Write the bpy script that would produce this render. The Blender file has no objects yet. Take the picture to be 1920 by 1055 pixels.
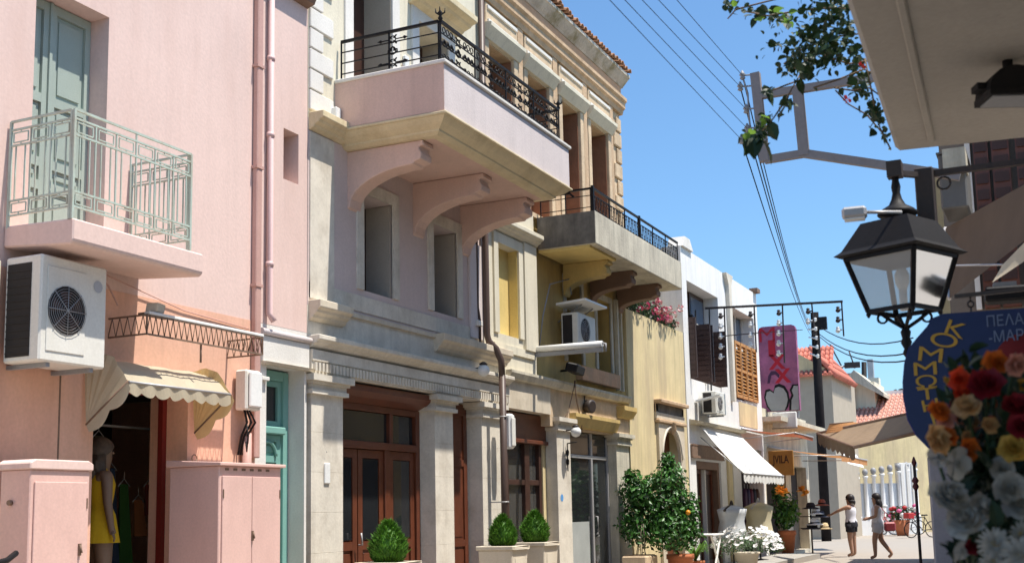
import bpy, bmesh, math, random
from mathutils import Vector, Matrix, noise as mnoise
R = math.radians
SC = bpy.context.scene
COL = SC.collection

# ------------------------------------------------------------------ camera, sky, sun, exposure
EYE = 1.4
CAM_F, CAM_PITCH, CAM_ROLL, CAM_YAW = 2243.7, R(8.121), R(1.2296), R(24.848)
_cp, _sp = math.cos(CAM_PITCH), math.sin(CAM_PITCH)
_c, _s = math.cos(CAM_ROLL), math.sin(CAM_ROLL)
_F = Vector((0, _cp, _sp)); _r = Vector((1, 0, 0)); _d = Vector((0, _sp, -_cp))
_Rz = Matrix.Rotation(CAM_YAW, 3, 'Z')
AX_R = _Rz @ (_c*_r + _s*_d); AX_D = _Rz @ (-_s*_r + _c*_d); AX_F = _Rz @ _F
cam_data = bpy.data.cameras.new('camera'); cam = bpy.data.objects.new('camera', cam_data); COL.objects.link(cam)
cam_data.sensor_fit = 'HORIZONTAL'; cam_data.sensor_width = 36
cam_data.lens = CAM_F/1920*36; cam_data.shift_y = 112.5/1920
cam_data.clip_start = 0.05; cam_data.clip_end = 3000
_m = Matrix((AX_R, -AX_D, -AX_F)).transposed().to_4x4(); _m.translation = Vector((0, 0, EYE))
cam.matrix_world = _m
SC.camera = cam
cam_data.dof.use_dof = True; cam_data.dof.focus_distance = 14; cam_data.dof.aperture_fstop = 4.5

SUN_EL, SUN_AZ = R(67.5), R(8.5)                # azimuth from +X towards +Y
sun_dir = Vector((math.cos(SUN_EL)*math.cos(SUN_AZ), math.cos(SUN_EL)*math.sin(SUN_AZ), math.sin(SUN_EL)))
w = bpy.data.worlds.new('World'); SC.world = w; w.use_nodes = True
nt = w.node_tree; nt.nodes.clear()
o_ = nt.nodes.new('ShaderNodeOutputWorld'); bg = nt.nodes.new('ShaderNodeBackground'); sk = nt.nodes.new('ShaderNodeTexSky')
sk.sky_type = 'NISHITA'; sk.sun_disc = False; sk.sun_elevation = SUN_EL; sk.sun_rotation = R(90) - SUN_AZ
sk.altitude = 0; sk.air_density = 1.0; sk.dust_density = 1.0; sk.ozone_density = 4.0
bg.inputs[1].default_value = 0.12
tn = nt.nodes.new('ShaderNodeMix'); tn.data_type = 'RGBA'; tn.blend_type = 'MULTIPLY'; tn.inputs[0].default_value = 1
tn.inputs[7].default_value = (.78, 1.0, 1.09, 1)          # a slightly bluer summer sky, the same in every direction
nt.links.new(sk.outputs[0], tn.inputs[6]); nt.links.new(tn.outputs[2], bg.inputs[0]); nt.links.new(bg.outputs[0], o_.inputs[0])
sl = bpy.data.lights.new('sun', 'SUN'); sl.energy = 4.5; sl.angle = R(0.53); sl.color = (1.0, 0.935, 0.84)
so = bpy.data.objects.new('sun', sl); COL.objects.link(so); so.rotation_euler = sun_dir.to_track_quat('Z', 'Y').to_euler()
so.location = sun_dir*60
SC.view_settings.view_transform = 'Standard'; SC.view_settings.look = 'None'
SC.view_settings.exposure = 0.66; SC.view_settings.gamma = 1.0; SC.view_settings.use_curve_mapping = False
SC.render.engine = 'CYCLES'
SC.cycles.max_bounces = 8; SC.cycles.diffuse_bounces = 3; SC.cycles.use_denoising = True

# ------------------------------------------------------------------ measuring the place (points on real planes)
def ray(px, py): return AX_R*((px-960)/CAM_F) + AX_D*((py-640)/CAM_F) + AX_F
def PX(px, py, x): r = ray(px, py); v = r*(x/r.x); return Vector((x, v.y, v.z+EYE))
def PY(px, py, y): r = ray(px, py); v = r*(y/r.y); return Vector((v.x, y, v.z+EYE))
def PZ(px, py, z): r = ray(px, py); v = r*((z-EYE)/r.z); return Vector((v.x, v.y, z))
def PD(px, py, d): v = ray(px, py)*d; return Vector((v.x, v.y, v.z+EYE))
FX = -7.5                                        # the plane of the left-hand house fronts

# ------------------------------------------------------------------ materials
def _n(t, k, **kw):
    x = t.nodes.new(k)
    for a, b in kw.items(): setattr(x, a, b)
    return x
def srgb(r, g, b):
    f = lambda c: (c/255/12.92) if c/255 <= .04045 else ((c/255+.055)/1.055)**2.4
    return (f(r), f(g), f(b))
def mat(name, col, rough=.85, var=.10, scale=2.5, stain=None, sscale=1.5, samt=.5, bump=.15, bscale=45, metal=0, spec=.35, streak=True,
        island=0.0, trans=0.0, fine=.05, drip=0.0):
    m = bpy.data.materials.new(name); m.use_nodes = True; t = m.node_tree; L = t.links.new
    b = t.nodes['Principled BSDF']
    b.inputs['Roughness'].default_value = rough; b.inputs['Metallic'].default_value = metal
    b.inputs['Specular IOR Level'].default_value = spec
    g = _n(t, 'ShaderNodeNewGeometry')
    n1 = _n(t, 'ShaderNodeTexNoise'); n1.inputs['Scale'].default_value = scale; n1.inputs['Detail'].default_value = 6; n1.inputs['Roughness'].default_value = .62
    L(g.outputs['Position'], n1.inputs['Vector'])
    mr = _n(t, 'ShaderNodeMapRange'); mr.inputs['From Min'].default_value = .28; mr.inputs['From Max'].default_value = .72
    mr.inputs['To Min'].default_value = 1-var; mr.inputs['To Max'].default_value = 1+var
    L(n1.outputs['Fac'], mr.inputs['Value'])
    fac = mr.outputs[0]
    n2 = _n(t, 'ShaderNodeTexNoise'); n2.inputs['Scale'].default_value = bscale; n2.inputs['Detail'].default_value = 4
    L(g.outputs['Position'], n2.inputs['Vector'])
    if fine:
        m2 = _n(t, 'ShaderNodeMapRange'); m2.inputs['From Min'].default_value = .3; m2.inputs['From Max'].default_value = .7
        m2.inputs['To Min'].default_value = 1-fine; m2.inputs['To Max'].default_value = 1+fine
        L(n2.outputs['Fac'], m2.inputs['Value'])
        mu = _n(t, 'ShaderNodeMath', operation='MULTIPLY'); L(fac, mu.inputs[0]); L(m2.outputs[0], mu.inputs[1]); fac = mu.outputs[0]
    if drip:
        mp0 = _n(t, 'ShaderNodeMapping'); mp0.inputs['Scale'].default_value = (5, 5, .30); L(g.outputs['Position'], mp0.inputs['Vector'])
        n0 = _n(t, 'ShaderNodeTexNoise'); n0.inputs['Scale'].default_value = 1.6; n0.inputs['Detail'].default_value = 7; n0.inputs['Roughness'].default_value = .65; L(mp0.outputs[0], n0.inputs['Vector'])
        m0 = _n(t, 'ShaderNodeMapRange'); m0.inputs['From Min'].default_value = .50; m0.inputs['From Max'].default_value = .74; m0.inputs['To Min'].default_value = 1; m0.inputs['To Max'].default_value = 1-drip; L(n0.outputs['Fac'], m0.inputs['Value'])
        mu = _n(t, 'ShaderNodeMath', operation='MULTIPLY'); L(fac, mu.inputs[0]); L(m0.outputs[0], mu.inputs[1]); fac = mu.outputs[0]
    if island:
        m3 = _n(t, 'ShaderNodeMapRange'); m3.inputs['To Min'].default_value = 1-island; m3.inputs['To Max'].default_value = 1+island
        L(g.outputs['Random Per Island'], m3.inputs['Value'])
        mu = _n(t, 'ShaderNodeMath', operation='MULTIPLY'); L(fac, mu.inputs[0]); L(m3.outputs[0], mu.inputs[1]); fac = mu.outputs[0]
    sc = _n(t, 'ShaderNodeVectorMath', operation='SCALE'); sc.inputs[0].default_value = col; L(fac, sc.inputs['Scale'])
    out = sc.outputs[0]
    if stain:
        mp = _n(t, 'ShaderNodeMapping'); mp.inputs['Scale'].default_value = (1, 1, .22) if streak else (1, 1, 1)
        L(g.outputs['Position'], mp.inputs['Vector'])
        n3 = _n(t, 'ShaderNodeTexNoise'); n3.inputs['Scale'].default_value = sscale; n3.inputs['Detail'].default_value = 8; n3.inputs['Roughness'].default_value = .7
        L(mp.outputs[0], n3.inputs['Vector'])
        r3 = _n(t, 'ShaderNodeMapRange'); r3.inputs['From Min'].default_value = .47; r3.inputs['From Max'].default_value = .70
        r3.inputs['To Min'].default_value = 0; r3.inputs['To Max'].default_value = samt
        L(n3.outputs['Fac'], r3.inputs['Value'])
        mx = _n(t, 'ShaderNodeMix', data_type='RGBA'); L(r3.outputs[0], mx.inputs[0]); L(out, mx.inputs[6]); mx.inputs[7].default_value = (*stain, 1)
        out = mx.outputs[2]
    L(out, b.inputs['Base Color'])
    if bump:
        bp = _n(t, 'ShaderNodeBump'); bp.inputs['Strength'].default_value = bump; bp.inputs['Distance'].default_value = .02
        L(n2.outputs['Fac'], bp.inputs['Height']); L(bp.outputs[0], b.inputs['Normal'])
    if trans:
        tr = _n(t, 'ShaderNodeBsdfTranslucent'); L(out, tr.inputs[0]); ms = _n(t, 'ShaderNodeMixShader'); ms.inputs[0].default_value = trans
        L(b.outputs[0], ms.inputs[1]); L(tr.outputs[0], ms.inputs[2]); L(ms.outputs[0], t.nodes['Material Output'].inputs[0])
    return m
def glass(name, tint=(.9, .93, .92), alpha=.35, rough=.05):
    m = bpy.data.materials.new(name); m.use_nodes = True; t = m.node_tree; L = t.links.new
    g = _n(t, 'ShaderNodeBsdfGlossy'); g.inputs['Roughness'].default_value = rough
    tr = _n(t, 'ShaderNodeBsdfTransparent'); tr.inputs[0].default_value = (*tint, 1)
    df = _n(t, 'ShaderNodeBsdfDiffuse'); df.inputs[0].default_value = (.55, .53, .5, 1)
    fr = _n(t, 'ShaderNodeFresnel'); fr.inputs[0].default_value = 1.5
    m0 = _n(t, 'ShaderNodeMixShader'); m0.inputs[0].default_value = alpha; L(tr.outputs[0], m0.inputs[1]); L(df.outputs[0], m0.inputs[2])
    m1 = _n(t, 'ShaderNodeMixShader'); L(fr.outputs[0], m1.inputs[0]); L(m0.outputs[0], m1.inputs[1]); L(g.outputs[0], m1.inputs[2])
    L(m1.outputs[0], t.nodes['Material Output'].inputs[0]); return m

M = {}
M['pink'] = mat('pink plaster', (.735, .545, .485), drip=.06, var=.06, scale=1.0, stain=(.62, .43, .37), sscale=1.1, samt=.6, bump=.07, bscale=30)
M['salmon'] = mat('salmon plaster', (.74, .435, .31), drip=.09, var=.10, scale=1.5, stain=(.60, .31, .22), sscale=1.2, samt=.5, bump=.07, bscale=30)
M['pinkpaint'] = mat('pink painted metal', (.70, .46, .40), rough=.5, var=.05, bump=.04, stain=(.55, .34, .30), sscale=3, samt=.3)
M['pinkpipe'] = mat('pink painted pipe', (.55, .33, .28), rough=.55, var=.08, bump=.05)
M['pinkpipe2'] = mat('pale pink pipe', (.66, .46, .44), rough=.5, var=.06, bump=.05)
M['greendoor'] = mat('grey green door paint', (.36, .42, .37), rough=.5, var=.06, bump=.06, bscale=90, stain=(.30, .36, .32), sscale=2, samt=.4)
M['tealdoor'] = mat('teal door paint', (.20, .40, .35), rough=.45, var=.06, bump=.05, bscale=90)
M['greenrail'] = mat('pale green rail paint', (.46, .54, .47), rough=.5, var=.08, bump=.05, stain=(.35, .22, .12), sscale=12, samt=.5)
M['white'] = mat('white plaster', (.74, .71, .66), var=.06, scale=2, stain=(.55, .52, .47), sscale=1.4, samt=.4)
M['whitewash'] = mat('whitewashed plaster', (.80, .79, .765), drip=.14, var=.05, scale=2, stain=(.6, .58, .55), sscale=1.6, samt=.35)
M['stone'] = mat('pale dressed stone', (.68, .625, .53), drip=.14, var=.11, scale=3, stain=(.42, .36, .28), sscale=2.2, samt=.6, bump=.10, bscale=30, streak=False)
M['stoneB'] = mat('pale dressed stone warm', (.63, .55, .43), drip=.18, var=.11, scale=3, stain=(.42, .34, .24), sscale=2.5, samt=.5, bump=.10, bscale=30, streak=False)
M['lav'] = mat('lavender plaster', (.62, .50, .46), drip=.09, var=.06, scale=1.5, stain=(.48, .41, .41), sscale=1.2, samt=.3)
M['lavlight'] = mat('pale lavender plaster', (.68, .60, .585), drip=.08, var=.06, scale=1.5, stain=(.52, .46, .45), sscale=1.2, samt=.45)
M['balpink'] = mat('shaded pink plaster', (.66, .46, .38), drip=.10, var=.07, scale=1.5, stain=(.48, .32, .27), sscale=1.3, samt=.4)  # shade and warm bounce light on the balcony put into this pink
M['cream'] = mat('cream plaster', (.70, .645, .51), drip=.18, var=.07, scale=1.6, stain=(.56, .51, .38), sscale=1.6, samt=.4)
M['mould'] = mat('cream cornice plaster', (.68, .57, .37), var=.10, scale=2, stain=(.45, .35, .2), sscale=2.5, samt=.6)
M['ochreshade'] = mat('shaded ochre plaster', (.56, .40, .15), var=.14, scale=2, stain=(.25, .17, .08), sscale=1.6, samt=.6)  # ochre darkened: the deep shade below the balcony is put into its colour
M['ochre'] = mat('yellow ochre plaster', (.70, .53, .20), var=.10, scale=2, stain=(.5, .36, .14), sscale=1.6, samt=.5)
M['yellow'] = mat('pale yellow plaster', (.68, .56, .32), drip=.22, var=.12, scale=1.6, stain=(.46, .36, .24), sscale=1.5, samt=.75)
M['oldstone'] = mat('old sandstone', (.54, .38, .24), var=.2, scale=3.5, stain=(.34, .22, .12), sscale=2.2, samt=.6, bump=.4, bscale=24)
M['oldstone2'] = mat('pale weathered stone', (.60, .455, .30), var=.2, scale=4, stain=(.42, .31, .2), sscale=2.4, samt=.6, bump=.4, bscale=24)
M['frieze'] = mat('rusty frieze plaster', (.54, .33, .20), var=.16, scale=3, stain=(.34, .28, .2), sscale=2.5, samt=.6, bump=.3, bscale=24, streak=False)
M['mossy'] = mat('weathered grey cornice', (.50, .47, .42), var=.22, scale=3.5, stain=(.17, .145, .04), sscale=2.0, samt=.95, bump=.4, bscale=22, streak=False)
M['concrete'] = mat('raw concrete', (.58, .53, .42), drip=.35, var=.14, scale=3, stain=(.24, .21, .17), sscale=2.2, samt=.6, bump=.35, bscale=26)
M['darkconcrete'] = mat('dark concrete', (.17, .155, .135), var=.35, scale=4, stain=(.05, .045, .04), sscale=2, samt=.8, bump=.35, bscale=26)
M['brownwood'] = mat('brown varnished wood', (.125, .036, .016), rough=.4, var=.2, scale=6, bump=.08, bscale=70, spec=.5)
M['darkwood'] = mat('dark brown wood', (.055, .025, .018), rough=.45, var=.2, scale=6, bump=.08, bscale=70)
M['orangewood'] = mat('orange shutter wood', (.52, .25, .075), rough=.55, var=.15, scale=5, bump=.08, bscale=60)
M['shutterbrown'] = mat('dark brown shutter paint', (.075, .045, .038), rough=.5, var=.15, scale=5, bump=.05)
M['shutter_o'] = mat('weathered brown shutter', (.27, .125, .07), rough=.6, var=.2, scale=5, stain=(.13, .06, .035), sscale=3, samt=.5, bump=.08)
M['glass'] = mat('dark window glass', (.018, .02, .022), rough=.06, var=.2, bump=0, spec=.6, fine=0)
M['shutter_grey'] = mat('grey beige blind board', (.40, .35, .29), rough=.7, var=.06, bump=.05)
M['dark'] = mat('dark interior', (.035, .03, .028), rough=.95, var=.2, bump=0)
M['black'] = mat('black iron', (.011, .010, .011), rough=.6, var=.2, bump=.05, spec=.2)
M['iron'] = mat('dark brown iron', (.05, .038, .034), rough=.5, var=.2, bump=.08)
M['rust'] = mat('brown rusty metal', (.20, .13, .09), rough=.7, var=.25, scale=8, bump=.1)
M['steel'] = mat('galvanised steel', (.45, .44, .44), rough=.45, var=.08, bump=.03, metal=.4)
M['brownpipe'] = mat('brown drainpipe paint', (.085, .055, .045), rough=.45, var=.12, bump=.05)
M['acwhite'] = mat('off white appliance paint', (.72, .70, .64), rough=.45, var=.04, bump=.02, stain=(.6, .57, .48), sscale=4, samt=.3)
M['acgrey'] = mat('grey grille', (.30, .30, .31), rough=.5, var=.06, bump=.02)
M['plasticwhite'] = mat('white plastic', (.78, .78, .76), rough=.4, var=.03, bump=.02)
M['canvas'] = mat('beige awning canvas', (.56, .49, .36), rough=.9, var=.07, scale=6, bump=.06, bscale=120, trans=.3)
M['canvasY'] = mat('backlit awning canvas', (.66, .50, .25), rough=.9, var=.07, scale=6, bump=.06, bscale=120, trans=.35)  # yellow of light glowing through the cloth put into its colour
M['canvasW'] = mat('white awning canvas', (.82, .81, .78), rough=.9, var=.03, scale=4, bump=.04, bscale=120, trans=.15)
M['canvasO'] = mat('orange awning canvas', (.62, .30, .12), rough=.9, var=.08, scale=4, bump=.05, bscale=120, trans=.3)
M['canvasT'] = mat('terracotta awning canvas', (.45, .14, .07), rough=.9, var=.08, scale=4, bump=.05, bscale=120, trans=.25)
M['canvasB'] = mat('brown awning canvas', (.135, .092, .058), rough=.9, var=.12, scale=3, bump=.05, bscale=120, trans=.06)
M['tile'] = mat('old clay roof tile', (.42, .215, .12), rough=.9, var=.25, scale=7, stain=(.22, .14, .08), sscale=6, samt=.6, bump=.3, bscale=40, island=.25, streak=False)
M['tilered'] = mat('red clay roof tile', (.52, .17, .12), rough=.85, var=.2, scale=5, bump=.2, island=.15)
M['tilepink'] = mat('faded clay roof tile', (.58, .29, .22), rough=.85, var=.15, scale=5, bump=.2, island=.12)
M['terracotta'] = mat('terracotta pot', (.48, .16, .07), rough=.8, var=.12, scale=8, bump=.1)
M['planter'] = mat('cream planter', (.68, .60, .48), rough=.7, var=.05, bump=.06, stain=(.5, .42, .3), sscale=4, samt=.35)
M['bark'] = mat('bark', (.16, .11, .07), rough=.95, var=.25, scale=12, bump=.3)
M['leaf'] = mat('dark green leaf', (.045, .14, .022), rough=.42, var=.3, scale=2.5, bump=0, island=.75, trans=.25, spec=.5)
M['leafdark'] = mat('deep green leaf', (.028, .065, .02), rough=.45, var=.2, scale=6, bump=0, island=.5, trans=.22, spec=.5)
M['leaflime'] = mat('fresh green leaf', (.09, .20, .03), rough=.45, var=.2, scale=6, bump=0, island=.4, trans=.35)
M['conifer'] = mat('clipped conifer', (.070, .18, .016), rough=.6, var=.25, scale=9, bump=0, island=.6, trans=.15)
M['ground'] = mat('pale street paving', (.335, .295, .25), rough=.9, var=.10, scale=1.2, stain=(.26, .23, .195), sscale=1.2, samt=.5, streak=False, bump=.15)
M['pave'] = mat('pale pavement slab', (.34, .325, .295), rough=.9, var=.10, scale=2, stain=(.24, .23, .2), sscale=2, samt=.5, streak=False, bump=.15, island=.07)
M['red'] = mat('dark red painted frame', (.19, .02, .015), rough=.5, var=.1, bump=.03)
M['brown'] = mat('brown trim', (.20, .12, .08), rough=.7, var=.15, bump=.1)

# ------------------------------------------------------------------ mesh building
class MB:
    def __init__(s): s.v = []; s.f = []; s.sm = []
    def add(s, vs, fs, smooth=False):
        b = len(s.v); s.v += [tuple(v) for v in vs]
        for f in fs: s.f.append(tuple(i+b for i in f)); s.sm.append(smooth)
        return s
    def box(s, x0, x1, y0, y1, z0, z1):
        if x0 > x1: x0, x1 = x1, x0
        if y0 > y1: y0, y1 = y1, y0
        if z0 > z1: z0, z1 = z1, z0
        return s.add([(x0,y0,z0),(x1,y0,z0),(x1,y1,z0),(x0,y1,z0),(x0,y0,z1),(x1,y0,z1),(x1,y1,z1),(x0,y1,z1)],
              [(0,3,2,1),(4,5,6,7),(0,1,5,4),(1,2,6,5),(2,3,7,6),(3,0,4,7)])
    def obox(s, c, ux, uy, uz):
        c, ux, uy, uz = Vector(c), Vector(ux), Vector(uy), Vector(uz)
        return s.add([c+a*ux+b*uy+d*uz for d in (-1,1) for a, b in ((-1,-1),(1,-1),(1,1),(-1,1))],
              [(0,3,2,1),(4,5,6,7),(0,1,5,4),(1,2,6,5),(2,3,7,6),(3,0,4,7)])
    def bar(s, a, b, wd, ht=None, up=(0, 0, 1)):
        a, b = Vector(a), Vector(b); d = b-a; L = d.length
        if L < 1e-6: return s
        d /= L; u = Vector(up)
        if abs(d.dot(u)) > .95: u = Vector((1, 0, 0))
        sx = d.cross(u).normalized(); sz = sx.cross(d)
        return s.obox((a+b)/2, d*L/2, sx*wd/2, sz*(ht or wd)/2)
    def tube(s, pts, r, n=6, smooth=True, cap=True):
        pts = [Vector(p) for p in pts]; k = len(pts); rs = r if isinstance(r, (list, tuple)) else [r]*k
        b = len(s.v); ref = None
        for i, p in enumerate(pts):
            d = (pts[min(i+1, k-1)]-pts[max(i-1, 0)]).normalized()
            if ref is None: ref = Vector((0, 0, 1)) if abs(d.z) < .9 else Vector((1, 0, 0))
            sx = d.cross(ref)
            if sx.length < 1e-4: ref = Vector((0, 1, 0)); sx = d.cross(ref)
            sx.normalize(); sy = sx.cross(d); ref = -sy if False else ref
            for j in range(n):
                a = 2*math.pi*j/n; s.v.append(tuple(p+(sx*math.cos(a)+sy*math.sin(a))*rs[i]))
        for i in range(k-1):
            for j in range(n):
                s.f.append((b+i*n+j, b+i*n+(j+1) % n, b+(i+1)*n+(j+1) % n, b+(i+1)*n+j)); s.sm.append(smooth)
        if cap:
            s.f.append(tuple(b+j for j in range(n))[::-1]); s.sm.append(False)
            s.f.append(tuple(b+(k-1)*n+j for j in range(n))); s.sm.append(False)
        return s
    def ring(s, c, ax_u, ax_v, rad, r, n=12, m=4, a0=0, a1=2*math.pi):
        c, u, v = Vector(c), Vector(ax_u), Vector(ax_v)
        pts = [c+(u*math.cos(a0+(a1-a0)*i/n)+v*math.sin(a0+(a1-a0)*i/n))*rad for i in range(n+1)]
        return s.tube(pts, r, m)
    def lathe(s, prof, c, n=16, smooth=True, axis=None):
        c = Vector(c); b = len(s.v); k = len(prof)
        q = Vector((0, 0, 1)).rotation_difference(Vector(axis)) if axis else None
        for rr, z in prof:
            for j in range(n):
                a = 2*math.pi*j/n; p = Vector((rr*math.cos(a), rr*math.sin(a), z))
                if q: p = q @ p
                s.v.append(tuple(c+p))
        for i in range(k-1):
            for j in range(n):
                s.f.append((b+i*n+j, b+i*n+(j+1) % n, b+(i+1)*n+(j+1) % n, b+(i+1)*n+j)); s.sm.append(smooth)
        s.f.append(tuple(b+j for j in range(n))[::-1]); s.sm.append(False)
        s.f.append(tuple(b+(k-1)*n+j for j in range(n))); s.sm.append(False)
        return s
    def prism(s, poly, axis, a0, a1):
        """extrude a 2-D outline along an axis: 'y' -> outline in (x,z); 'x' -> (y,z); 'z' -> (x,y)"""
        n = len(poly)
        def P(p, a): return {'y': (p[0], a, p[1]), 'x': (a, p[0], p[1]), 'z': (p[0], p[1], a)}[axis]
        vs = [P(p, a0) for p in poly]+[P(p, a1) for p in poly]
        fs = [tuple(range(n)), tuple(range(2*n-1, n-1, -1))]+[(i, i+n, (i+1) % n+n, (i+1) % n) for i in range(n)]
        return s.add(vs, fs)
    def wall(s, y0, y1, z0, z1, xf, th, holes=()):
        """a wall in the y-z plane with rectangular openings; front face at xf, thickness th towards -x"""
        ys = sorted({y0, y1, *[a for h in holes for a in h[:2]]}); zs = sorted({z0, z1, *[a for h in holes for a in h[2:]]})
        ys = [a for a in ys if y0 <= a <= y1]; zs = [a for a in zs if z0 <= a <= z1]
        def solid(i, j):
            if not (0 <= i < len(ys)-1 and 0 <= j < len(zs)-1): return False
            cy, cz = (ys[i]+ys[i+1])/2, (zs[j]+zs[j+1])/2
            return not any(h[0] < cy < h[1] and h[2] < cz < h[3] for h in holes)
        xb = xf-th
        for i in range(len(ys)-1):
            for j in range(len(zs)-1):
                if not solid(i, j): continue
                a, b, c, d = ys[i], ys[i+1], zs[j], zs[j+1]
                s.add([(xf,a,c),(xf,b,c),(xf,b,d),(xf,a,d)], [(0,1,2,3)]); s.add([(xb,a,c),(xb,b,c),(xb,b,d),(xb,a,d)], [(3,2,1,0)])
                if not solid(i-1, j): s.add([(xf,a,c),(xf,a,d),(xb,a,d),(xb,a,c)], [(0,1,2,3)])
                if not solid(i+1, j): s.add([(xf,b,c),(xb,b,c),(xb,b,d),(xf,b,d)], [(0,1,2,3)])
                if not solid(i, j-1): s.add([(xf,a,c),(xb,a,c),(xb,b,c),(xf,b,c)], [(0,1,2,3)])
                if not solid(i, j+1): s.add([(xf,a,d),(xf,b,d),(xb,b,d),(xb,a,d)], [(0,1,2,3)])
        return s
    def build(s, name, m, parent=None, bevel=0, origin=None, kind=None, label=None, weld=False, local=False):
        me = bpy.data.meshes.new(name); base = Vector(origin) if origin is not None else (Vector(parent['_w']) if parent else Vector())
        me.from_pydata([tuple(Vector(v)) if local else tuple(Vector(v)-base) for v in s.v], [], s.f)
        me.polygons.foreach_set('use_smooth', s.sm)
        bm = bmesh.new(); bm.from_mesh(me)
        if weld: bmesh.ops.remove_doubles(bm, verts=bm.verts, dist=1e-5)
        bmesh.ops.recalc_face_normals(bm, faces=bm.faces)
        if bevel:
            bmesh.ops.remove_doubles(bm, verts=bm.verts, dist=1e-5)
            es = [e for e in bm.edges if len(e.link_faces) == 2 and e.calc_face_angle(0) > .6]
            bmesh.ops.bevel(bm, geom=es, offset=bevel, segments=1, affect='EDGES', clamp_overlap=True)
        bm.to_mesh(me); bm.free()
        me.materials.append(m if not isinstance(m, str) else M[m]); me.update()
        o = bpy.data.objects.new(name, me); COL.objects.link(o)
        o['_w'] = tuple(base) if parent is None else tuple(parent['_w'])
        if parent:
            o.parent = parent
            if origin is not None: o.location = base-Vector(parent['_w']); o['_w'] = tuple(base)
        else: o.location = base
        if kind: o['kind'] = kind
        if label: o['label'] = label
        return o
def thing(name, label, cat, loc=(0, 0, 0), group=None):
    o = bpy.data.objects.new(name, None); COL.objects.link(o); o.location = loc; o['_w'] = tuple(Vector(loc))
    o['label'] = label; o['category'] = cat; o.empty_display_size = .2
    if group: o['group'] = group
    return o
def tag(o, label, cat, group=None):
    o['label'] = label; o['category'] = cat
    if group: o['group'] = group
    return o
def copy_tree(o, delta=(0, 0, 0), rotz=0, label=None, parent=None):
    c = o.copy(); COL.objects.link(c)
    if parent: c.parent = parent
    else:
        c.location = Vector(o.location)+Vector(delta); c.rotation_euler.z = o.rotation_euler.z+rotz
    if label: c['label'] = label
    for ch in list(o.children): copy_tree(ch, parent=c)
    return c
def struct(name, mb, m, kind='structure'): return mb.build(name, m, kind=kind)
# ================================================================== ground
struct('street', MB().box(-60, 60, -30, 140, -.3, 0), 'ground')
g = MB().box(FX+.02, -6.35, 3, 33.2, .0, .13)
pavement = struct('pavement', g, 'ground')
rng = random.Random(4)
k = 0
for yy in [24.2+i*.62 for i in range(14)]:
    for xx in (-7.44, -6.88):
        m_ = MB().box(xx, xx+.53, yy, yy+.595, .128, .142+rng.uniform(-.003, .003))
        m_.build('paving_slab', 'pave', pavement, bevel=.006)

# ================================================================== helpers for houses
def shell(t, y0, y1, z1, m, xb=-13.0, x1=-7.95, z0=0.0):
    b = MB()
    b.box(xb, xb+.15, y0+.01, y1-.01, z0, z1-.01)
    b.box(xb+.15, x1, y0+.01, y0+.16, z0, z1-.01); b.box(xb+.15, x1, y1-.16, y1-.01, z0, z1-.01)
    b.box(xb+.15, x1, y0+.16, y1-.16, z1-.21, z1-.01)
    b.build('house_body', m, t)
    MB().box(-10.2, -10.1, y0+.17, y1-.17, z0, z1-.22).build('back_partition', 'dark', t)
def leaf(t, x, y0, y1, z0, z1, fm, pm, rails=(), stile=.07, rail=.09, th=.045, name='door_leaf', panel='door_panel', pth=.012, raised=False):
    """a panelled leaf in the y-z plane, front at x; rails = heights of the cross rails"""
    b = MB(); e = .001
    b.box(x-th, x, y0, y0+stile, z0, z1); b.box(x-th, x, y1-stile, y1, z0, z1)
    zs = [z0+rail/2]+sorted(rails)+[z1-rail/2]
    for z in zs: b.box(x-th+e, x-e, y0+stile, y1-stile, z-rail/2, z+rail/2)
    o = b.build(name, fm, t)
    for a, c in zip(zs[:-1], zs[1:]):
        p = MB().box(x-th+.006, x-th+.006+pth, y0+stile+e, y1-stile-e, a+rail/2+e, c-rail/2-e)
        if raised: p.box(x-th+.006+pth, x-th+.02+pth, y0+stile+.04, y1-stile-.04, a+rail/2+.04, c-rail/2-.04)
        p.build(panel, pm, o, bevel=.004 if raised else 0)
    return o
def surround(x, y0, y1, z0, z1, wd, pr, b=None, sill=False, x0=None):
    """raised flat frame round an opening"""
    b = b or MB(); xa = x-.01 if x0 is None else x0
    b.box(xa, x+pr, y0-wd, y0, z0, z1); b.box(xa, x+pr, y1, y1+wd, z0, z1); b.box(xa, x+pr, y0-wd, y1+wd, z1, z1+wd)
    if sill: b.box(xa, x+pr, y0-wd, y1+wd, z0-wd, z0)
    return b

# ================================================================== pink house
pk = thing('house', 'pink plastered house with salmon ground floor and small green railed balcony', 'house', (FX, 8.7, 0))
DT = 5.86
MB().wall(4.0, 10.84, 3.40, 9.2, FX, .45, [(6.93, 7.76, 3.72, DT), (10.39, 10.67, 5.03, 5.60)]).build('wall', 'pink', pk)
MB().wall(6.64, 9.93, 0, 3.40, FX+.004, .45, [(7.70, 8.90, 0, 2.62)]).build('lower_wall', 'salmon', pk)
MB().box(FX-.45, FX, 4.0, 6.64, 0, 3.40).build('corner_wall', 'salmon', pk)
shell(pk, 4.0, 10.84, 9.2, 'salmon')
for i in range(7):
    MB().box(FX, FX+.07, 5.9, 6.62, .49*i+.006, .49*i+.484).build('stone_block', 'stoneB', pk, bevel=.008)
MB().box(FX-.36, FX-.30, 10.39, 10.67, 5.03, 5.60).build('niche_board', 'brown', pk)
MB().prism([(FX, 7.13), (FX+.10, 7.16), (FX+.16, 7.30), (FX+.16, 7.36), (FX, 7.36)], 'y', 4.0, 10.83).build('cornice', 'brown', pk)
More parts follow.
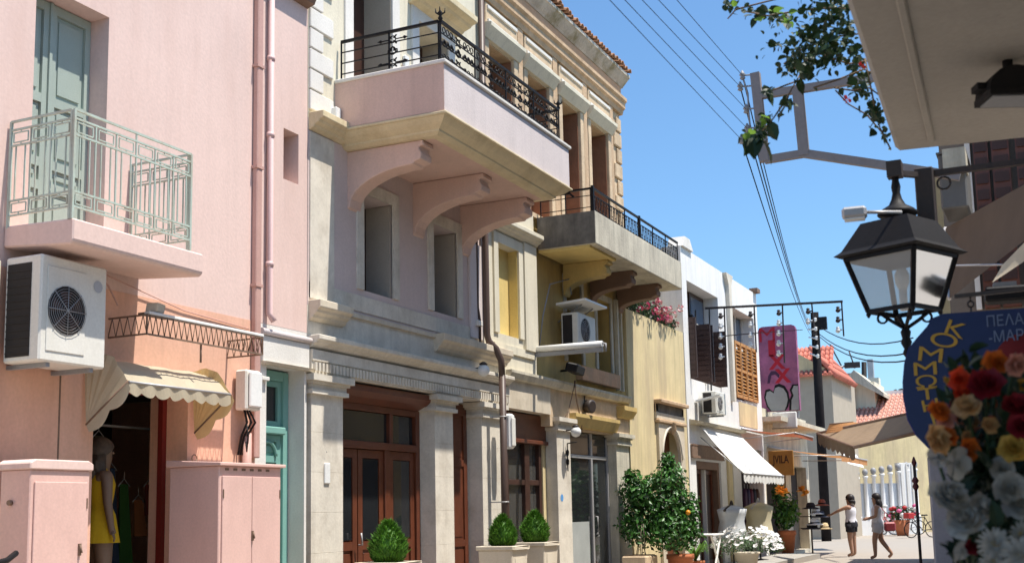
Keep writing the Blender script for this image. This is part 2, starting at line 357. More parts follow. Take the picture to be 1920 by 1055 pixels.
# joint line and a lintel over the green door
MB().box(FX, FX+.008, 7.31, 7.325, 1.8, 2.66).build('wall_joint', 'rust', pk)
MB().wall(9.93, 10.84, 0, 3.40, FX-.002, .43, [(10.12, 10.80, 0, 2.98)]).build('door_surround', 'white', pk)
MB().box(FX, FX+.03, 10.02, 10.85, 3.00, 3.27).build('lintel', 'white', pk, bevel=.005)
MB().prism([(FX, 2.97), (FX+.05, 2.97), (FX+.07, 3.0), (FX, 3.0)], 'y', 10.02, 10.9).build('lintel_ledge', 'stoneB', pk)
MB().tube([(FX+.035, 9.98, 3.31), (FX+.035, 10.86, 3.31)], .035, 8).build('lintel_roll', 'lavlight', pk)
MB().box(FX, FX+.05, 9.98, 10.11, 2.80, 2.84).build('jamb_cap', 'white', pk, bevel=.006)
# upper doors
dX = -7.71
MB().box(dX-.07, dX-.06, 6.93, 7.76, 3.72, DT).build('door_back', 'dark', pk)
for a, b in ((6.935, 7.275), (7.30, 7.755)):
    leaf(pk, dX, a, b, 3.73, DT-.01, 'greendoor', 'greendoor', rails=(4.22, 4.42, 4.98), stile=.06, rail=.08, name='balcony_door', raised=True)
MB().box(dX-.02, dX+.02, 7.272, 7.303, 3.73, DT-.01).build('door_meeting_bar', 'greendoor', pk)
# balcony slab and railing
bs = MB().prism([(FX, 3.55), (-6.80, 3.50), (-6.77, 3.53), (-6.77, 3.70), (FX, 3.72)], 'y', 6.69, 8.21).build('balcony_slab', 'pink', pk, bevel=.012)
def rail_panel(b, P, n, Z):
    """P(u)->(x,y) along the run 0..1, n panels; Z = heights (foot, low1, low2, band, second, top)"""
    foot, l1, l2, bd, se, tp = Z; t_ = .012
    def V(u, z): q = P(u); return (q[0], q[1], z)
    for z in (tp, se, bd, l2, l1): b.bar(V(0, z), V(1, z), .018 if z == tp else .015)
    for i in range(n+1): b.bar(V(i/n, l1), V(i/n, se), t_)
    for u in (0, 1): b.bar(V(u, foot), V(u, tp), .021)
    b.bar(V(.5, se), V(.5, tp), t_)
    for i in range(n):
        a, c = (i+.14)/n, (i+.86)/n
        for lo, hi in ((l1, l2), (bd, se)):
            p, q = lo+(hi-lo)*.2, hi-(hi-lo)*.2
            for A, B in ((V(a, p), V(c, p)), (V(a, q), V(c, q)), ): b.bar(A, B, .0095)
            for A, B in ((V(a, p), V(a, q)), (V(c, p), V(c, q))): b.bar(A, B, .0085)
            b.bar(V((i+.5)/n, q), V((i+.5)/n, hi), .0075); b.bar(V((i+.5)/n, lo), V((i+.5)/n, p), .0075)
        for u in ((i+.27)/n, (i+.73)/n): b.bar(V(u, l2), V(u, bd), .010)
    return b
Z = (3.70, 3.80, 3.92, 4.37, 4.50, 4.57)
b = MB(); rx = -6.80
rail_panel(b, lambda u: (FX+.03+(rx-.024-FX-.03)*u, 6.70), 3, Z)
b.build('side_railing', 'greenrail', pk)
b = MB(); rail_panel(b, lambda u: (rx, 6.70+1.36*u), 6, Z); b.build('front_railing', 'greenrail', pk)
b = MB(); rail_panel(b, lambda u: (rx-.024+(FX+.03-rx+.024)*u, 8.06), 3, Z); b.build('side_railing', 'greenrail', pk)
# red shop door frame
b = MB(); b.box(-7.80, -7.745, 8.84, 8.898, 0, 2.6); b.box(-7.80, -7.745, 7.72, 8.84, 2.55, 2.61); b.build('shop_frame', 'red', pk)
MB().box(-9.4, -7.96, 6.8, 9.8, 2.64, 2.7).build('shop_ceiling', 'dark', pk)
# green street door
gd = thing('street_door', 'teal panelled street door in white surround beside stone pillar', 'door', (-7.73, 10.4, 0))
gx = -7.735
b = MB(); b.box(gx-.06, gx+.03, 10.13, 10.20, .13, 2.96); b.box(gx-.06, gx+.03, 10.70, 10.795, .13, 2.96); b.box(gx-.06, gx+.03, 10.20, 10.70, 2.86, 2.96)
b.build('frame', 'tealdoor', gd, bevel=.006)
b = MB(); b.box(gx-.06, gx+.07, 10.20, 10.70, 2.28, 2.36); b.build('transom_bar', 'tealdoor', gd, bevel=.012)
leaf(gd, gx, 10.205, 10.695, 2.365, 2.855, 'tealdoor', 'glass', stile=.06, rail=.06, name='transom_window', panel='pane')
leaf(gd, gx, 10.205, 10.695, .14, 2.275, 'tealdoor', 'tealdoor', rails=(.75, 1.18, 1.36, 2.02), stile=.075, rail=.07, name='door_leaf', raised=True)
b = MB(); b.ring((gx+.01, 10.45, 2.05), (0, 1, 0), (0, 0, 1), .15, .018, 12, 5, 0, math.pi); b.build('arch_moulding', 'tealdoor', gd)
b = MB(); b.box(gx, gx+.05, 10.36, 10.54, 1.30, 1.40); b.box(gx, gx+.05, 10.36, 10.54, 1.12, 1.20); b.build('rail_moulding', 'tealdoor', gd, bevel=.015)

# ================================================================== lavender house with the big balcony
LV0, LV1 = 10.85, 15.24
lv = thing('house', 'lavender house with big pink balcony over stone pillars and brown doors', 'house', (FX, 13, 0))
MB().wall(LV0, LV1, 3.72, 5.86, FX, .45, [(12.0, 12.68, 4.06, 5.25), (13.74, 14.42, 4.06, 5.25)]).build('wall', 'lav', lv)
MB().wall(LV0, LV1, 5.86, 10.2, FX, .45, [(11.77, 12.70, 5.95, 8.6), (13.40, 14.25, 5.95, 7.96)]).build('upper_wall', 'cream', lv)
MB().wall(LV0, LV1, 2.96, 3.72, FX-.003, .44).build('entablature', 'stone', lv)
shell(lv, LV0, LV1, 10.2, 'cream')
MB().box(FX-.45, FX-.36, LV0, LV1, 2.90, 2.96).build('soffit_board', 'brownwood', lv)
b = MB(); b.box(FX-.01, FX+.015, 10.88, 11.36, 3.80, 5.70); b.box(FX-.01, FX+.012, LV0+.03, LV1-.03, 3.79, 3.98)
b.build('stone_band', 'stone', lv)
b = MB(); b.box(FX-.01, FX+.03, 14.78, 15.16, 3.84, 5.2); b.build('sunlit_strip', 'lavlight', lv)  # sunlit stretch of the lavender wall painted in as a paler strip
for y0, y1 in ((12.0, 12.68), (13.74, 14.42)):
    wd = MB().box(FX-.43, FX-.38, y0, y1, 4.06, 5.25).build('window', 'darkwood', lv)
    MB().box(FX-.379, FX-.374, y0+.05, y1-.05, 4.12, 5.2).build('pane', 'glass', wd)
    surround(FX, y0, y1, 4.06, 5.25, .15, .022).build('surround', 'stone', wd)
    MB().box(FX-.37, FX-.012, y1-.02, y1-.004, 4.07, 5.24).build('reveal_board', 'shutter_grey', wd)
# string courses, cornices, dentils
def course(t, y0, y1, z0, z1, pr, m, name='cornice', x=FX, steps=3):
    pts = [(x-.02, z0)]
    for i in range(steps):
        a = i/steps; c = (i+1)/steps
        pts += [(x+pr*(a+.25/steps), z0+(z1-z0)*a*.75), (x+pr*c, z0+(z1-z0)*(a*.75+.12))]
    pts += [(x+pr, z1), (x-.02, z1)]
    return MB().prism(pts, 'y', y0, y1).build(name, m, t, bevel=.007)
course(lv, 10.87, 11.55, 3.55, 3.77, .16, 'stoneB')
course(lv, 13.75, 15.9, 3.52, 3.76, .16, 'stoneB')
MB().box(FX-.01, FX+.03, 11.55, 13.75, 3.70, 3.75).build('string_course', 'stoneB', lv)
course(lv, 10.87, 15.95, 3.24, 3.38, .15, 'stone')
b = MB(); b.box(FX-.01, FX+.06, 10.87, 15.95, 3.10, 3.22); b.box(FX-.01, FX+.045, 10.87, 15.95, 2.96, 3.10); b.build('fascia', 'stone', lv)
b = MB()
for i in range(72): b.box(FX+.044, FX+.075, 10.9+i*.07, 10.938+i*.07, 2.985, 3.08)
b.build('dentils', 'stone', lv)
# pillars: stone blocks under a moulded capital
def pillar(t, y0, y1, dx, zt=2.76, lab=None, cap=True, m='stone'):
    p = MB().box(FX-dx, FX-.004, y0+.004, y1-.004, 0.13, zt+.2)
    if cap:
        for pr, a, c in ((.05, zt-.02, zt+.03), (.03, zt+.03, zt+.09), (.06, zt+.09, zt+.12), (.10, zt+.12, zt+.19)):
            p.box(FX-dx-.01, FX+pr, y0-pr, y1+pr, a, c-.001)
    o = p.build('pillar', m, t)
    h = (zt-.13)/6
    for i in range(6):
        MB().box(FX-dx+.0, FX, y0, y1, .13+h*i+.001, .13+h*(i+1)-.001).build('stone_block', m, o, bevel=.002)
    return o
pillar(lv, 10.93, 11.56, .23); pillar(lv, 13.74, 14.25, .26); pillar(lv, 15.12, 15.72, .28)
pillar(lv, 17.83, 18.40, .2, zt=2.72)
# quoins on the upper floor
z = 5.95; i = 0
while z < 10:
    yy = 11.33 if i % 2 == 0 else 11.12
    MB().box(FX-.01, FX+.03, 10.86, yy, z+.008, z+.235).build('quoin', 'white', lv, bevel=.008)
    z += .245; i += 1
course(lv, 10.86, 11.6, 5.72, 5.92, .20, 'mould')
MB().box(FX+.02, FX+.10, 11.28, 11.38, 5.93, 6.10).build('flood_lamp', 'plasticwhite', lv, bevel=.01)
# upper balcony doors
b = MB()
surround(FX, 11.77, 12.70, 5.95, 8.6, .18, .025, b); surround(FX, 13.40, 14.25, 5.95, 7.96, .18, .025, b)
b.build('door_surround', 'white', lv)
for y0, y1, z1 in ((11.77, 12.70, 8.6), (13.40, 14.25, 7.96)):
    MB().box(FX-.44, FX-.40, y0, y1, 5.95, z1).build('balcony_door', 'darkwood', lv)
    leaf(lv, FX-.35, y0+.01, y0+.30, 5.96, z1-.02, 'brownwood', 'glass', rails=(6.5, 7.5), stile=.05, name='door_leaf', panel='pane')
    MB().box(FX-.44, FX-.004, y1-.012, y1-.002, 5.96, z1-.01).build('reveal_board', 'shutter_grey', lv)
course(lv, 13.15, 14.5, 8.12, 8.36, .36, 'mould', name='pediment')
b = MB(); b.box(FX, FX+.05, 12.98, 13.08, 7.15, 7.33); b.build('alarm_box', 'plasticwhite', lv, bevel=.01)
MB().tube([(FX+.012, 12.96, 7.2), (FX+.012, 12.96, 6.1)], .008, 4).build('cable', 'brownpipe', lv)
# big balcony
BX, BY0, BY1 = -6.05, 11.40, 15.10
b = MB()
b.prism([(FX, BY0), (BX, BY0), (BX, BY1), (FX, BY1), (FX, BY1-.12), (BX-.12, BY1-.12), (BX-.12, BY0+.12), (FX, BY0+.12)], 'z', 5.86, 6.42)
bal = b.build('balcony', 'lavlight', lv, bevel=.012)
MB().box(FX, BX-.001, BY0-.006, BY0, 5.87, 6.42).build('parapet_side', 'balpink', bal)  # shaded end of the parapet coloured darker than its front
MB().box(FX, BX-.121, BY0+.121, BY1-.121, 5.80, 5.95).build('balcony_floor', 'stone', bal)
b = MB(); b.prism([(FX, BY0-.025), (BX+.03, BY0-.025), (BX+.03, BY1+.025), (FX, BY1+.025), (FX, BY1-.15), (BX-.15, BY1-.15), (BX-.15, BY0+.15), (FX, BY0+.15)], 'z', 6.421, 6.465)
b.build('coping', 'white', bal, bevel=.008)
def mring(o, z0, z1, m, name):   # one step of the cornice ring under the parapet
    w_ = .30
    MB().prism([(FX, BY0+o), (BX-o, BY0+o), (BX-o, BY1-o), (FX, BY1-o), (FX, BY1-o-w_), (BX-o-w_, BY1-o-w_), (BX-o-w_, BY0+o+w_), (FX, BY0+o+w_)], 'z', z0, z1).build(name, m, bal, bevel=.008)
mring(-.03, 5.828, 5.859, 'mould', 'cornice_fillet')
b = MB(); prof = [(.0, 5.827), (.02, 5.805), (.06, 5.772), (.11, 5.742), (.15, 5.722), (.155, 5.70), (.21, 5.672), (.30, 5.668)]
loops = [[(FX, BY0+o, z), (BX-o, BY0+o, z), (BX-o, BY1-o, z), (FX, BY1-o, z)] for o, z in prof]
for p, q in zip(loops[:-1], loops[1:]):
    for i in range(3): b.add([p[i], p[i+1], q[i+1], q[i]], [(0, 1, 2, 3)])
b.build('cornice_cove', 'mould', bal)
MB().box(FX, BX-.29, BY0+.29, BY1-.29, 5.67, 5.799).build('soffit', 'balpink', bal)
def corbel(t, y, m, wd=.26, x0=FX, tip=1.02, zt=5.668, zb=5.02):
    pts = [(x0-.01, zt), (x0+tip, zt), (x0+tip+.01, zt-.06), (x0+tip-.05, zt-.07), (x0+tip-.05, zt-.11), (x0+tip-.02, zt-.15), (x0+tip-.03, zt-.22), (x0+tip-.12, zt-.245)]
    for i in range(9):
        a = i/8*math.pi/2
        pts.append((x0+(tip-.16)*(1-math.sin(a))*1.0+.03, zb+(zt-.27-zb)*math.cos(a)))
    pts += [(x0+.03, zb-.02), (x0-.01, zb-.05)]
    return MB().prism(pts, 'y', y, y+wd).build('corbel', m, t, bevel=.010)
for y in (11.66, 13.22, 14.56): corbel(lv, y, 'balpink')
# ornamental iron railing
def scroll(b, c, u, v, s):
    c, u, v = Vector(c), Vector(u), Vector(v)
    for sg in (1, -1):
        pts = [c+u*(sg*s*(.25+.75*t)*math.cos(1.2*math.pi*t*2))+v*(s*.8*(1-t*.6)*math.sin(1.2*math.pi*t*2)) for t in [i/10 for i in range(11)]]
        b.tube(pts, .0105, 4)
def ornament(b, c, u, v, h):
    for q in (-.28, .28):
        cc = Vector(c)+Vector(v)*h*q; b.ring(cc, u, v, .042, .008, 10, 4)
        for k in range(4):
            a = math.pi/4+k*math.pi/2; d = Vector(u)*math.cos(a)+Vector(v)*math.sin(a); b.tube([cc+d*.02, cc+d*.075], .011, 4)
        for sg in (1, -1):
            b.tube([cc+Vector(u)*sg*.05, cc+Vector(u)*sg*.16], [.008, .008], 4); b.lathe([(.001, -.03), (.022, 0), (.001, .045)], cc+Vector(u)*sg*.16, 5, axis=Vector(u)*sg)
    scroll(b, c, u, v, .075)
def iron_rail(b, p, q, z0, z1, nseg, orn, mids=(.27, .54, .81), ratio=.5):
    p, q = Vector((*p, 0)), Vector((*q, 0)); d = (q-p).normalized(); L = (q-p).length; up = Vector((0, 0, 1)); h = z1-z0
    b.bar((p.x, p.y, z1), (q.x, q.y, z1), .035, .03)
    for m_ in mids: b.bar((p.x, p.y, z0+h*(1-m_)), (q.x, q.y, z0+h*(1-m_)), .012)
    for i in range(nseg+1): c = p+d*L*i/nseg; b.bar((c.x, c.y, z0), (c.x, c.y, z1), .016)
    for i in range(nseg):
        c = p+d*L*(i+.5)/nseg+up*(z0+h*.5)
        if orn: ornament(b, c, d, up, h)
    return b
rt = 6.95
b = MB(); iron_rail(b, (FX+.05, 11.46), (-6.145, 11.46), 6.46, rt, 2, False); ornament(b, Vector((-6.75, 11.46, 6.71)), (1, 0, 0), (0, 0, 1), .5); b.build('side_railing', 'black', lv)
b = MB(); iron_rail(b, (-6.12, 11.46), (-6.12, 14.92), 6.46, rt, 4, True)
for i in range(4):
    c = 11.46+3.46*(i+.5)/4
    for k in (-.35, -.26, -.17, .17, .26, .35): scroll(b, (-6.12, c+k, 6.71), (0, 1, 0), (0, 0, 1), .06); b.ring((-6.12, c+k, 6.87), (0, 1, 0), (0, 0, 1), .035, .007, 8, 4); b.ring((-6.12, c+k, 6.55), (0, 1, 0), (0, 0, 1), .035, .007, 8, 4)
b.build('front_railing', 'black', lv)
b = MB(); iron_rail(b, (-6.145, 14.92), (FX+.05, 14.92), 6.46, rt, 2, False); b.build('side_railing', 'black', lv)
for y in (11.46, 14.92):
    b = MB(); b.lathe([(.012, 0), (.03, .03), (.015, .06), (.035, .09), (.008, .13)], (-6.12, y, rt), 8)
    for k in range(4):
        a = k*math.pi/2+.4; b.tube([(-6.12, y, rt+.07), (-6.12+.05*math.cos(a), y+.05*math.sin(a), rt+.10), (-6.12+.055*math.cos(a), y+.055*math.sin(a), rt+.15)], [.012, .01, .004], 4)
    b.build('finial', 'black', lv)
# house number plate, wall spotlights
hn = thing('house_number', 'small white house number plaque on the stone pillar', 'house number', (FX+.002, 11.22, 1.86))
pl = MB().box(FX+.002, FX+.02, 11.17, 11.28, 1.76, 1.99).build('plate', 'plasticwhite', hn, bevel=.01)
b = MB(); b.tube([PX(612, 845, FX+.03), PX(613, 848, FX+.03)], .004, 4); b.build('screw', 'steel', hn)
# shop front joinery
bays = [(11.56, 13.74, 'd'), (14.25, 15.12, 'n'), (15.72, 17.83, 'w')]
# bay 1: brown double doors under a transom
fx = FX-.22
b = MB(); b.prism([(fx, 2.74), (fx+.12, 2.80), (fx+.20, 2.86), (fx+.20, 2.93), (fx, 2.93)], 'y', 11.57, 13.73); b.build('door_cornice', 'brownwood', lv)
b = MB()
for y in (11.57, 13.63): b.box(fx-.1, fx, y, y+.10, .13, 2.74)
b.box(fx-.1, fx+.02, 11.67, 13.63, 2.20, 2.29); b.box(fx-.1, fx, 11.67, 13.63, 2.66, 2.74); b.box(fx-.09, fx-.005, 12.98, 13.06, 2.29, 2.66); b.box(fx-.09, fx-.005, 12.86, 12.98, .13, 2.2)
b.build('door_frame', 'brownwood', lv, bevel=.006)
for y0, y1 in ((11.68, 12.97), (13.07, 13.62)): MB().box(fx-.06, fx-.052, y0, y1, 2.30, 2.65).build('transom_pane', 'glass', lv)
for y0, y1 in ((11.68, 12.25), (12.27, 12.85), (12.99, 13.62)):
    d = leaf(lv, fx-.03, y0, y1, .15, 2.19, 'brownwood', 'brownwood', rails=(.55, 1.05), stile=.10, rail=.10, name='door_leaf', raised=True)
    MB().box(fx-.043, fx-.036, y0+.115, y1-.115, 1.12, 2.08).build('pane', 'glass', d)
b = MB(); b.tube([(fx+.01, 12.22, 1.06), (fx+.06, 12.22, 1.06), (fx+.06, 12.20, 1.2)], .012, 6); b.build('door_handle', 'steel', lv)
# bay 2: narrow brown door
b = MB(); b.box(fx-.12, fx-.02, 14.26, 15.11, .13, 2.92); b.build('narrow_door', 'brownwood', lv)
leaf(lv, fx, 14.30, 15.08, .15, 2.85, 'brownwood', 'brownwood', rails=(1.0, 2.1), stile=.10, name='door_leaf', raised=True)
b = MB(); b.lathe([(.015, 0), (.03, .03), (.03, .05), (.01, .07)], (fx, 14.42, 1.15), 8, axis=(1, 0, 0)); b.build('door_knob', 'steel', lv)
# bay 3: dark shop window with cream curtains
b = MB(); b.box(fx-.1, fx+.04, 15.73, 17.82, 2.52, 2.92); b.box(fx-.1, fx+.08, 15.73, 17.82, 2.46, 2.52)
b.build('blind_box', 'brownwood', lv, bevel=.008)
b = MB()
for y, wy in ((15.73, .12), (16.35, .10), (17.05, .18), (17.60, .10)): b.box(fx-.1, fx, y, y+wy, .13, 2.46)
b.box(fx-.09, fx-.006, 15.85, 17.6, 1.82, 1.90); b.box(fx-.09, fx-.006, 15.85, 17.6, .13, .5)
b.build('window_frame', 'darkwood', lv, bevel=.005)
b = MB(); b.box(fx-.07, fx-.062, 15.85, 17.6, .5, 2.46); b.build('pane', glass('shop glass', alpha=.12), lv)
b = MB()
for y0, y1 in ((15.87, 16.34), (16.47, 17.02)):
    n = 10
    for i in range(n):
        a, c = y0+(y1-y0)*i/n, y0+(y1-y0)*(i+1)/n; q = .02*(i % 2); q2 = .02*((i+1) % 2)
        b.add([(fx-.16-q, a, .3), (fx-.16-q2, c, .3), (fx-.16-q2, c, 2.46), (fx-.16-q, a, 2.46)], [(0, 1, 2, 3)])
b.build('curtain', mat('cream curtain', (.55, .50, .42), bump=0), lv)
MB().box(fx-.08, fx+.02, 17.70, 17.82, .13, 2.46).build('yellow_jamb', 'yellow', lv)
# ================================================================== weathered stone house (upper floor of old sandstone)
S0, S1 = 15.25, 21.40
st = thing('house', 'weathered stone house with tiled eave, four tall upper windows and concrete balcony', 'house', (FX, 18.4, 0))
W2 = [(15.50, 16.40), (16.92, 17.80), (18.36, 19.20), (19.72, 20.62)]
MB().wall(S0, 17.10, 3.36, 6.08, FX, .45, [(15.72, 16.45, 4.02, 5.38)]).build('wall', 'cream', st)
MB().wall(17.10, S1, 3.36, 6.08, FX-.06, .39, [(18.5, 19.2, 3.9, 5.28), (19.95, 20.65, 3.9, 5.2)]).build('ochre_wall', 'ochreshade', st)
MB().wall(S0, S1, 6.08, 10.02, FX, .45, [(a, b_, 6.15, 8.42) for a, b_ in W2]).build('upper_wall', 'oldstone2', st)
shell(st, S0, S1, 10.0, 'oldstone')
# small yellow window and its frame
b = surround(FX, 15.72, 16.45, 4.02, 5.38, .15, .03); b.box(FX-.01, FX+.028, 15.55, 16.98, 3.75, 3.869); b.build('window_frame', 'cream', st)
MB().box(FX-.20, FX-.15, 15.72, 16.45, 4.02, 5.38).build('blind', 'ochre', st); MB().box(FX-.149, FX-.003, 16.435, 16.448, 4.021, 5.379).build('reveal_board', 'ochre', st)
b = MB(); b.box(FX-.01, FX+.05, 16.62, 17.08, 3.87, 5.55); b.build('pilaster', 'cream', st)
course(st, 15.3, 17.15, 5.56, 5.74, .16, 'cream')
for y0, y1, z1 in ((18.5, 19.2, 5.28), (19.95, 20.65, 5.2)):
    wd = MB().box(FX-.40, FX-.36, y0, y1, 3.9, z1).build('window', 'darkwood', st)
    MB().box(FX-.355, FX-.35, y0+.06, y1-.06, 3.95, z1-.06).build('pane', 'glass', wd)
    surround(FX-.06, y0, y1, 3.9, z1, .10, .03).build('frame', 'concrete', wd)
MB().box(FX-.05, FX+.02, 20.85, 20.93, 3.6, 5.3).build('corner_post', 'concrete', st); MB().box(FX-.05, FX+.0, 21.12, 21.18, 3.6, 5.3).build('corner_post', 'concrete', st)
MB().box(FX-.06, FX+.06, 18.9, 20.8, 3.62, 3.86).build('window_ledge', 'frieze', st)
# lower entablature: dressed stone then weathered part
MB().wall(S0, 17.62, 2.94, 3.36, FX-.002, .44).build('entablature', 'stoneB', st)
MB().wall(17.62, S1, 2.76, 3.36, FX-.02, .43).build('weathered_band', 'oldstone2', st)
b = MB(); b.prism([(FX-.03, 3.36), (FX+.06, 3.38), (FX+.10, 3.46), (FX+.10, 3.50), (FX-.03, 3.50)], 'y', 15.95, 21.3); b.build('ledge', 'concrete', st)
b = MB(); b.prism([(FX-.03, 2.78), (FX+.03, 2.80), (FX+.10, 2.96), (FX+.10, 3.02), (FX-.03, 3.02)], 'y', 18.45, 20.6); b.build('lower_ledge', 'ochreshade', st)
b = MB(); b.prism([(FX-.03, 3.08), (FX+.05, 3.1), (FX+.14, 3.22), (FX+.14, 3.30), (FX-.03, 3.30)], 'y', 20.75, 21.45); b.build('end_capital', 'ochreshade', st)
p5 = pillar(st, 20.62, 21.3, .3, zt=2.6, m='concrete')
# ground floor glazed shop front
sf = thing('glazed_shopfront', 'dark glazed shop front with steel frame reflecting the potted bush', 'shop front', (FX-.2, 19.5, 0))
sx = FX-.16
b = MB()
for y, wy in ((18.41, .05), (18.62, .05), (19.75, .07), (20.56, .05)): b.box(sx-.06, sx, y, y+wy, .13, 2.75)
b.box(sx-.055, sx-.002, 18.46, 20.56, 2.30, 2.36); b.box(sx-.055, sx-.002, 18.46, 20.56, .13, .2)
b.build('frame', 'steel', sf, bevel=.004)
for a, c in ((18.46, 18.62), (18.67, 19.75), (19.82, 20.56)):
    MB().box(sx-.04, sx-.03, a+.001, c-.001, .21, 2.29).build('pane', 'glass', sf); MB().box(sx-.04, sx-.03, a+.001, c-.001, 2.37, 2.74).build('transom_pane', 'glass', sf)
MB().box(sx-.02, sx-.012, 18.75, 19.6, .25, 1.22).build('frosted_panel', mat('frosted panel', (.36, .38, .37), rough=.5, bump=0), sf)
b = MB(); b.tube([(sx+.01, 19.86, 1.0), (sx+.05, 19.86, 1.0), (sx+.05, 19.86, 1.3), (sx+.01, 19.86, 1.3)], .012, 6); b.build('handle', 'steel', sf)
# concrete balcony
b = MB(); b.prism([(17.25, 6.085), (17.25, 5.55), (21.85, 5.55), (21.85, 6.085)], 'x', FX+.001, -6.5)
cb = b.build('balcony', 'concrete', st, bevel=.015)
MB().box(FX+.002, -6.505, 17.243, 17.25, 5.56, 6.08).build('dark_side', 'darkconcrete', cb)  # thin darker sheet over the near end of the slab
MB().box(FX+.002, -6.62, 17.28, 18.5, 5.51, 5.549).build('soffit_patch', 'ochre', cb)
corbel(st, 18.3, 'ochreshade', wd=.24, tip=.80, zt=5.509, zb=5.02); corbel(st, 19.55, 'brown', wd=.24, tip=.80, zt=5.549, zb=5.1); corbel(st, 20.95, 'brown', wd=.24, tip=.80, zt=5.549, zb=5.12)
b = MB(); iron_rail(b, (FX+.05, 17.3), (-6.58, 17.3), 6.085, 6.46, 2, False, mids=(.3, .8)); b.tube([(FX+.25, 17.32, 6.4), (FX+.30, 17.32, 6.43), (FX+.55, 17.32, 6.43), (FX+.62, 17.32, 6.36)], .02, 5); b.build('side_railing', 'black', st)
b = MB(); iron_rail(b, (-6.55, 17.3), (-6.55, 21.8), 6.085, 6.46, 6, False, mids=(.28, .92))
for i in range(60):
    y = 17.34+i*.0745; b.bar((-6.55, y, 6.1), (-6.55, y, 6.355), .0095)
    if i % 2 == 0 : b.ring((-6.55, y+.037, 6.31), (0, 1, 0), (0, 0, 1), .034, .006, 8, 4)
    if i % 2 == 1 : b.ring((-6.55, y+.037, 6.16), (0, 1, 0), (0, 0, 1), .034, .006, 8, 4)
for y in (17.3, 19.55): b.bar((-6.55, y, 6.085), (-6.55, y, 6.50), .045)
b.build('front_railing', 'black', st)
# upper windows: shutters, hoods, pilasters
for i, (a, c) in enumerate(W2):
    wd = MB().box(FX-.42, FX-.36, a, c, 6.15, 8.42).build('window', 'darkwood', st)
    leaf(wd, FX-.30, a+.01, (a+c)/2-.01, 6.16, 8.40, 'shutter_o', 'shutter_o', rails=(6.9, 7.7), stile=.07, name='shutter', panel='shutter_panel')
    leaf(wd, FX-.30, (a+c)/2+.01, c-.01, 6.16, 8.40, 'shutter_o', 'shutter_o', rails=(6.9, 7.7), stile=.07, name='shutter', panel='shutter_panel')
    MB().box(FX-.29, FX-.004, c-.03, c-.004, 6.16, 8.40).build('folded_shutter', 'shutter_o', wd)
    b = MB(); b.box(FX-.01, FX+.05, a-.14, a, 6.1, 8.44); b.box(FX-.01, FX+.05, c, c+.14, 6.1, 8.44); b.build('jamb_frame', 'oldstone2', wd, bevel=.008)
    b = MB(); b.prism([(FX-.02, 8.44), (FX+.06, 8.45), (FX+.14, 8.56), (FX+.17, 8.60), (FX+.17, 8.66), (FX-.02, 8.68)], 'y', a-.16, c+.2); b.build('hood', 'cream', wd)
    b = MB(); b.box(FX-.01, FX+.05, a-.10, c+.14, 8.69, 9.02); b.build('hood_panel', 'oldstone2', wd, bevel=.012)
    b = MB(); b.box(FX-.01, FX+.085, a-.06, c+.10, 8.70, 8.76); b.box(FX-.01, FX+.075, a-.06, c+.10, 8.92, 8.98); b.build('hood_moulding', 'white', wd, bevel=.006)
for y in (16.66, 18.08, 19.46, 20.82):
    b = MB(); b.box(FX-.01, FX+.04, y-.10, y+.10, 6.1, 8.62); b.box(FX-.01, FX+.07, y-.13, y+.13, 8.62, 8.70); b.box(FX-.01, FX+.05, y-.10, y+.10, 8.70, 9.05); b.build('pilaster', 'oldstone', st, bevel=.008)
z = 6.12; i = 0
while z < 8.95:
    MB().box(FX-.01, FX+.045, 21.0 if i % 2 else 21.15, 21.39, z+.01, z+.30).build('quoin', 'oldstone2', st, bevel=.02); z += .315; i += 1
b = MB(); b.prism([(FX-.02, 9.04), (FX+.06, 9.05), (FX+.08, 9.13), (FX+.12, 9.16), (FX+.12, 9.26), (FX+.16, 9.30), (FX+.16, 9.36), (FX-.02, 9.37)], 'y', S0+.01, S1+.05); b.build('architrave', 'oldstone', st)
MB().box(FX-.02, FX+.05, S0+.01, S1+.02, 9.37, 9.60).build('frieze', 'frieze', st)
b = MB(); b.prism([(FX-.02, 9.60), (FX+.06, 9.61), (FX+.08, 9.64), (FX+.12, 9.68), (FX+.20, 9.77), (FX+.22, 9.78), (FX+.22, 9.84), (FX-.02, 9.90)], 'y', S0+.01, S1+.10); b.build('cove_cornice', 'mossy', st)
rf = MB().prism([(FX+.17, 9.87), (FX+.17, 9.90), (-13, 11.2), (-13, 10.1)], 'y', S0+.02, S1+.08).build('roof', 'tile', st)
tm = None; rg = random.Random(11)
def tile_mesh(rad=.066, ln=.42, n=6, th=.012):
    b = MB(); vs = []
    for xx in (0, -ln):
        for rr in (rad, rad-th):
            for j in range(n+1):
                a = math.pi*j/n; vs.append((xx, math.cos(a)*rr*(1 if xx == 0 else .86), math.sin(a)*rr))
    k = n+1; fs = []
    for j in range(n):
        fs += [(j, j+1, 2*k+j+1, 2*k+j), (k+j+1, k+j, 3*k+j, 3*k+j+1), (j+1, j, k+j, k+j+1)]
    b.add(vs, fs, True); return b
for row in range(2):
    for i in range(40):
        y = S0+.09+i*.155
        if tm is None:
            o = tile_mesh().build('roof_tile', 'tile', rf, local=True); tm = o
        else: o = tm.copy(); COL.objects.link(o); o.parent = rf
        x = FX+.265-row*.30+rg.uniform(-.02, .02); zz = 9.865+row*.085+rg.uniform(-.012, .012)
        o.location = (x-rf['_w'][0], y-rf['_w'][1], zz-rf['_w'][2]); o.rotation_euler = (0, R(13), R(rg.uniform(-4, 4)))

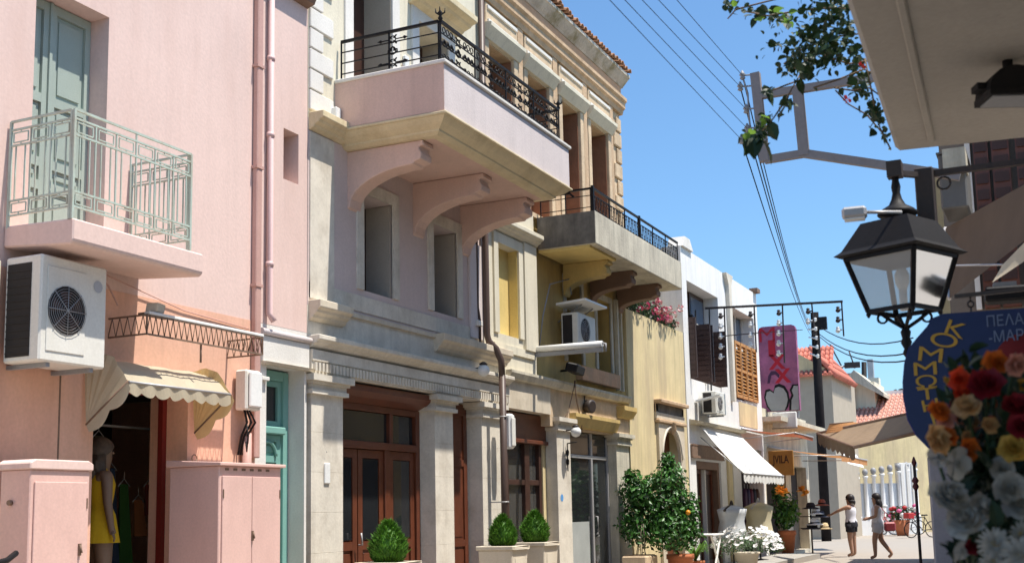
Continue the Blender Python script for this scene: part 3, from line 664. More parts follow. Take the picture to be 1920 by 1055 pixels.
# ================================================================== low yellow house with terrace and arched door
yh = thing('house', 'low yellow plastered terrace house with carved stone arched doorway', 'house', (FX, 23.3, 0))
MB().wall(21.41, 25.15, 0, 5.22, FX-.01, .44, [(23.25, 24.45, 0, 3.0)]).build('wall', 'yellow', yh)
shell(yh, 21.41, 25.15, 4.6, 'yellow')
b = MB()
arc = [(23.85+.60*math.cos(a), 2.42+.60*math.sin(a)) for a in [math.pi*i/14 for i in range(15)]]
b.prism([(23.0, .14), (23.25, .14), (23.25, 2.42)]+[p for p in reversed(arc)]+[(24.45, .14), (24.75, .14), (24.75, 3.12), (23.0, 3.12)], 'x', FX-.012, FX+.05)
b.build('arch_surround', 'stoneB', yh)
b = MB(); b.ring((FX+.05, 23.85, 2.42), (0, 1, 0), (0, 0, 1), .66, .03, 14, 5, 0, math.pi); b.build('arch_moulding', 'stone', yh)
MB().box(FX-.25, FX-.20, 23.25, 24.45, .13, 3.0).build('arched_door', 'brownwood', yh)
b = MB(); b.lathe([(.02, -.1), (.09, 0), (.07, .12), (.1, .16)], (FX+.07, 23.85, 3.02), 8); b.build('keystone', 'oldstone', yh)
for k, (z0, z1, pr, m) in enumerate(((3.13, 3.20, .10, 'oldstone'), (3.20, 3.34, .05, 'stoneB'), (3.34, 3.52, .03, 'darkconcrete'), (3.52, 3.60, .16, 'oldstone'))):
    MB().box(FX-.02, FX+pr, 22.92, 24.82, z0+.001, z1).build('door_hood', m, yh, bevel=.015)
b = MB(); b.box(FX-.01, FX+.03, 22.92, 23.05, 3.345, 3.515); b.box(FX-.01, FX+.03, 24.69, 24.82, 3.345, 3.515); b.build('hood_bracket', 'oldstone', yh)

# ================================================================== white house with dark and orange shutters
wh = thing('house', 'white house with dark brown and orange shutters above a brown shop door', 'house', (FX, 28.7, 0))
MB().wall(25.17, 32.2, 0, 7.18, FX, .45, [(25.55, 28.15, 4.25, 6.46), (29.42, 31.75, 4.1, 6.44), (25.7, 27.75, .13, 2.45), (29.4, 31.9, .13, 2.9)]).build('wall', 'whitewash', wh)
shell(wh, 25.17, 32.2, 7.0, 'whitewash')
b = MB(); b.prism([(25.6-.4, 7.18), (25.35, 7.42), (25.75, 7.42), (26.0, 7.18)], 'x', FX-.3, FX+.06); b.build('parapet_end', 'white', wh)
b = MB(); b.prism([(28.7, 7.18), (28.9, 6.9), (28.95, 4.0), (29.12, 4.0), (29.16, 6.9), (29.35, 7.18)], 'x', FX+.001, FX+.10); b.build('rain_spout', 'stone', wh)
MB().box(FX-.1, FX+.12, 31.85, 32.2, 7.19, 7.30).build('chimney_cap', 'rust', wh)
for y0, y1 in ((25.55, 26.80), (26.95, 28.15)):
    wd = MB().box(FX-.42, FX-.36, y0, y1, 4.25, 6.45).build('window', 'darkwood', wh)
    MB().box(FX-.355, FX-.35, y0+.08, y1-.08, 5.75, 6.35).build('pane', mat('sky glass', (.05, .10, .17), rough=.05, bump=0, spec=.8), wd)
    b = MB(); b.box(FX-.36, FX-.28, y0, y1, 5.62, 5.72); b.build('transom', 'white', wd)
    for yy, ax in ((y0+.02, -1), (y1-.06, 1)):
        s_ = MB(); s_.box(FX-.34, FX+.16, yy, yy+.035, 4.27, 5.62)
        o = s_.build('shutter', 'shutterbrown', wd)
        for q in range(11): MB().box(FX-.30, FX+.12, yy-.012, yy-.002, 4.34+q*.115, 4.42+q*.115).build('slat', 'shutterbrown', o)
    MB().box(FX-.34, FX-.31, y0+.06, y0+.55, 4.27, 5.60).build('door_panel', 'brownwood', wd)
wd = MB().box(FX-.42, FX-.36, 29.42, 31.75, 4.12, 6.42).build('window', 'darkwood', wh)
b = MB(); b.box(FX-.36, FX-.30, 29.42, 31.75, 5.52, 5.60)
for i in range(4): b.box(FX-.36, FX-.30, 29.42+i*.755, 29.42+i*.755+.06, 5.6, 6.42)
b.build('transom', 'white', wd)
MB().box(FX-.355, FX-.345, 29.5, 31.7, 5.6, 6.4).build('pane', bpy.data.materials['sky glass'], wd)
for i in range(4):
    y = 29.46+i*.57; o = MB()
    o.box(FX-.02, FX+.05, y, y+.05, 4.15, 5.58); o.box(FX-.02, FX+.05, y+.47, y+.52, 4.15, 5.58); o.box(FX-.02, FX+.05, y+.05, y+.47, 4.15, 4.22); o.box(FX-.02, FX+.05, y+.05, y+.47, 5.5, 5.58); o.box(FX-.02, FX+.05, y+.05, y+.47, 4.82, 4.89)
    o = o.build('shutter', 'orangewood', wd)
    for q in range(14):
        z = 4.25+q*.09
        if 4.78 < z < 4.9: continue
        MB().add([(FX-.015, y+.05, z+.07), (FX+.045, y+.05, z), (FX+.045, y+.47, z), (FX-.015, y+.47, z+.07)], [(0, 1, 2, 3)]).build('slat', 'orangewood', o)
MB().box(FX-.005, FX+.012, 29.7, 31.6, 3.45, 4.05).build('yellow_patch', 'yellow', wh)
# shop door of the white house
b = MB(); b.box(FX-.3, FX-.05, 25.7, 25.85, .13, 2.45); b.box(FX-.3, FX-.05, 27.6, 27.75, .13, 2.45); b.box(FX-.3, FX-.05, 25.85, 27.6, 2.28, 2.45); b.build('shop_door_frame', 'brown', wh)
for y0, y1 in ((25.86, 26.68), (26.78, 27.59)): leaf(wh, FX-.18, y0, y1, .14, 2.27, 'brownwood', 'darkwood', rails=(.7,), stile=.1, name='shop_door', panel='door_panel')
MB().box(FX-.2, FX-.1, 26.69, 26.77, .14, 2.27).build('door_post', 'white', wh)
MB().box(FX+.001, FX+.05, 28.25, 28.62, .14, 3.0).build('yellow_pilaster', 'yellow', wh); MB().box(FX+.001, FX+.07, 28.63, 29.35, .14, 3.1).build('pilaster', 'white', wh)
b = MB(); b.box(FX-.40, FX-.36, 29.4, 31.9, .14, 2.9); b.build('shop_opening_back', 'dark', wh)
ws = thing('shop_sign', 'brown wooden shop sign board above the brown door', 'sign', (FX, 26.6, 2.6))
b = MB(); b.box(FX+.005, FX+.05, 25.3, 27.9, 2.5, 2.80); b.build('board', 'rust', ws, bevel=.01)
b = MB(); b.box(FX+.051, FX+.06, 25.3, 27.9, 2.50, 2.53); b.box(FX+.051, FX+.06, 25.3, 27.9, 2.77, 2.80); b.build('border', 'brown', ws)
# ================================================================== houses where the street bends
s2 = thing('house', 'low shop house behind the orange awnings and graffiti sign', 'house', (FX-.1, 36, 0))
MB().wall(32.22, 38.6, 0, 4.1, FX-.1, .4, [(32.7, 35.2, .1, 2.6), (35.9, 38.2, .1, 2.6)]).build('wall', 'concrete', s2)
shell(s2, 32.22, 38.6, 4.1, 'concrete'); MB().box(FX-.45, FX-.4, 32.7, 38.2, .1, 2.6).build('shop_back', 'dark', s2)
MB().box(FX-.1, FX+.5, 32.22, 38.6, 3.70, 3.82).build('canopy_slab', 'concrete', s2)
tg = thing('house', 'beige gabled house with red tile roof behind the black pole', 'house', (-11, 54, 0))
gy0, gy1 = 52.0, 58.0
MB().box(-15, -9.05, gy0, gy1, 0, 7.0).build('walls', mat('beige plaster', (.42, .36, .28), var=.08), tg)
b = MB(); b.prism([(-14, 7.0), (-9.06, 7.0), (-9.06, 7.1), (-10.8, 8.2), (-14, 7.6)], 'y', gy0+.02, gy1); b.build('gable', 'yellow', tg)
def tiled_slope(t, A, B, C, D, m, nx, name='roof'):
    """A-B eave, D-C ridge; rows of ribs running from eave to ridge"""
    A, B, C, D = map(Vector, (A, B, C, D)); b = MB(); n_ = (B-A).cross(D-A).normalized()
    if n_.z < 0: n_ = -n_
    b.add([A, B, C, D, A-n_*.06, B-n_*.06, C-n_*.06, D-n_*.06], [(0, 1, 2, 3), (7, 6, 5, 4), (0, 4, 5, 1), (1, 5, 6, 2), (2, 6, 7, 3), (3, 7, 4, 0)])
    o = b.build(name, m, t); b = MB()
    for i in range(nx):
        u = (i+.5)/nx; p, q = A.lerp(B, u)+n_*.01, D.lerp(C, u)+n_*.01
        L = (q-p).length; k = max(2, int(L/.45))
        for j in range(k):
            b.tube([p.lerp(q, j/k), p.lerp(q, (j+1)/k)], [(B-A).length/nx*.42, (B-A).length/nx*.34], 6)
    r = b.build('tile_rows', m, o, kind='stuff'); return o
tiled_slope(tg, (-13, gy0-.3, 6.95), (-8.95, gy0-.3, 6.95), (-9.25, gy0+2.2, 8.45), (-13, gy0+2.2, 8.45), 'tilered', 20)
tiled_slope(tg, (-8.8, gy0-.2, 6.85), (-8.8, gy0+5, 6.85), (-9.9, gy0+5, 8.2), (-9.9, gy0-.2, 8.2), 'tilered', 18)
mh = thing('house', 'distant mauve house with flat balcony slab above the pink tiled roof', 'house', (-9.5, 68, 0))
c0 = PD(1560, 755, 66); c1 = PD(1600, 755, 66)
MB().box(c0.x-1.2, c1.x, 68, 72, 0, PD(1580, 697, 66).z).build('walls', mat('mauve plaster', (.34, .25, .235), var=.1), mh)
MB().box(c1.x, c1.x+1.1, 68.2, 72, 0, PD(1580, 715, 66).z).build('rear_wing', 'cream', mh)
MB().prism([(c1.x-.2, 8.35), (c1.x+.2, 8.75), (c1.x+1.7, 7.4), (c1.x+1.7, 7.2)], 'y', 67.2, 71).build('balcony_slab', 'concrete', mh)
pt = thing('house', 'low cream house with faded pink tile roof and white parapet edge', 'house', (-8, 66, 0))
e0, e1, r1, r0 = PD(1575, 793, 62), PD(1712, 770, 62), PD(1705, 752, 66), PD(1560, 757, 66)
ex0, ex1 = e0.x-1, e1.x+1.6
MB().box(ex0, ex1, 65.5, 72, 0, e0.z-.35).build('walls', 'cream', pt)
tiled_slope(pt, (ex0, 65.3, e0.z-.3), (ex1, 65.3, e0.z-.3), (ex1, 70, r1.z+.5), (ex0, 70, r1.z+.5), 'tilepink', 26)
MB().box(ex0, ex1, 70, 70.3, 3, r1.z+.75).build('ridge_parapet', 'whitewash', pt); MB().box(ex0-.15, ex0, 65.2, 70, 3, e0.z).build('side_parapet', 'whitewash', pt)
MB().prism([(65.2, e0.z-.1), (70, r1.z+.75), (70, r1.z+.3), (65.2, e0.z-.5)], 'x', ex1, ex1+.3).build('side_parapet', 'whitewash', pt)
ch = PD(1635, 735, 75)
cm = thing('chimney', 'cream chimney stack behind the pink tiled roof', 'chimney', (ch.x, ch.y, 0))
MB().box(ch.x-.45, ch.x+.45, ch.y, ch.y+.8, 0, ch.z+.9).build('stack', 'cream', cm); MB().box(ch.x-.2, ch.x+.15, ch.y+.1, ch.y+.5, ch.z+.9, ch.z+2.1).build('flue', 'steel', cm)
# yellow wall and white fence where the street turns: both run away to the right
L0 = PD(1560, 994, 55); L0.z = 0; fd = Vector((math.cos(R(47)), math.sin(R(47)), 0)); fnm = Vector((fd.y, -fd.x, 0))
def alongpx(px_, off=0.0):
    """distance along the fence line at which it crosses a sight line"""
    rr = ray(px_, 960); a = Vector((rr.x, rr.y)); p = L0-fnm*off; den = fd.x*a.y-fd.y*a.x
    return -(p.x*a.y-p.y*a.x)/den
FL = alongpx(1717)
def fbox(b, t0, t1, o0, o1, z0, z1):
    c = L0+fd*(t0+t1)/2+fnm*(o0+o1)/2; return b.obox(c+Vector((0, 0, (z0+z1)/2)), fd*(t1-t0)/2, fnm*(o1-o0)/2, Vector((0, 0, (z1-z0)/2)))
tag(fbox(MB(), -3.5, alongpx(1765, 2.5)+3, -2.9, -2.5, 0, 5.4).build('wall', 'yellow'), 'plain yellow garden wall behind the white balustrade fence', 'wall')
fn = thing('fence', 'white balustrade fence of tall turned posts at the end of street', 'fence', L0)
fbox(MB(), -.8, FL+.2, -.15, .15, 0, .75).build('base_wall', 'whitewash', fn)
fbox(MB(), -.8, FL, -.12, -.05, .75, 2.4).build('panel', mat('pale grey fence panel', (.66, .67, .67), var=.05), fn)
for i in range(11):
    q = L0+fd*alongpx(1562+17.5*i*.9)+fnm*.05; k = 1+.22*(i/10)
    p = MB(); p.lathe([(.13, .75), (.13, .85), (.09, .9), (.085, 2.4*k), (.13, 2.45*k), (.13, 2.52*k)], q, 10); o = p.build('post', 'whitewash', fn)
    p = MB(); p.lathe([(.03, 2.52*k), (.11, 2.58*k), (.14, 2.70*k), (.09, 2.8*k), (.01, 2.83*k)], q, 10); p.build('ball_cap', 'acgrey', o)
fbox(MB(), FL-.9, FL+.1, -.2, .12, .76, 3.35).build('gate_panel', 'whitewash', fn)
for i in range(3): fbox(MB(), FL-.85+i*.32, FL-.70+i*.32, .121, .17, .8, 3.3).build('gate_bar', 'white', fn)
# ================================================================== things fixed to the left-hand fronts
def facade_fan(b, c, rad, x, n=20):
    for i in range(n):
        a0, a1 = 2*math.pi*i/n, 2*math.pi*(i+1)/n
        b.add([(x, c[0], c[1]), (x, c[0]+rad*math.cos(a0), c[1]+rad*math.sin(a0)), (x, c[0]+rad*math.cos(a1), c[1]+rad*math.sin(a1))], [(0, 1, 2)])
def air_con(label, x0, x1, y0, y1, z0, z1, side_dark=True, big=True):
    t = thing('air_conditioner', label, 'air conditioner', (x0, (y0+y1)/2, z0))
    MB().box(x0, x1, y0, y1, z0, z1).build('casing', 'acwhite', t, bevel=.015)
    h = z1-z0; ww = y1-y0
    s = MB().box(x0+.03, x1-.10, y0-.004, y0+.001, z0+.05*h, z1-.07*h).build('side_coil', 'dark', t)
    for q in range(12):
        zz = z0+.08*h+q*.07*h
        MB().box(x0+.03, x1-.10, y0-.009, y0-.0045, zz, zz+.012).build('fin', 'dark', s) if big else None
    fp = MB().box(x1, x1+.008, y0+.06, y0+ww*.66, z0+.10*h, z1-.10*h).build('fan_panel', 'acwhite', t, bevel=.006)
    cy, cz, rad = y0+.06+(ww*.66-.06)/2, (z0+z1)/2, min(h*.36, ww*.28)
    b = MB(); facade_fan(b, (cy, cz), rad, x1+.0095); b.build('fan_recess', 'dark', t)
    b = MB()
    for k in range(5):
        a = k*2*math.pi/5
        b.add([(x1+.011, cy, cz), (x1+.011, cy+rad*.85*math.cos(a), cz+rad*.85*math.sin(a)), (x1+.011, cy+rad*.85*math.cos(a+.8), cz+rad*.85*math.sin(a+.8))], [(0, 1, 2)])
    b.build('fan_blades', 'shutterbrown', t)
    b = MB()
    for rr in [rad*(k+1)/(9 if big else 5) for k in range(9 if big else 5)]: b.ring((x1+.02, cy, cz), (0, 1, 0), (0, 0, 1), rr, .0022 if big else .005, 20, 3)
    for k in range(4):
        a = k*math.pi/4; d = Vector((0, math.cos(a), math.sin(a)))*rad; b.tube([Vector((x1+.024, cy, cz))-d, Vector((x1+.024, cy, cz))+d], .0035, 4)
    b.build('fan_grille', 'acgrey', t)
    for yy in (y0+.12, y1-.12):
        MB().box(FX, x1-.03, yy-.02, yy+.02, z0-.035, z0-.001).build('bracket', 'acgrey', t)
    return t
ac = air_con('large off white air conditioner under the green railed balcony', -7.43, -7.05, 6.66, 7.355, 2.62, 3.45)
b = MB(); facade_fan(b, (7.25, 3.28), .05, -7.046, 12); b.build('maker_badge', mat('grey badge', (.42, .43, .46), bump=0), ac)
b = MB(); b.tube([(FX+.05, 7.62, 3.52), (FX+.06, 7.66, 3.4), (FX+.04, 7.72, 3.2)], .012, 5); b.tube([(FX+.05, 7.62, 3.52), (FX+.09, 7.75, 3.4), (FX+.10, 7.85, 3.25)], .008, 5); b.tube([(FX+.04, 7.5, 3.5), (FX+.05, 7.62, 3.53), (FX+.02, 8.8, 3.35), (FX+.015, 9.8, 3.3)], .006, 5)
tag(b.build('cable', 'pinkpipe'), 'loose pink painted cables looping below the green railed balcony', 'cable')
# lattice sign girder with white top board
tr = thing('lattice_girder', 'brown lattice sign girder with white top board above striped awning', 'sign bracket', (FX, 8.6, 3.0))
tx, ty0, ty1, tz0, tz1 = -7.07, 7.85, 9.47, 2.975, 3.14
b = MB()
for z in (tz0, tz1): b.bar((FX, ty0, z), (tx, ty0, z), .014); b.bar((tx, ty0, z), (tx, ty1, z), .0145); b.bar((tx, ty1, z), (FX, ty1, z), .014)
b.bar((tx, ty0, tz0), (tx, ty0, tz1), .012); b.bar((tx, ty1, tz0), (tx, ty1, tz1), .012)
n = 22
for i in range(n):
    a, c = ty0+(ty1-ty0)*i/n, ty0+(ty1-ty0)*(i+1)/n
    b.tube([(tx, a, tz0), (tx, (a+c)/2, tz1), (tx, c, tz0)], .0055, 4)
for i in range(5):
    a, c = FX+(tx-FX)*i/5, FX+(tx-FX)*(i+1)/5
    b.tube([(a, ty0, tz0), ((a+c)/2, ty0, tz1), (c, ty0, tz0)], .0055, 4); b.tube([(a, ty1, tz0), ((a+c)/2, ty1, tz1), (c, ty1, tz0)], .0055, 4)
b.tube([(tx-.02, 8.58, tz0), (tx-.02, 8.58, tz0-.17)], .010, 5)
b.build('lattice', 'rust', tr)
MB().box(tx-.05, tx+.012, ty0+.02, ty1+.01, tz1+.009, tz1+.035).build('top_board', 'whitewash', tr, bevel=.004)
MB().box(tx-.12, tx-.05, ty0+.02, ty0+.35, tz1+.012, tz1+.03).build('lamp_plate', 'rust', tr)
fl = thing('floodlight', 'small white floodlight box on top of the lattice girder', 'floodlight', (tx-.1, 8.0, tz1))
b = MB(); b.obox((tx-.06, 8.02, tz1+.085), (.05, .02, 0), (-.02, .07, 0), (0, .01, .04)); b.build('housing', 'stoneB', fl, bevel=.008)
MB().box(tx-.08, tx-.04, 8.0, 8.04, tz1+.036, tz1+.06).build('foot', 'rust', fl)
# scalloped hood awning
aw = thing('awning', 'cream scalloped hood awning over the dress shop doorway', 'awning', (FX, 8.5, 2.2))
ay0, ay1, wz, piv = 7.80, 8.72, 2.78, 2.20
wy0, wy1 = 7.64, 8.98
fxx, fz = -7.06, 2.545
N = 8
def hood(y0w, y1w, y0f, y1f):
    b = MB(); K = 14
    rows = []
    for k in range(4):
        u = k/3; xw, zw = FX+.02+(fxx-FX-.02)*u, wz+(fz-wz)*u+.05*math.sin(math.pi*u)
        rows.append([(xw, (y0w+(y0f-y0w)*u)+((y1w-y0w)*(1-u)+(y1f-y0f)*u)*i/K, zw+.006*math.sin(i*1.9+k)) for i in range(K+1)])
    for k in range(3):
        for i in range(K): b.add([rows[k][i], rows[k][i+1], rows[k+1][i+1], rows[k+1][i]], [(0, 1, 2, 3)])
    return b
yf0, yf1 = 7.64, 8.97
hood(7.60, 9.24, yf0, yf1).build('canopy_cloth', 'canvas', aw)
def valance(b, A, B, drop, sc, n, dip=.035, K=6):
    A, B = Vector(A), Vector(B)
    for i in range(n*K):
        u0, u1 = i/(n*K), (i+1)/(n*K)
        f = lambda u: drop+dip*abs(math.sin(math.pi*u*n))
        p, q = A.lerp(B, u0), A.lerp(B, u1); wv = .006*math.sin(u0*n*5); wv2 = .006*math.sin(u1*n*5); d = Vector((1, 0, 0))
        b.add([p+d*wv, q+d*wv2, q+d*wv2*2-Vector((0, 0, f(u1))), p+d*wv*2-Vector((0, 0, f(u0)))], [(0, 1, 2, 3)])
b = MB(); valance(b, (fxx, yf0, fz), (fxx, yf1, fz), .085, 1, 8); b.build('valance', 'canvas', aw)
def wing(y_w, y_f, sgn, m):
    """folded side panel: a fan of cloth from the wall to the front bar, pivoting low by the wall"""
    b = MB(); P = Vector((FX+.06, y_w, piv)); top = [(FX+.02, y_w, wz), (FX+.16, y_w+(y_f-y_w)*.3, wz+.03), (FX+.30, y_w+(y_f-y_w)*.65, wz-.02), (fxx, y_f, fz)]
    top = [Vector(p) for p in top]; n = 9; pts = []
    for i in range(n+1):
        u = i/n*3; k = min(2, int(u)); p = top[k].lerp(top[k+1], u-k); pts.append(p+Vector((0, .018*(i % 2)*sgn, 0)))
    for i in range(n): b.add([P, pts[i], pts[i+1]], [(0, 1, 2)])
    # scalloped flap hanging below the last rib
    K = 12; A, B = P, pts[-1]
    for i in range(K):
        u0, u1 = i/K, (i+1)/K; f = lambda u: .07+.05*abs(math.sin(math.pi*u*2.0))
        o = Vector((.5, 0, -.85)).normalized()
        b.add([A.lerp(B, u0), A.lerp(B, u1), A.lerp(B, u1)+o*f(u1), A.lerp(B, u0)+o*f(u0)], [(0, 1, 2, 3)])
    b.build('side_wing', m, aw)
    b = MB(); b.tube([P, pts[-1]], .009, 5); b.build('rib', 'rust', aw)
wing(7.56, yf0, -1, 'canvas'); wing(8.93, yf1, 1, 'canvasY')
b = MB(); b.tube([(fxx, yf0, fz), (fxx, yf1, fz)], .011, 5); b.build('front_bar', 'steel', aw)
# drainpipes of the pink house
dp = thing('drainpipe', 'salmon pink square drainpipe running the full height of pink house', 'drainpipe', (FX, 9.87, 0))
b = MB(); b.box(FX+.004, FX+.07, 9.84, 9.93, 2.0, 9.2); b.build('pipe', 'pinkpipe', dp, bevel=.01)
for z in (3.75, 5.0, 6.1): MB().box(FX+.004, FX+.08, 9.825, 9.945, z, z+.03).build('clamp', 'pinkpipe', dp)
dp = thing('drainpipe', 'thin pale pink drainpipe stopping above white lintel of street door', 'drainpipe', (FX, 10.1, 3.3))
b = MB(); b.tube([(FX+.05, 10.09, 9.2), (FX+.05, 10.09, 3.50), (FX+.09, 10.12, 3.42)], .035, 8); b.build('pipe', 'pinkpipe2', dp)
for z in (4.0, 5.4, 6.25): b = MB(); b.lathe([(.043, z), (.043, z+.05)], (FX+.05, 10.09, 0), 8); b.build('collar', 'pinkpipe2', dp)
# electricity meter box with cables
def meter(label, x, y0, y1, z0, z1, cab=True):
    t = thing('meter_box', label, 'meter box', (FX, (y0+y1)/2, z0))
    MB().box(FX+.03, x, y0, y1, z0, z1).build('box', 'acwhite', t, bevel=.015)
    MB().box(x+.001, x+.03, y0+.03, y1-.01, z0+.03, z1-.02).build('lid', 'plasticwhite', t, bevel=.012)
    return t
mt = meter('white electricity meter box with hanging cables beside the awning', -7.33, 9.56, 9.80, 2.46, 2.86)
b = MB()
for k, yy in enumerate((9.60, 9.64, 9.68)): b.tube([(-7.38, yy, 2.46), (-7.36+.02*k, yy+.02, 2.34), (-7.42, yy+.01, 2.2), (-7.45, yy, 2.02)], .012, 5)
b.tube([(-7.38, 9.63, 2.36), (-7.33, 9.60, 2.2), (-7.36, 9.62, 2.05), (-7.4, 9.66, 2.15)], .008, 5); b.build('cables', 'black', mt)
b = MB(); b.tube([(-7.44, 9.72, 2.24), (-7.44, 9.72, 1.2)], .05, 8); b.build('conduit', 'pinkpipe', mt)
# pink utility cabinets standing on the pavement
def cabinet(label, x0, x1, y0, y1, zt, doors, lid):
    t = thing('utility_cabinet', label, 'utility cabinet', ((x0+x1)/2, (y0+y1)/2, 0))
    MB().box(x0, x1, y0, y1, .10, zt-.06).build('body', 'pinkpaint', t, bevel=.008); MB().box(x0+.02, x1-.02, y0+.02, y1-.02, 0, .099).build('plinth', 'concrete', t)
    if lid == 'round':
        b = MB(); b.prism([(y0-.02, zt-.06), (y1+.02, zt-.06), (y1+.02, zt-.01), (y1-.03, zt+.015), (y0+.03, zt+.015), (y0-.02, zt-.01)], 'x', x0-.02, x1+.02); b.build('lid', 'pink', t, bevel=.008)
    else:
        b = MB(); b.prism([(x0-.02, zt-.06), (x1+.04, zt-.06), (x1+.04, zt-.03), (x0-.02, zt+.005)], 'y', y0-.03, y1+.03); b.build('lid', 'pinkpaint', t, bevel=.006)
        b = MB(); b.ring(((x0+x1)/2-.1, y0+.12, zt+.02), (0, 1, 0), (0, 0, 1), .035, .006, 10, 4); b.build('lifting_eye', 'rust', t)
        b = MB()
        for i in range(6): b.box(x1+.001, x1+.006, y0+.08+i*(y1-y0-.2)/6, y0+.13+i*(y1-y0-.2)/6, zt-.10, zt-.08)
        b.build('vent_slots', 'rust', t)
    w_ = (y1-y0-.06)/doors
    for i in range(doors):
        a = y0+.03+w_*i
        d = MB().box(x1+.001, x1+.016, a+.004, a+w_-.004, .16, zt-.15).build('door', 'pinkpaint', t, bevel=.004)
        for z in (.4, zt-.35): MB().box(x1+.001, x1+.022, (a+w_-.016) if i == doors-1 else a+.006, (a+w_-.006) if i == doors-1 else a+.016, z, z+.08).build('hinge', 'rust', d)
    b = MB(); yl = y0+.03+(w_ if doors > 1 else w_*.85)
    b.box(x1+.017, x1+.03, yl-.012, yl+.012, zt*.62, zt*.62+.09); b.tube([(x1+.03, yl, zt*.62+.08), (x1+.045, yl, zt*.62+.02)], .008, 5); b.build('latch', 'rust', t)
    return t
c1 = cabinet('pink single door utility cabinet with domed lid below the air conditioner', -7.22, -6.92, 6.50, 7.09, 1.85, 1, 'round')
b = MB(); b.tube([(-7.1, 6.498, 1.55), (-7.1, 6.47, 1.55)], .02, 8); b.build('lock', 'rust', c1)
cabinet('pink double door utility cabinet with flat lid beside teal door', -7.44, -6.88, 8.60, 9.52, 1.93, 2, 'flat')
# brown drainpipe between lavender and yellow walls
bp = thing('drainpipe', 'dark brown drainpipe bending over cornice between lavender and yellow walls', 'drainpipe', (FX, 15.3, 0))
b = MB(); b.tube([(FX+.07, 15.20, 10.0), (FX+.07, 15.20, 3.92), (FX+.09, 15.22, 3.82), (FX+.17, 15.28, 3.72), (FX+.22, 15.34, 3.55), (FX+.22, 15.36, 3.3)], .05, 8); b.tube([(FX+.22, 15.36, 3.34), (FX+.22, 15.36, .13)], .052, 8)
b.build('pipe', 'brownpipe', bp)
for z in (2.75, 1.55): b = MB(); b.ring((FX+.22, 15.36, z), (1, 0, 0), (0, 1, 0), .057, .01, 10, 4); b.box(FX, FX+.2, 15.35, 15.37, z-.008, z+.008); b.build('clamp', 'steel', bp)
b = MB(); b.tube([(FX+.03, 15.0, 5.3), (FX+.03, 15.0, 4.3), (FX+.05, 15.02, 4.1), (FX+.05, 15.02, 3.78)], .018, 6); b.build('thin_pipe', 'brownpipe', bp)
b = MB(); b.box(FX+.001, FX+.07, 14.92, 15.08, 4.02, 4.10); b.build('junction', 'white', bp, bevel=.01)
mt2 = thing('meter_box', 'slim white plastic box fixed beside the brown drainpipe', 'meter box', (FX+.2, 15.5, 2.3))
MB().box(FX+.12, FX+.30, 15.44, 15.60, 2.30, 2.80).build('box', 'plasticwhite', mt2, bevel=.03); MB().box(FX+.301, FX+.315, 15.46, 15.58, 2.34, 2.74).build('lid', 'acwhite', mt2, bevel=.006)
# glass globe lamps
def globe(label, x, y, z):
    t = thing('globe_lamp', label, 'wall lamp', (FX, y, z), None)
    b = MB(); b.tube([(FX+.0, y, z+.02), (x-.05, y, z+.04), (x, y, z+.09)], .014, 6); b.lathe([(.05, .07), (.06, .09), (.02, .12)], (x, y, z), 10); b.build('arm', 'iron', t)
    b = MB(); b.lathe([(.02, -.085), (.06, -.065), (.085, -.02), (.085, .02), (.06, .06), (.04, .072)], (x, y, z), 14); b.build('globe', 'plasticwhite', t)
globe('white globe lamp on the cornice beside brown drainpipe bend', -7.3, 14.80, 3.36)
globe('white globe lamp on corner pillar of dark glazed shop front', -7.28, 18.12, 2.68)
b = MB(); b.ring((FX+.03, 18.2, 2.35), (0, 1, 0), (0, 0, 1), .05, .01, 10, 4); b.ring((FX+.03, 18.2, 2.2), (0, 1, 0), (0, 0, 1), .05, .01, 10, 4); b.tube([(FX+.03, 18.2, 2.5), (FX+.03, 18.2, 2.05)], .01, 4); b.tube([(FX+.03, 18.2, 2.5), (FX+.2, 18.2, 2.52)], .01, 4)
tag(b.build('iron_ornament', 'black'), 'small black wrought iron ornament on the white corner pillar', 'ornament')
b = MB(); facade_fan(b, (17.98, 1.62), .06, FX+.004, 10); b.v = [v for v in b.v]
tag(b.build('sticker', mat('blue sticker', (.10, .30, .62), bump=0)), 'pale blue sticker on the corner pillar of the shop front', 'sticker')
# white fluorescent tube sign arm + air conditioner of the ochre wall
tl = thing('tube_lamp', 'long white tube lamp arm sticking out from yellow window pilaster', 'lamp', (FX, 17.05, 3.9))
b = MB(); b.tube([(FX+.02, 17.02, 3.92), (-6.36, 17.02, 3.92)], .05, 10); b.build('tube', 'plasticwhite', tl)
b = MB(); b.box(FX+.02, -6.36, 17.0, 17.05, 3.80, 3.862); b.tube([(-6.36, 17.02, 3.93), (-6.31, 17.02, 3.92), (-6.31, 17.02, 3.80)], .02, 6); b.build('housing', 'acgrey', tl)
ac2 = air_con('grey air conditioner with small white shelf on the ochre wall', -7.42, -7.12, 17.95, 18.75, 4.08, 4.62, big=False)
sh = thing('shelf', 'thin white shelf board above the grey air conditioner', 'shelf', (FX, 18.3, 4.75))
b = MB(); b.obox((-7.2, 18.35, 4.78), (.26, 0, .02), (0, .5, 0), (0, 0, .018)); b.build('board', 'plasticwhite', sh); b = MB(); b.tube([(FX-.04, 18.1, 4.5), (-7.1, 18.1, 4.76)], .01, 4); b.tube([(FX-.04, 18.6, 4.5), (-7.1, 18.6, 4.76)], .01, 4); b.build('bracket', 'acgrey', sh)
b = MB(); b.tube([(FX-.04, 17.3, 3.96), (FX+.02, 17.35, 4.5), (FX+.05, 17.6, 5.05), (FX+.1, 18.3, 5.25), (FX+.1, 18.4, 5.0)], .012, 5)
tag(b.build('cable', 'acgrey'), 'grey cable arching up the ochre wall beside yellow window', 'cable')
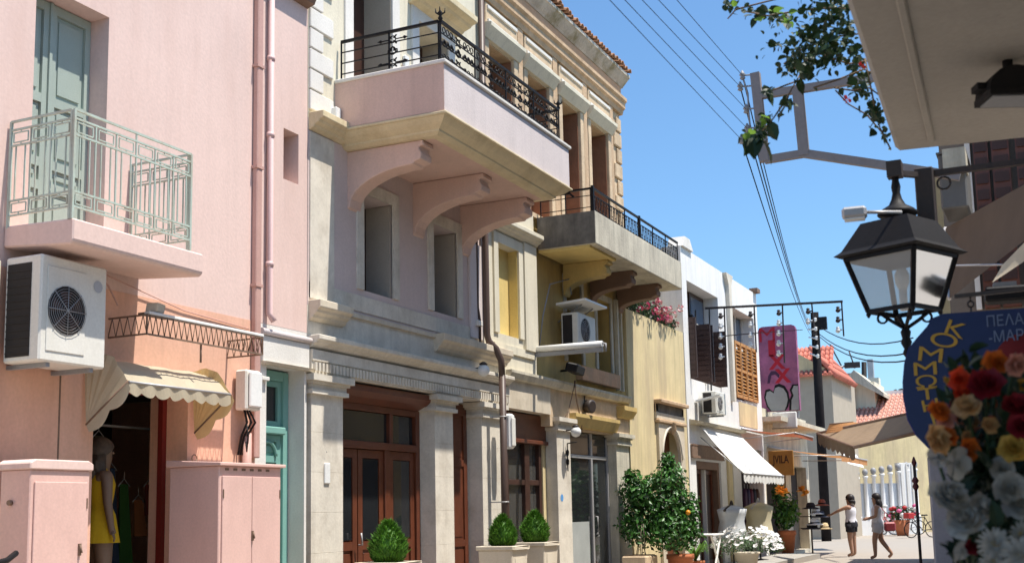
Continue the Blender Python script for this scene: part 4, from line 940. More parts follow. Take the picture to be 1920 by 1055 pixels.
b = MB(); b.tube([(FX+.11, 18.4, 3.55), (FX+.10, 18.5, 3.2), (FX+.05, 18.8, 2.9), (FX+.02, 18.9, 2.72)], .012, 5); b.tube([(FX+.12, 18.42, 3.55), (FX+.06, 18.2, 3.0), (FX+.03, 17.9, 2.8)], .008, 5)
tag(b.build('cable', 'rust'), 'rusty cables hanging under the black lamp of stone house', 'cable')
hl = thing('wall_lamp', 'black halogen wall lamp with white lens under the tube lamp', 'wall lamp', (FX, 18.0, 3.7))
b = MB(); b.obox((-7.25, 18.1, 3.70), (.08, .05, -.02), (-.05, .3, 0), (.02, 0, .07)); b.build('housing', 'black', hl, bevel=.02); b = MB(); b.obox((-7.175, 18.13, 3.69), (.004, .0, -.001), (-.02, .12, 0), (.01, 0, .035)); b.build('lens', 'plasticwhite', hl)
b = MB(); b.tube([(FX-.05, 18.2, 3.70), (-7.3, 18.15, 3.70)], .02, 5); b.build('arm', 'black', hl)
sp = thing('loudspeaker', 'small dark round loudspeaker on the weathered stone band', 'loudspeaker', (FX, 19.3, 3.1)); b = MB(); b.lathe([(.05, 0), (.11, .05), (.12, .16), (.09, .18)], (FX-.02, 19.15, 3.18), 12, axis=(1, -.3, -.1)); b.build('horn', 'iron', sp); b = MB(); b.tube([(FX-.02, 19.15, 3.18), (FX-.02, 19.15, 3.38)], .015, 5); b.build('bracket', 'iron', sp)
ac3 = air_con('white air conditioner below dark shutters of the white house', -7.42, -7.10, 26.1, 26.95, 3.50, 4.0, big=False)
b = MB(); b.obox((-7.2, 25.9, 3.82), (.28, 0, .05), (0, .12, 0), (0, 0, .02)); tag(b.build('bracket_lamp', 'plasticwhite'), 'slim white lamp sticking out beside the air conditioner of white house', 'lamp')
# awnings of the far shops
def sheet_awning(label, m, wall, front, drop, n=18, th=.012, scallop=True, bars=True, name='awning'):
    A, B = map(Vector, wall); D, C = map(Vector, front)
    t = thing(name, label, 'awning', (A+B)/2); b = MB(); K = 6
    for i in range(n):
        for k in range(K):
            P = lambda u, v: (A.lerp(B, u)).lerp(D.lerp(C, u), v)+Vector((0, 0, -.04*math.sin(math.pi*v)+.01*math.sin(u*n*2.2)*math.sin(math.pi*v)))
            q = [P(i/n, k/K), P((i+1)/n, k/K), P((i+1)/n, (k+1)/K), P(i/n, (k+1)/K)]
            b.add(q, [(0, 1, 2, 3)])
    b.build('cloth', m, t)
    if drop:
        b = MB(); valance(b, D, C, drop, 1, 14 if scallop else 1, .05 if scallop else .0); b.build('valance', m, t)
    if bars:
        b = MB(); b.tube([D, C], .02, 6); b.tube([A.lerp(D, .0)-Vector((0, 0, .25)), D], .014, 5); b.tube([B-Vector((0, 0, .25)), C], .014, 5); b.tube([A, B], .03, 6); b.build('frame', 'steel', t)
    return t
sheet_awning('bright white sloping shop awning with scalloped valance', 'canvasW', ((FX+.06, 25.95, 3.22), (FX+.06, 29.5, 3.18)), ((-6.50, 25.9, 2.14), (-6.42, 29.5, 2.14)), .16)
b = MB(); b.prism([(FX, 3.22), (FX+.18, 3.24), (FX+.20, 3.30), (FX, 3.34)], 'y', 25.3, 29.6); tag(b.build('awning_cassette', 'canvas'), 'beige cassette board along top of the white awning', 'awning box')
sheet_awning('terracotta red canvas awning on the white house beyond white awning', 'canvasT', ((FX+.05, 29.72, 3.36), (FX+.05, 32.1, 3.36)), ((-6.15, 29.75, 3.20), (-6.15, 32.1, 3.20)), .10, scallop=False)
sheet_awning('bright orange flat awning over the far left shop', 'canvasO', ((FX-.05, 33.0, 3.04), (FX-.05, 37.5, 3.04)), ((-5.62, 33.1, 2.74), (-5.62, 37.6, 2.74)), .16, scallop=False)
js = thing('shop_sign', 'ochre wooden shop sign with dark letters hanging under the orange awning', 'sign', (-7.0, 32.6, 2.3))
p = PY(1440, 845, 32.4); q = PY(1489, 890, 32.4)
MB().box(p.x, q.x, 32.4, 32.45, q.z, p.z).build('board', mat('ochre wood sign', (.42, .22, .06), var=.2), js, bevel=.01)
def text3d(name, body, loc, size, rot, m, parent=None, ext=.004, ax='CENTER', wide=1.0, bold=0.0):
    cu = bpy.data.curves.new(name, 'FONT'); cu.body = body; cu.size = size; cu.extrude = ext; cu.align_x = ax; cu.align_y = 'CENTER'; cu.offset = bold
    tmp = bpy.data.objects.new('tmp', cu); COL.objects.link(tmp)
    dg = bpy.context.evaluated_depsgraph_get(); me = bpy.data.meshes.new_from_object(tmp.evaluated_get(dg)); bpy.data.objects.remove(tmp); bpy.data.curves.remove(cu)
    o = bpy.data.objects.new(name, me); COL.objects.link(o); me.materials.clear(); me.materials.append(m if not isinstance(m, str) else M[m])
    o.rotation_euler = rot; o.scale = (wide, 1, 1); base = Vector(parent['_w']) if parent else Vector(); o.location = Vector(loc)-base
    o['_w'] = tuple(Vector(loc))
    if parent: o.parent = parent
    return o
text3d('lettering', 'JVILA', ((p.x+q.x)/2, 32.395, p.z-.22*(p.z-q.z)-.1), .30, (R(90), 0, 0), 'darkwood', js, wide=.62, bold=.004)
# graffiti sign panel
gp = thing('graffiti_sign', 'purple graffiti sign panel with red letters and silver heart shape', 'sign', (-7.2, 33, 4))
yy = 33.2; c = [PY(*a, yy) for a in ((1420, 612), (1489, 609), (1502, 771), (1429, 769))]
X0, X1, Z0, Z1 = (c[0].x+c[3].x)/2, (c[1].x+c[2].x)/2, (c[2].z+c[3].z)/2, (c[0].z+c[1].z)/2
r_ = .12
b = MB(); b.prism([(X0, Z0), (X1, Z0), (X1, Z1-r_), (X1-r_*.3, Z1-r_*.3), (X1-r_, Z1), (X0+r_, Z1), (X0+r_*.3, Z1-r_*.3), (X0, Z1-r_)], 'y', yy, yy+.18)
b.build('panel', mat('purple sprayed panel', (.36, .115, .215), rough=.6, var=.25, scale=2, stain=(.10, .04, .11), sscale=1.6, samt=.8, streak=False), gp)
W_, H_ = X1-X0, Z1-Z0
redm = mat('red sprayed letter', (.42, .012, .03), rough=.6, var=.2, bump=0)
for ch, u, v, sz, wd in (('M', .24, .895, .58, 1.2), ('I', .35, .73, .60, 1.9), ('X', .47, .565, .54, 1.0), ('X', .60, .40, .52, 1.0)):
    text3d('letter', ch, (X0+W_*u, yy-.004, Z0+H_*v), sz, (R(90), 0, 0), redm, gp, wide=wd, bold=0 if ch == 'M' else .022)
def flat_poly(pts, y, m, name):
    b = MB(); b.prism([(X0+W_*u, Z0+H_*v) for u, v in pts], 'y', y, y+.004); b.build(name, m, gp)
heart = [(.12, .16), (.16, .23), (.25, .24), (.34, .21), (.38, .27), (.48, .285), (.60, .26), (.68, .20), (.70, .13), (.66, .06), (.60, .004), (.26, .004), (.17, .07)]
big_ = [(.385+(u-.385)*1.16, max(.002, .12+(v-.12)*1.22)) for u, v in heart]
flat_poly(big_, yy-.005, M['black'], 'black_outline'); flat_poly(heart, yy-.010, mat('silver spray', (.30, .31, .31), rough=.5, bump=0), 'silver_heart')
flat_poly([(.72, .002), (.74, .12), (.80, .18), (.76, .24), (.84, .30), (.99, .30), (.99, .002)], yy-.006, M['black'], 'black_outline'); flat_poly([(.78, .004), (.80, .12), (.86, .17), (.82, .23), (.88, .285), (.985, .28), (.985, .004)], yy-.011, bpy.data.materials['silver spray'], 'silver_tail')
flat_poly([(.18, .33), (.22, .42), (.30, .47), (.42, .47), (.52, .42), (.50, .38), (.40, .43), (.30, .42), (.25, .33)], yy-.004, mat('dark violet spray', (.07, .03, .07), bump=0), 'violet_arch')
MB().box(X0+.05, X0+.12, yy+.06, yy+.12, 3.82, Z0).build('post', 'steel', gp); MB().box(X1-.12, X1-.05, yy+.06, yy+.12, 3.82, Z0).build('post', 'steel', gp)
lb = thing('light_box', 'blank white light box below the graffiti sign', 'sign', (-7.1, 33.1, 3.6))
p = PY(1447, 772, yy-.1); q = PY(1494, 800, yy-.1)
MB().box(p.x, q.x, yy-.1, yy+.02, q.z, p.z-.02).build('panel', 'whitewash', lb, bevel=.02); MB().box(p.x-.02, q.x+.02, yy-.105, yy-.1, q.z-.03, q.z).build('edge', 'acgrey', lb)
# ================================================================== right-hand side: the shop the camera stands beside
ra = thing('house', 'shop house on the right with low grey balcony overhead', 'house', (2, 1, 0))
MB().box(1.0, 6, -6, 5.2, 0, 6.6).build('walls', 'cream', ra)
A0, A1 = PZ(1680, 285, 2.95), PZ(1585, 0, 2.95)
dA = (A0-A1)/(A0.y-A1.y)
Ab = A0-dA*(A0.y+3)
b = MB(); b.prism([(Ab.x, Ab.y), (A0.x, A0.y), (1.7, A0.y+.30), (1.7, Ab.y)], 'z', 2.95, 3.12)
slab = b.build('balcony_slab', mat('grey soffit plaster', (.35, .32, .285), var=.10, scale=2, stain=(.27, .245, .21), sscale=2, samt=.5, streak=False), ra, bevel=.018)
b = MB(); b.bar(Ab+Vector((.17, 0, -.004)), A0+Vector((.16, -.1, -.004)), .03, .014); b.build('drip_moulding', bpy.data.materials['grey soffit plaster'], slab, bevel=.006)
b = MB(); b.prism([(Ab.x+.01, Ab.y), (A0.x+.01, A0.y-.02), (A0.x+.10, A0.y-.02), (Ab.x+.10, Ab.y)], 'z', 3.121, 3.40); b.build('balcony_kerb', 'ochre', slab)
# next house along the right side
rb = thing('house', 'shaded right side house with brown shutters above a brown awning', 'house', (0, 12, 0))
b = MB(); b.prism([(-.78, 10), (-1.47, 19), (5, 19), (5, 10)], 'z', 0, 9.0); b.build('walls', mat('dull brown plaster', (.17, .14, .115), var=.12, stain=(.18, .14, .11)), rb)  # unseen upper part raised to cut sky light on the left-hand fronts
def wallB(y): return -.42-.105*(y-6.6)
for a_, c_ in ((1828, 1856), (1862, 1896), (1908, 1940)):
    x0, x1 = PY(a_, 330, 9.95).x, PY(c_, 330, 9.95).x
    o = MB().box(x0, x1, 9.93, 9.999, 2.9, 4.6).build('shutter', 'brownwood', rb)
    for k in range(12): MB().box(x0+.012, x1-.012, 9.915, 9.929, 2.98+k*.13, 3.06+k*.13).build('slat', 'darkwood', o)
x0 = PY(1817, 330, 9.95).x; MB().box(x0-.02, x0+.02, 9.96, 9.999, 2.9, 4.9).build('white_trim', 'white', rb)
b = MB(); b.obox(PD(1792, 352, 8.6), (.09, 0, 0), (0, .22, 0), (0, 0, .20)); t = thing('junction_box', 'grey metal junction box on the shaded right side wall', 'junction box', PD(1792, 352, 8.6)); b.build('casing', mat('dark grey box', (.13, .125, .12), rough=.6, bump=.03), t, bevel=.012); b = MB(); b.obox(PD(1792, 352, 8.6)+Vector((0, 0, .206)), (.10, 0, 0), (0, .23, 0), (0, 0, .006)); b.build('cap', bpy.data.materials['dark grey box'], t)
b = MB(); b.obox(PD(1792, 318, 8.4)+Vector((0, 0, .05)), (.075, 0, 0), (0, .1, 0), (0, 0, .08)); tag(b.build('stone_bracket', 'concrete'), 'rough grey stone bracket above the junction box on right wall', 'bracket')
ca = [PD(1772, 428, 9.0), PD(1935, 338, 6.2), PD(1935, 440, 5.9), PD(1780, 560, 8.0)]
t = thing('awning', 'dark brown canvas shop awning behind the hanging lantern', 'awning', ca[0])
def quad_cloth(q, m, name, t, n=10, sag=.04):
    b = MB()
    P = lambda u, v: q[0].lerp(q[1], u).lerp(q[3].lerp(q[2], u), v)+Vector((0, 0, -sag*math.sin(math.pi*v)*math.sin(math.pi*u)))
    for i in range(n):
        for k in range(n): b.add([P(i/n, k/n), P((i+1)/n, k/n), P((i+1)/n, (k+1)/n), P(i/n, (k+1)/n)], [(0, 1, 2, 3)])
    return b.build(name, m, t)
quad_cloth(ca, 'canvasB', 'cloth', t)
b = MB(); b.tube([PD(1780, 498, 7.6), PD(1880, 496, 6.4)], .006, 5); b.tube([PD(1772, 428, 9.0), PD(1780, 560, 8.0)], .015, 5); b.build('frame', 'steel', t)
cb_ = [PD(1880, 496, 6.3), PD(1935, 440, 5.8), PD(1935, 480, 5.7), PD(1860, 530, 6.2)]
quad_cloth(cb_, 'canvas', 'pale_flap', t, 6, .01)
# ------------------------------------------------------------------ hanging street lantern
px0 = PD(1712, 455, 5.35); H = (px0-Vector((0, 0, px0.z))).normalized(); fwd = Vector((px0.x, px0.y, 0)).normalized(); lat = Vector((fwd.y, -fwd.x, 0))
tt = R(31); sd = .40
eL, eR = -lat*math.cos(tt)+fwd*math.sin(tt), lat*math.sin(tt)+fwd*math.cos(tt)
Nr = PD(1716, 458, 5.35); cen = Nr+(eL+eR)*sd/2; cen.z = 0
zb, zbr, zrt = PD(1715, 572, 5.45).z, PD(1715, 455, 5.4).z, PD(1690, 402, 5.5).z
def sq(s, z): return [cen+(eL*a+eR*c)*s/2+Vector((0, 0, z)) for a, c in ((-1, -1), (1, -1), (1, 1), (-1, 1))]
lp = thing('street_lantern', 'black hanging street lantern with four glass sides on iron arm', 'street lamp', cen+Vector((0, 0, zb)))
b = MB(); rings = [sq(sd*1.02, zbr-.012), sq(sd*1.10, zbr-.004), sq(sd*1.0, zbr+.012), sq(sd*.96, zbr+.02), sq(sd*.62, zrt), sq(sd*.40, zrt+.012)]
for p, q in zip(rings[:-1], rings[1:]):
    for i in range(4): b.add([p[i], p[(i+1) % 4], q[(i+1) % 4], q[i]], [(0, 1, 2, 3)])
b.add(rings[-1], [(0, 1, 2, 3)]); b.add(rings[0], [(3, 2, 1, 0)]); b.build('roof', 'black', lp, weld=True)
st_, sb_ = sq(sd*.90, zbr-.014), sq(sd*.58, zb)
b = MB()
for i in range(4): b.bar(st_[i], sb_[i], .021); b.bar(sb_[i], sb_[(i+1) % 4], .019); b.bar(st_[i]+Vector((0, 0, -.008)), st_[(i+1) % 4]+Vector((0, 0, -.008)), .018)
b.build('frame', 'black', lp)
lg = glass('frosted lantern glass', alpha=.42, rough=.12)
for i in range(4):
    p, q, r_, s_ = st_[i], st_[(i+1) % 4], sb_[(i+1) % 4], sb_[i]; c_ = (p+q+r_+s_)/4
    b = MB(); b.add([c_+(v-c_)*.93 for v in (p, q, r_, s_)], [(0, 1, 2, 3)]); b.build('glass_pane', lg, lp)
b = MB(); b.tube([cen+Vector((0, 0, zb)), cen+Vector((0, 0, zb+.10))], .018, 8); b.lathe([(.018, .10), (.032, .13), (.034, .17), (.02, .2), (.005, .205)], cen+Vector((0, 0, zb)), 10); b.build('bulb', 'plasticwhite', lp)
b = MB(); zt_ = PD(1672, 297, 5.5).z
b.lathe([(.05, 0), (.04, .012), (.088, .02), (.095, .03), (.075, .05), (.04, .07), (.025, .10), (.018, .13), (.022, .16), (.016, .19), (.016, zt_-zrt-.03)], cen+Vector((0, 0, zrt+.012)), 14); b.build('finial', 'black', lp)
b = MB(); bot = cen+Vector((0, 0, zb-.10))
for v in sb_:
    pts = [v+Vector((0, 0, -.005)), v*.72+(cen+Vector((0, 0, zb)))*.28+Vector((0, 0, -.004)), v*.4+(cen+Vector((0, 0, zb)))*.6+Vector((0, 0, -.045)), bot+Vector((0, 0, .012))]
    b.tube(pts, .009, 5); d = (v-cen); d.z = 0; b.ring(v*.62+(cen+Vector((0, 0, zb)))*.38+Vector((0, 0, -.035)), d.normalized(), (0, 0, 1), .022, .006, 10, 4)
    b.lathe([(.008, 0), (.012, -.015), (.004, -.03)], v, 6)
b.lathe([(.012, .02), (.024, 0), (.018, -.03), (.026, -.05), (.012, -.08), (.02, -.1), (.004, -.13)], bot, 10); b.build('lower_scroll', 'black', lp)
pole = thing('lamp_post', 'dark square iron bracket post holding the hanging lantern', 'lamp post', (PD(1735, 350, 5.75).x, PD(1735, 350, 5.75).y, zb+.06))
pc = PD(1735, 350, 5.75)
b = MB(); b.box(pc.x-.043, pc.x+.043, pc.y-.043, pc.y+.043, zb+.06, zt_+.02); b.build('post', 'iron', pole, bevel=.006); b = MB(); b.bar((pc.x+.044, pc.y, 2.965), (1.6, pc.y, 2.965), .03, .028); b.build('wall_arm', 'iron', pole)
arm_e = cen+Vector((0, 0, zt_)); b = MB(); b.bar(Vector((pc.x, pc.y, zt_-.012)), arm_e+Vector((-.02, 0, -.012)), .03, .025); b.obox(arm_e, (.034, 0, 0), (0, .034, 0), (0, 0, .038)); b.build('arm', 'iron', pole)
b = MB(); b.ring((pc.x+.085, pc.y, zt_-.06), (1, 0, 0), (0, 0, 1), .03, .005, 14, 4); b.build('scroll', 'iron', pole)
f_ = PD(1602, 400, 5.5); sf_ = thing('floodlight', 'small grey floodlight on thin arm left of lantern roof', 'floodlight', f_)
b = MB(); b.obox(f_, lat*.055, fwd*.04, Vector((0, 0, .026))); b.build('housing', 'steel', sf_, bevel=.012); b = MB(); b.obox(f_+Vector((0, 0, -.029)), lat*.045, fwd*.03, Vector((0, 0, .003))); b.build('lens', 'plasticwhite', sf_)
b = MB(); b.tube([f_+lat*.05, PD(1690, 398, 5.55)], .009, 5); b.build('arm', 'steel', sf_)
# floodlight under the balcony
c = PZ(1893, 165, 2.85); t = thing('floodlight', 'black half round floodlight fixed under the grey balcony', 'floodlight', c)
d1 = Vector((AX_R.x, AX_R.y, 0)).normalized(); d2 = Vector((-d1.y, d1.x, 0)); b = MB(); n = 10
ra0 = .085
for e in (-1, 1): b.add([c+d1*(-math.cos(math.pi*i/n))*ra0*1.15+d2*.07*e+Vector((0, 0, ra0*.95*math.sin(math.pi*i/n)-.02)) for i in range(n+1)], [tuple(range(n+1))])
for i in range(n):
    f0 = lambda i, e: c+d1*(-math.cos(math.pi*i/n))*ra0*1.15+d2*.07*e+Vector((0, 0, ra0*.95*math.sin(math.pi*i/n)-.02))
    b.add([f0(i, -1), f0(i+1, -1), f0(i+1, 1), f0(i, 1)], [(0, 1, 2, 3)])
b.build('hood', 'black', t)
b = MB(); b.obox(c+Vector((0, 0, -.035)), d1*.10, d2*.075, Vector((0, 0, .012))); b.obox(c-d1*.105+Vector((0, 0, .0)), d1*.02, d2*.03, Vector((0, 0, .012))); b.build('rim', 'black', t); b = MB(); b.obox(c+Vector((0, 0, -.049)), d1*.085, d2*.06, Vector((0, 0, .002))); b.build('lens', 'acgrey', t)
b = MB(); b.tube([c+Vector((0, 0, .06)), (c.x, c.y, 2.952)], .02, 6); b.build('stem', 'black', t)
# ------------------------------------------------------------------ blue shop sign
SY = 5.12
sg = thing('shop_sign', 'round edged blue hanging shop sign with yellow Greek letters', 'sign', PY(1900, 720, SY))
bl = mat('dark blue sign paint', (.004, .012, .075), rough=.35, var=.12, bump=0)
out = [(1925, 577), (1850, 582), (1768, 588), (1748, 596), (1738, 612), (1722, 630), (1704, 652), (1696, 680), (1693, 715), (1694, 745), (1702, 785), (1718, 815), (1745, 842), (1790, 868), (1850, 884), (1925, 890)]
pts = [PY(x, y, SY) for x, y in out]; xm = pts[0].x
poly = [(p.x, p.z) for p in pts]+[(2*xm-p.x, p.z) for p in reversed(pts[1:-1])]
MB().prism(poly, 'y', SY, SY+.03).build('board', bl, sg)
MB().prism([(xm+(x-xm)*1.012, PY(1925, 735, SY).z+(z-PY(1925, 735, SY).z)*1.012) for x, z in poly], 'y', SY+.031, SY+.036).build('edge', mat('violet edge', (.05, .03, .22), bump=0), sg)
ym = mat('ochre sign letter', (.50, .27, .03), rough=.5, var=.06, bump=0)
for ch, x, y, s, rt_, wd in (('K', 1790, 618, .088, -24, 1.5), ('O', 1770, 639, .082, -14, 1.75), ('M', 1745, 666, .084, -10, 1.75), ('M', 1735, 692, .078, 0, 1.8), ('Ω', 1737, 717, .072, 0, 1.75), ('T', 1739, 739, .070, 4, 1.8), ('H', 1745, 760, .068, 8, 1.6), ('P', 1756, 784, .066, 14, 1.5)):
    q = PY(x, y, SY); text3d('letter', ch, (q.x, SY-.003, q.z), s, (R(90), R(-rt_), 0), ym, sg, ext=.002, wide=wd, bold=.0)
wm = mat('pale sign lettering', (.13, .16, .26), rough=.5, var=.1, bump=0)
q = PY(1848, 604, SY); text3d('lettering', 'ΠΕΛΑΓ', (q.x, SY-.003, q.z), .062, (R(90), 0, 0), wm, sg, ext=.002, ax='LEFT', wide=.85)
q = PY(1853, 633, SY); text3d('lettering', '-ΜΑΡΙ', (q.x, SY-.003, q.z), .062, (R(90), 0, 0), wm, sg, ext=.002, ax='LEFT', wide=.85)
b = MB(); q = PY(1925, 680, SY); b.lathe([(.0, 0), (.12, .0), (.12, .003), (.0, .003)], (q.x, SY-.001, q.z), 20, axis=(0, -1, 0)); b.build('red_disc', mat('dark red sign paint', (.16, .012, .012), bump=0), sg)
b = MB(); p, q = PY(1790, 556, SY+.01), PY(1925, 546, SY+.01); b.bar(p, (xm+.4, q.y, q.z+.02), .02, .016); s0 = PY(1820, 570, SY+.01)
b.ring(s0, (1, 0, 0), (0, 0, 1), .012, .004, 10, 4); b.tube([s0+Vector((0, 0, .012)), PY(1819, 554, SY+.01)], .004, 4); b.tube([s0-Vector((0, 0, .012)), PY(1821, 590, SY+.01)], .004, 4); b.build('hanger', 'iron', sg)
# lamp box above the sign
t = thing('wall_lamp', 'dark boxy wall lamp above the blue hanging sign', 'wall lamp', PD(1885, 560, 5.6)); c = PD(1885, 553, 5.6)
b = MB(); b.obox(c, lat*.09, fwd*.06, Vector((0, 0, .035))); b.build('housing', 'black', t, bevel=.01); b = MB(); b.obox(c+Vector((0, 0, .045)), lat*.05, fwd*.04, Vector((0, 0, .012))); b.build('clamp', 'acgrey', t)
# ------------------------------------------------------------------ steel frame with insulators and overhead wires
FY = 7.7
fr = thing('steel_frame', 'grey square tube frame sticking out over street with wire insulators', 'wire bracket', PY(1508, 288, FY))
b = MB()
def FB(a, c, w_=.062): b.bar(PY(*a, FY), PY(*c, FY), w_, w_*.8, up=(0, 1, 0))
FB((1416, 138), (1434, 303)); FB((1420, 180), (1700, 136), .05); FB((1496, 172), (1508, 292), .066); FB((1434, 300), (1508, 288), .05); FB((1508, 288), (1800, 331), .052)
b.build('frame', mat('grey painted steel', (.25, .225, .225), rough=.6, var=.1, bump=.05, stain=(.22, .16, .13), sscale=6, samt=.4), fr)
ins = [(1392, 142), (1388, 163), (1399, 205), (1401, 241), (1390, 262)]
b = MB(); wires = []
for k, (x, y) in enumerate(ins):
    p = PY(x, y, FY); q = PY(1421+(y-140)*.11, y-3, FY); b.tube([p, q], .006, 4)
    b.lathe([(.008, -.03), (.02, -.02), (.012, -.005), (.022, .005), (.012, .02), (.006, .035)], p, 8); wires.append(p)
b.tube([PY(1394, 150, FY), PY(1402, 175, FY), PY(1404, 215, FY), PY(1408, 250, FY)], .006, 4)
b.build('insulator_rack', 'acgrey', fr)
far_top = [PD(1519+k*4, 596+k*9, 48) for k in range(5)]
nearpix = [((1340, 82), 7.2), ((1340, 112), 7.2), ((1340, 143), 7.2), ((1340, 177), 7.2), ((1340, 209), 7.2)]
for k in range(5):
    b = MB(); P0 = wires[k]; Q = PD(*nearpix[k][0], nearpix[k][1]); E_ = P0+(Q-P0)*9
    b.tube([E_, P0], .0022, 4)
    F_ = far_top[k]; pts = [P0.lerp(F_, u)-Vector((0, 0, .55*4*u*(1-u))) for u in [i/14 for i in range(15)]]
    b.tube(pts, .0045, 4)
    tag(b.build('overhead_wire', 'black'), 'overhead wire fixed to the %s insulator of the grey steel frame' % ('topmost', 'second highest', 'middle', 'fourth', 'lowest')[k], 'wire', 'overhead wires along the street')
# far pole and hanging insulator bar
t = thing('utility_pole', 'thick black utility pole with insulators at the street bend', 'utility pole', PD(1550, 1012, 48))
p0, p1 = PD(1550, 1016, 48), PD(1527, 585, 48)
b = MB(); b.tube([p0, p0.lerp(p1, .5), p1], [.20, .18, .16], 10); b.build('trunk', mat('tarred pole', (.016, .014, .015), rough=.9, var=.3, spec=.1), t)
b = MB()
for k in range(5):
    q = PD(1527+k*1.2, 600+k*17, 47.7); b.lathe([(.03, -.08), (.07, -.03), (.03, 0), (.07, .05), (.03, .08)], q-lat*.0+Vector((.05, -.1, 0)), 8); q2 = PD(1514+k*1.2, 602+k*15, 48); b.tube([q, q2], .03, 4)
b.build('insulators', 'plasticwhite', t)
b = MB(); q = PD(1540, 605, 48); b.box(q.x-.2, q.x+.25, q.y-.3, q.y-.1, q.z-.3, q.z+.2); b.build('cross_block', 'black', t)
IY = 27.0
t = thing('insulator_bar', 'long thin iron bar across street with hanging rods of white insulators', 'wire bracket', PY(1420, 572, IY))
b = MB(); q0, q1 = PY(1278, 582, IY), PY(1580, 565, IY); q0.x = FX; b.bar(q0, q1, .035, .05)
q2, q3 = PY(1283, 636, IY), PY(1420, 624, IY); b.bar((FX, q2.y, q2.z), q3, .02, .02); b.bar(q3, PY(1505, 618, IY), .012)
b.build('bar', 'iron', t)
for px_, y0, y1 in ((1304, 581, 700), (1330, 580, 745), (1358, 578, 690), (1414, 575, 660), (1467, 572, 680), (1522, 569, 612), (1578, 566, 630)):
    b = MB(); b.bar(PY(px_, y0, IY), PY(px_+4, y1, IY), .03); o = b.build('rod', 'iron', t)
    k = 0; y = y0+14
    while y < y1-4 and px_ != 1330:
        c = PY(px_-7, y, IY-.02); b = MB(); b.lathe([(.02, -.07), (.055, -.04), (.05, .0), (.03, .02), (.045, .05), (.02, .07)], c, 8); b.tube([c, PY(px_+1, y, IY)], .015, 4); b.build('insulator', 'plasticwhite' if y > 600 else 'iron', o); y += 19
for k, (a, c, da, dc) in enumerate((((1535, 625), (1712, 660), 48, 30), ((1538, 632), (1712, 674), 48, 30), ((1536, 612), (1712, 633), 48, 34))):
    b = MB(); A_, C_ = PD(*a, da), PD(*c, dc); b.tube([A_.lerp(C_, u)-Vector((0, 0, .4*4*u*(1-u)-0*u)) for u in [i/8 for i in range(9)]], .02, 4)
    tag(b.build('overhead_wire', 'black'), '%s black wire crossing the sky right of the far pole' % ('middle', 'lowest', 'highest')[k], 'wire', 'overhead wires crossing to the right')
t = thing('street_light', 'small far street light arm behind the black pole', 'street lamp', PD(1560, 690, 64)); b = MB(); b.tube([PD(1552, 692, 64), PD(1585, 686, 64)], .05, 5); b.tube([PD(1552, 692, 64), PD(1552, 740, 64)], .06, 5); b.build('arm', 'steel', t); b = MB(); q = PD(1598, 684, 64); b.obox(q, lat*.4, fwd*.2, Vector((0, 0, .14))); b.build('head', 'iron', t)
t = thing('utility_pole', 'thin distant dark pole beside the cream chimney', 'utility pole', PD(1622, 760, 80)); b = MB(); b.tube([PD(1624, 990, 80), PD(1620, 678, 80)], [.2, .18], 6); b.build('trunk', 'black', t)
b = MB(); b.tube([PD(1556, 645, 70), PD(1580, 690, 70)], .05, 4); b.tube([PD(1592, 658, 70), PD(1603, 690, 70)], .04, 4); tag(b.build('antenna', 'iron'), 'thin roof antenna rods above the distant mauve house', 'antenna')
# big brown canopy reaching over the street from the right
cq = [PD(1533, 812, 31), PD(1712, 774, 25), PD(1765, 800, 21), PD(1602, 838, 26)]
t = thing('awning', 'large brown canvas canopy stretched over street from the right side', 'awning', cq[0])
quad_cloth(cq, mat('tan brown canopy canvas', (.31, .215, .135), rough=.9, var=.12, trans=.10), 'cloth', t, 10, .05)
b = MB(); b.tube([cq[0], cq[1]], .04, 6); b.tube([cq[3], cq[2]], .04, 6); b.tube([cq[0], cq[3]], .03, 6); b.build('frame', 'brown', t)
b = MB(); valance(b, cq[0]+Vector((0, 0, -.01)), cq[3]+Vector((0, 0, -.01)), .22, 1, 8, .08); b.build('fringe', 'canvasB', t)
o_pts = [PD(1556, 804, 29.5), PD(1600, 800, 29), PD(1640, 806, 28), PD(1548, 822, 29.5)]
t2 = thing('awning', 'short orange canvas strip on the corner of brown canopy', 'awning', o_pts[0]); quad_cloth([p+Vector((0, 0, .12)) for p in o_pts], 'canvasO', 'cloth', t2, 4, .01); b = MB(); b.tube([o_pts[0]+Vector((0, 0, .12)), o_pts[1]+Vector((0, 0, .12))], .02, 5); b.build('pole', 'brown', t2)
wq = [PD(1575, 845, 40), PD(1606, 852, 40), PD(1620, 876, 38), PD(1590, 868, 38)]
t3 = thing('awning', 'small white canvas flap below the brown canopy', 'awning', wq[0]); quad_cloth(wq, 'canvasW', 'cloth', t3, 4, .01); b = MB(); b.tube([wq[0], wq[1]], .02, 5); b.build('pole', 'steel', t3)
# right side house front beyond the flower stall
rc = thing('house', 'tan right side house beyond the flower stall under brown canopy', 'house', (0, 26, 0))
b = MB(); b.prism([(-1.62, 19.2), (-2.72, 33), (4, 33), (4, 19.2)], 'z', 0, 6.5); b.build('walls', 'yellow', rc)  # height raised where hidden, to keep sky light off the fronts opposite
b = MB(); b.prism([(-1.70, 19.25), (-1.98, 22.5), (-1.88, 22.5), (-1.60, 19.25)], 'z', .1, 2.6); b.build('shop_opening', 'dark', rc)
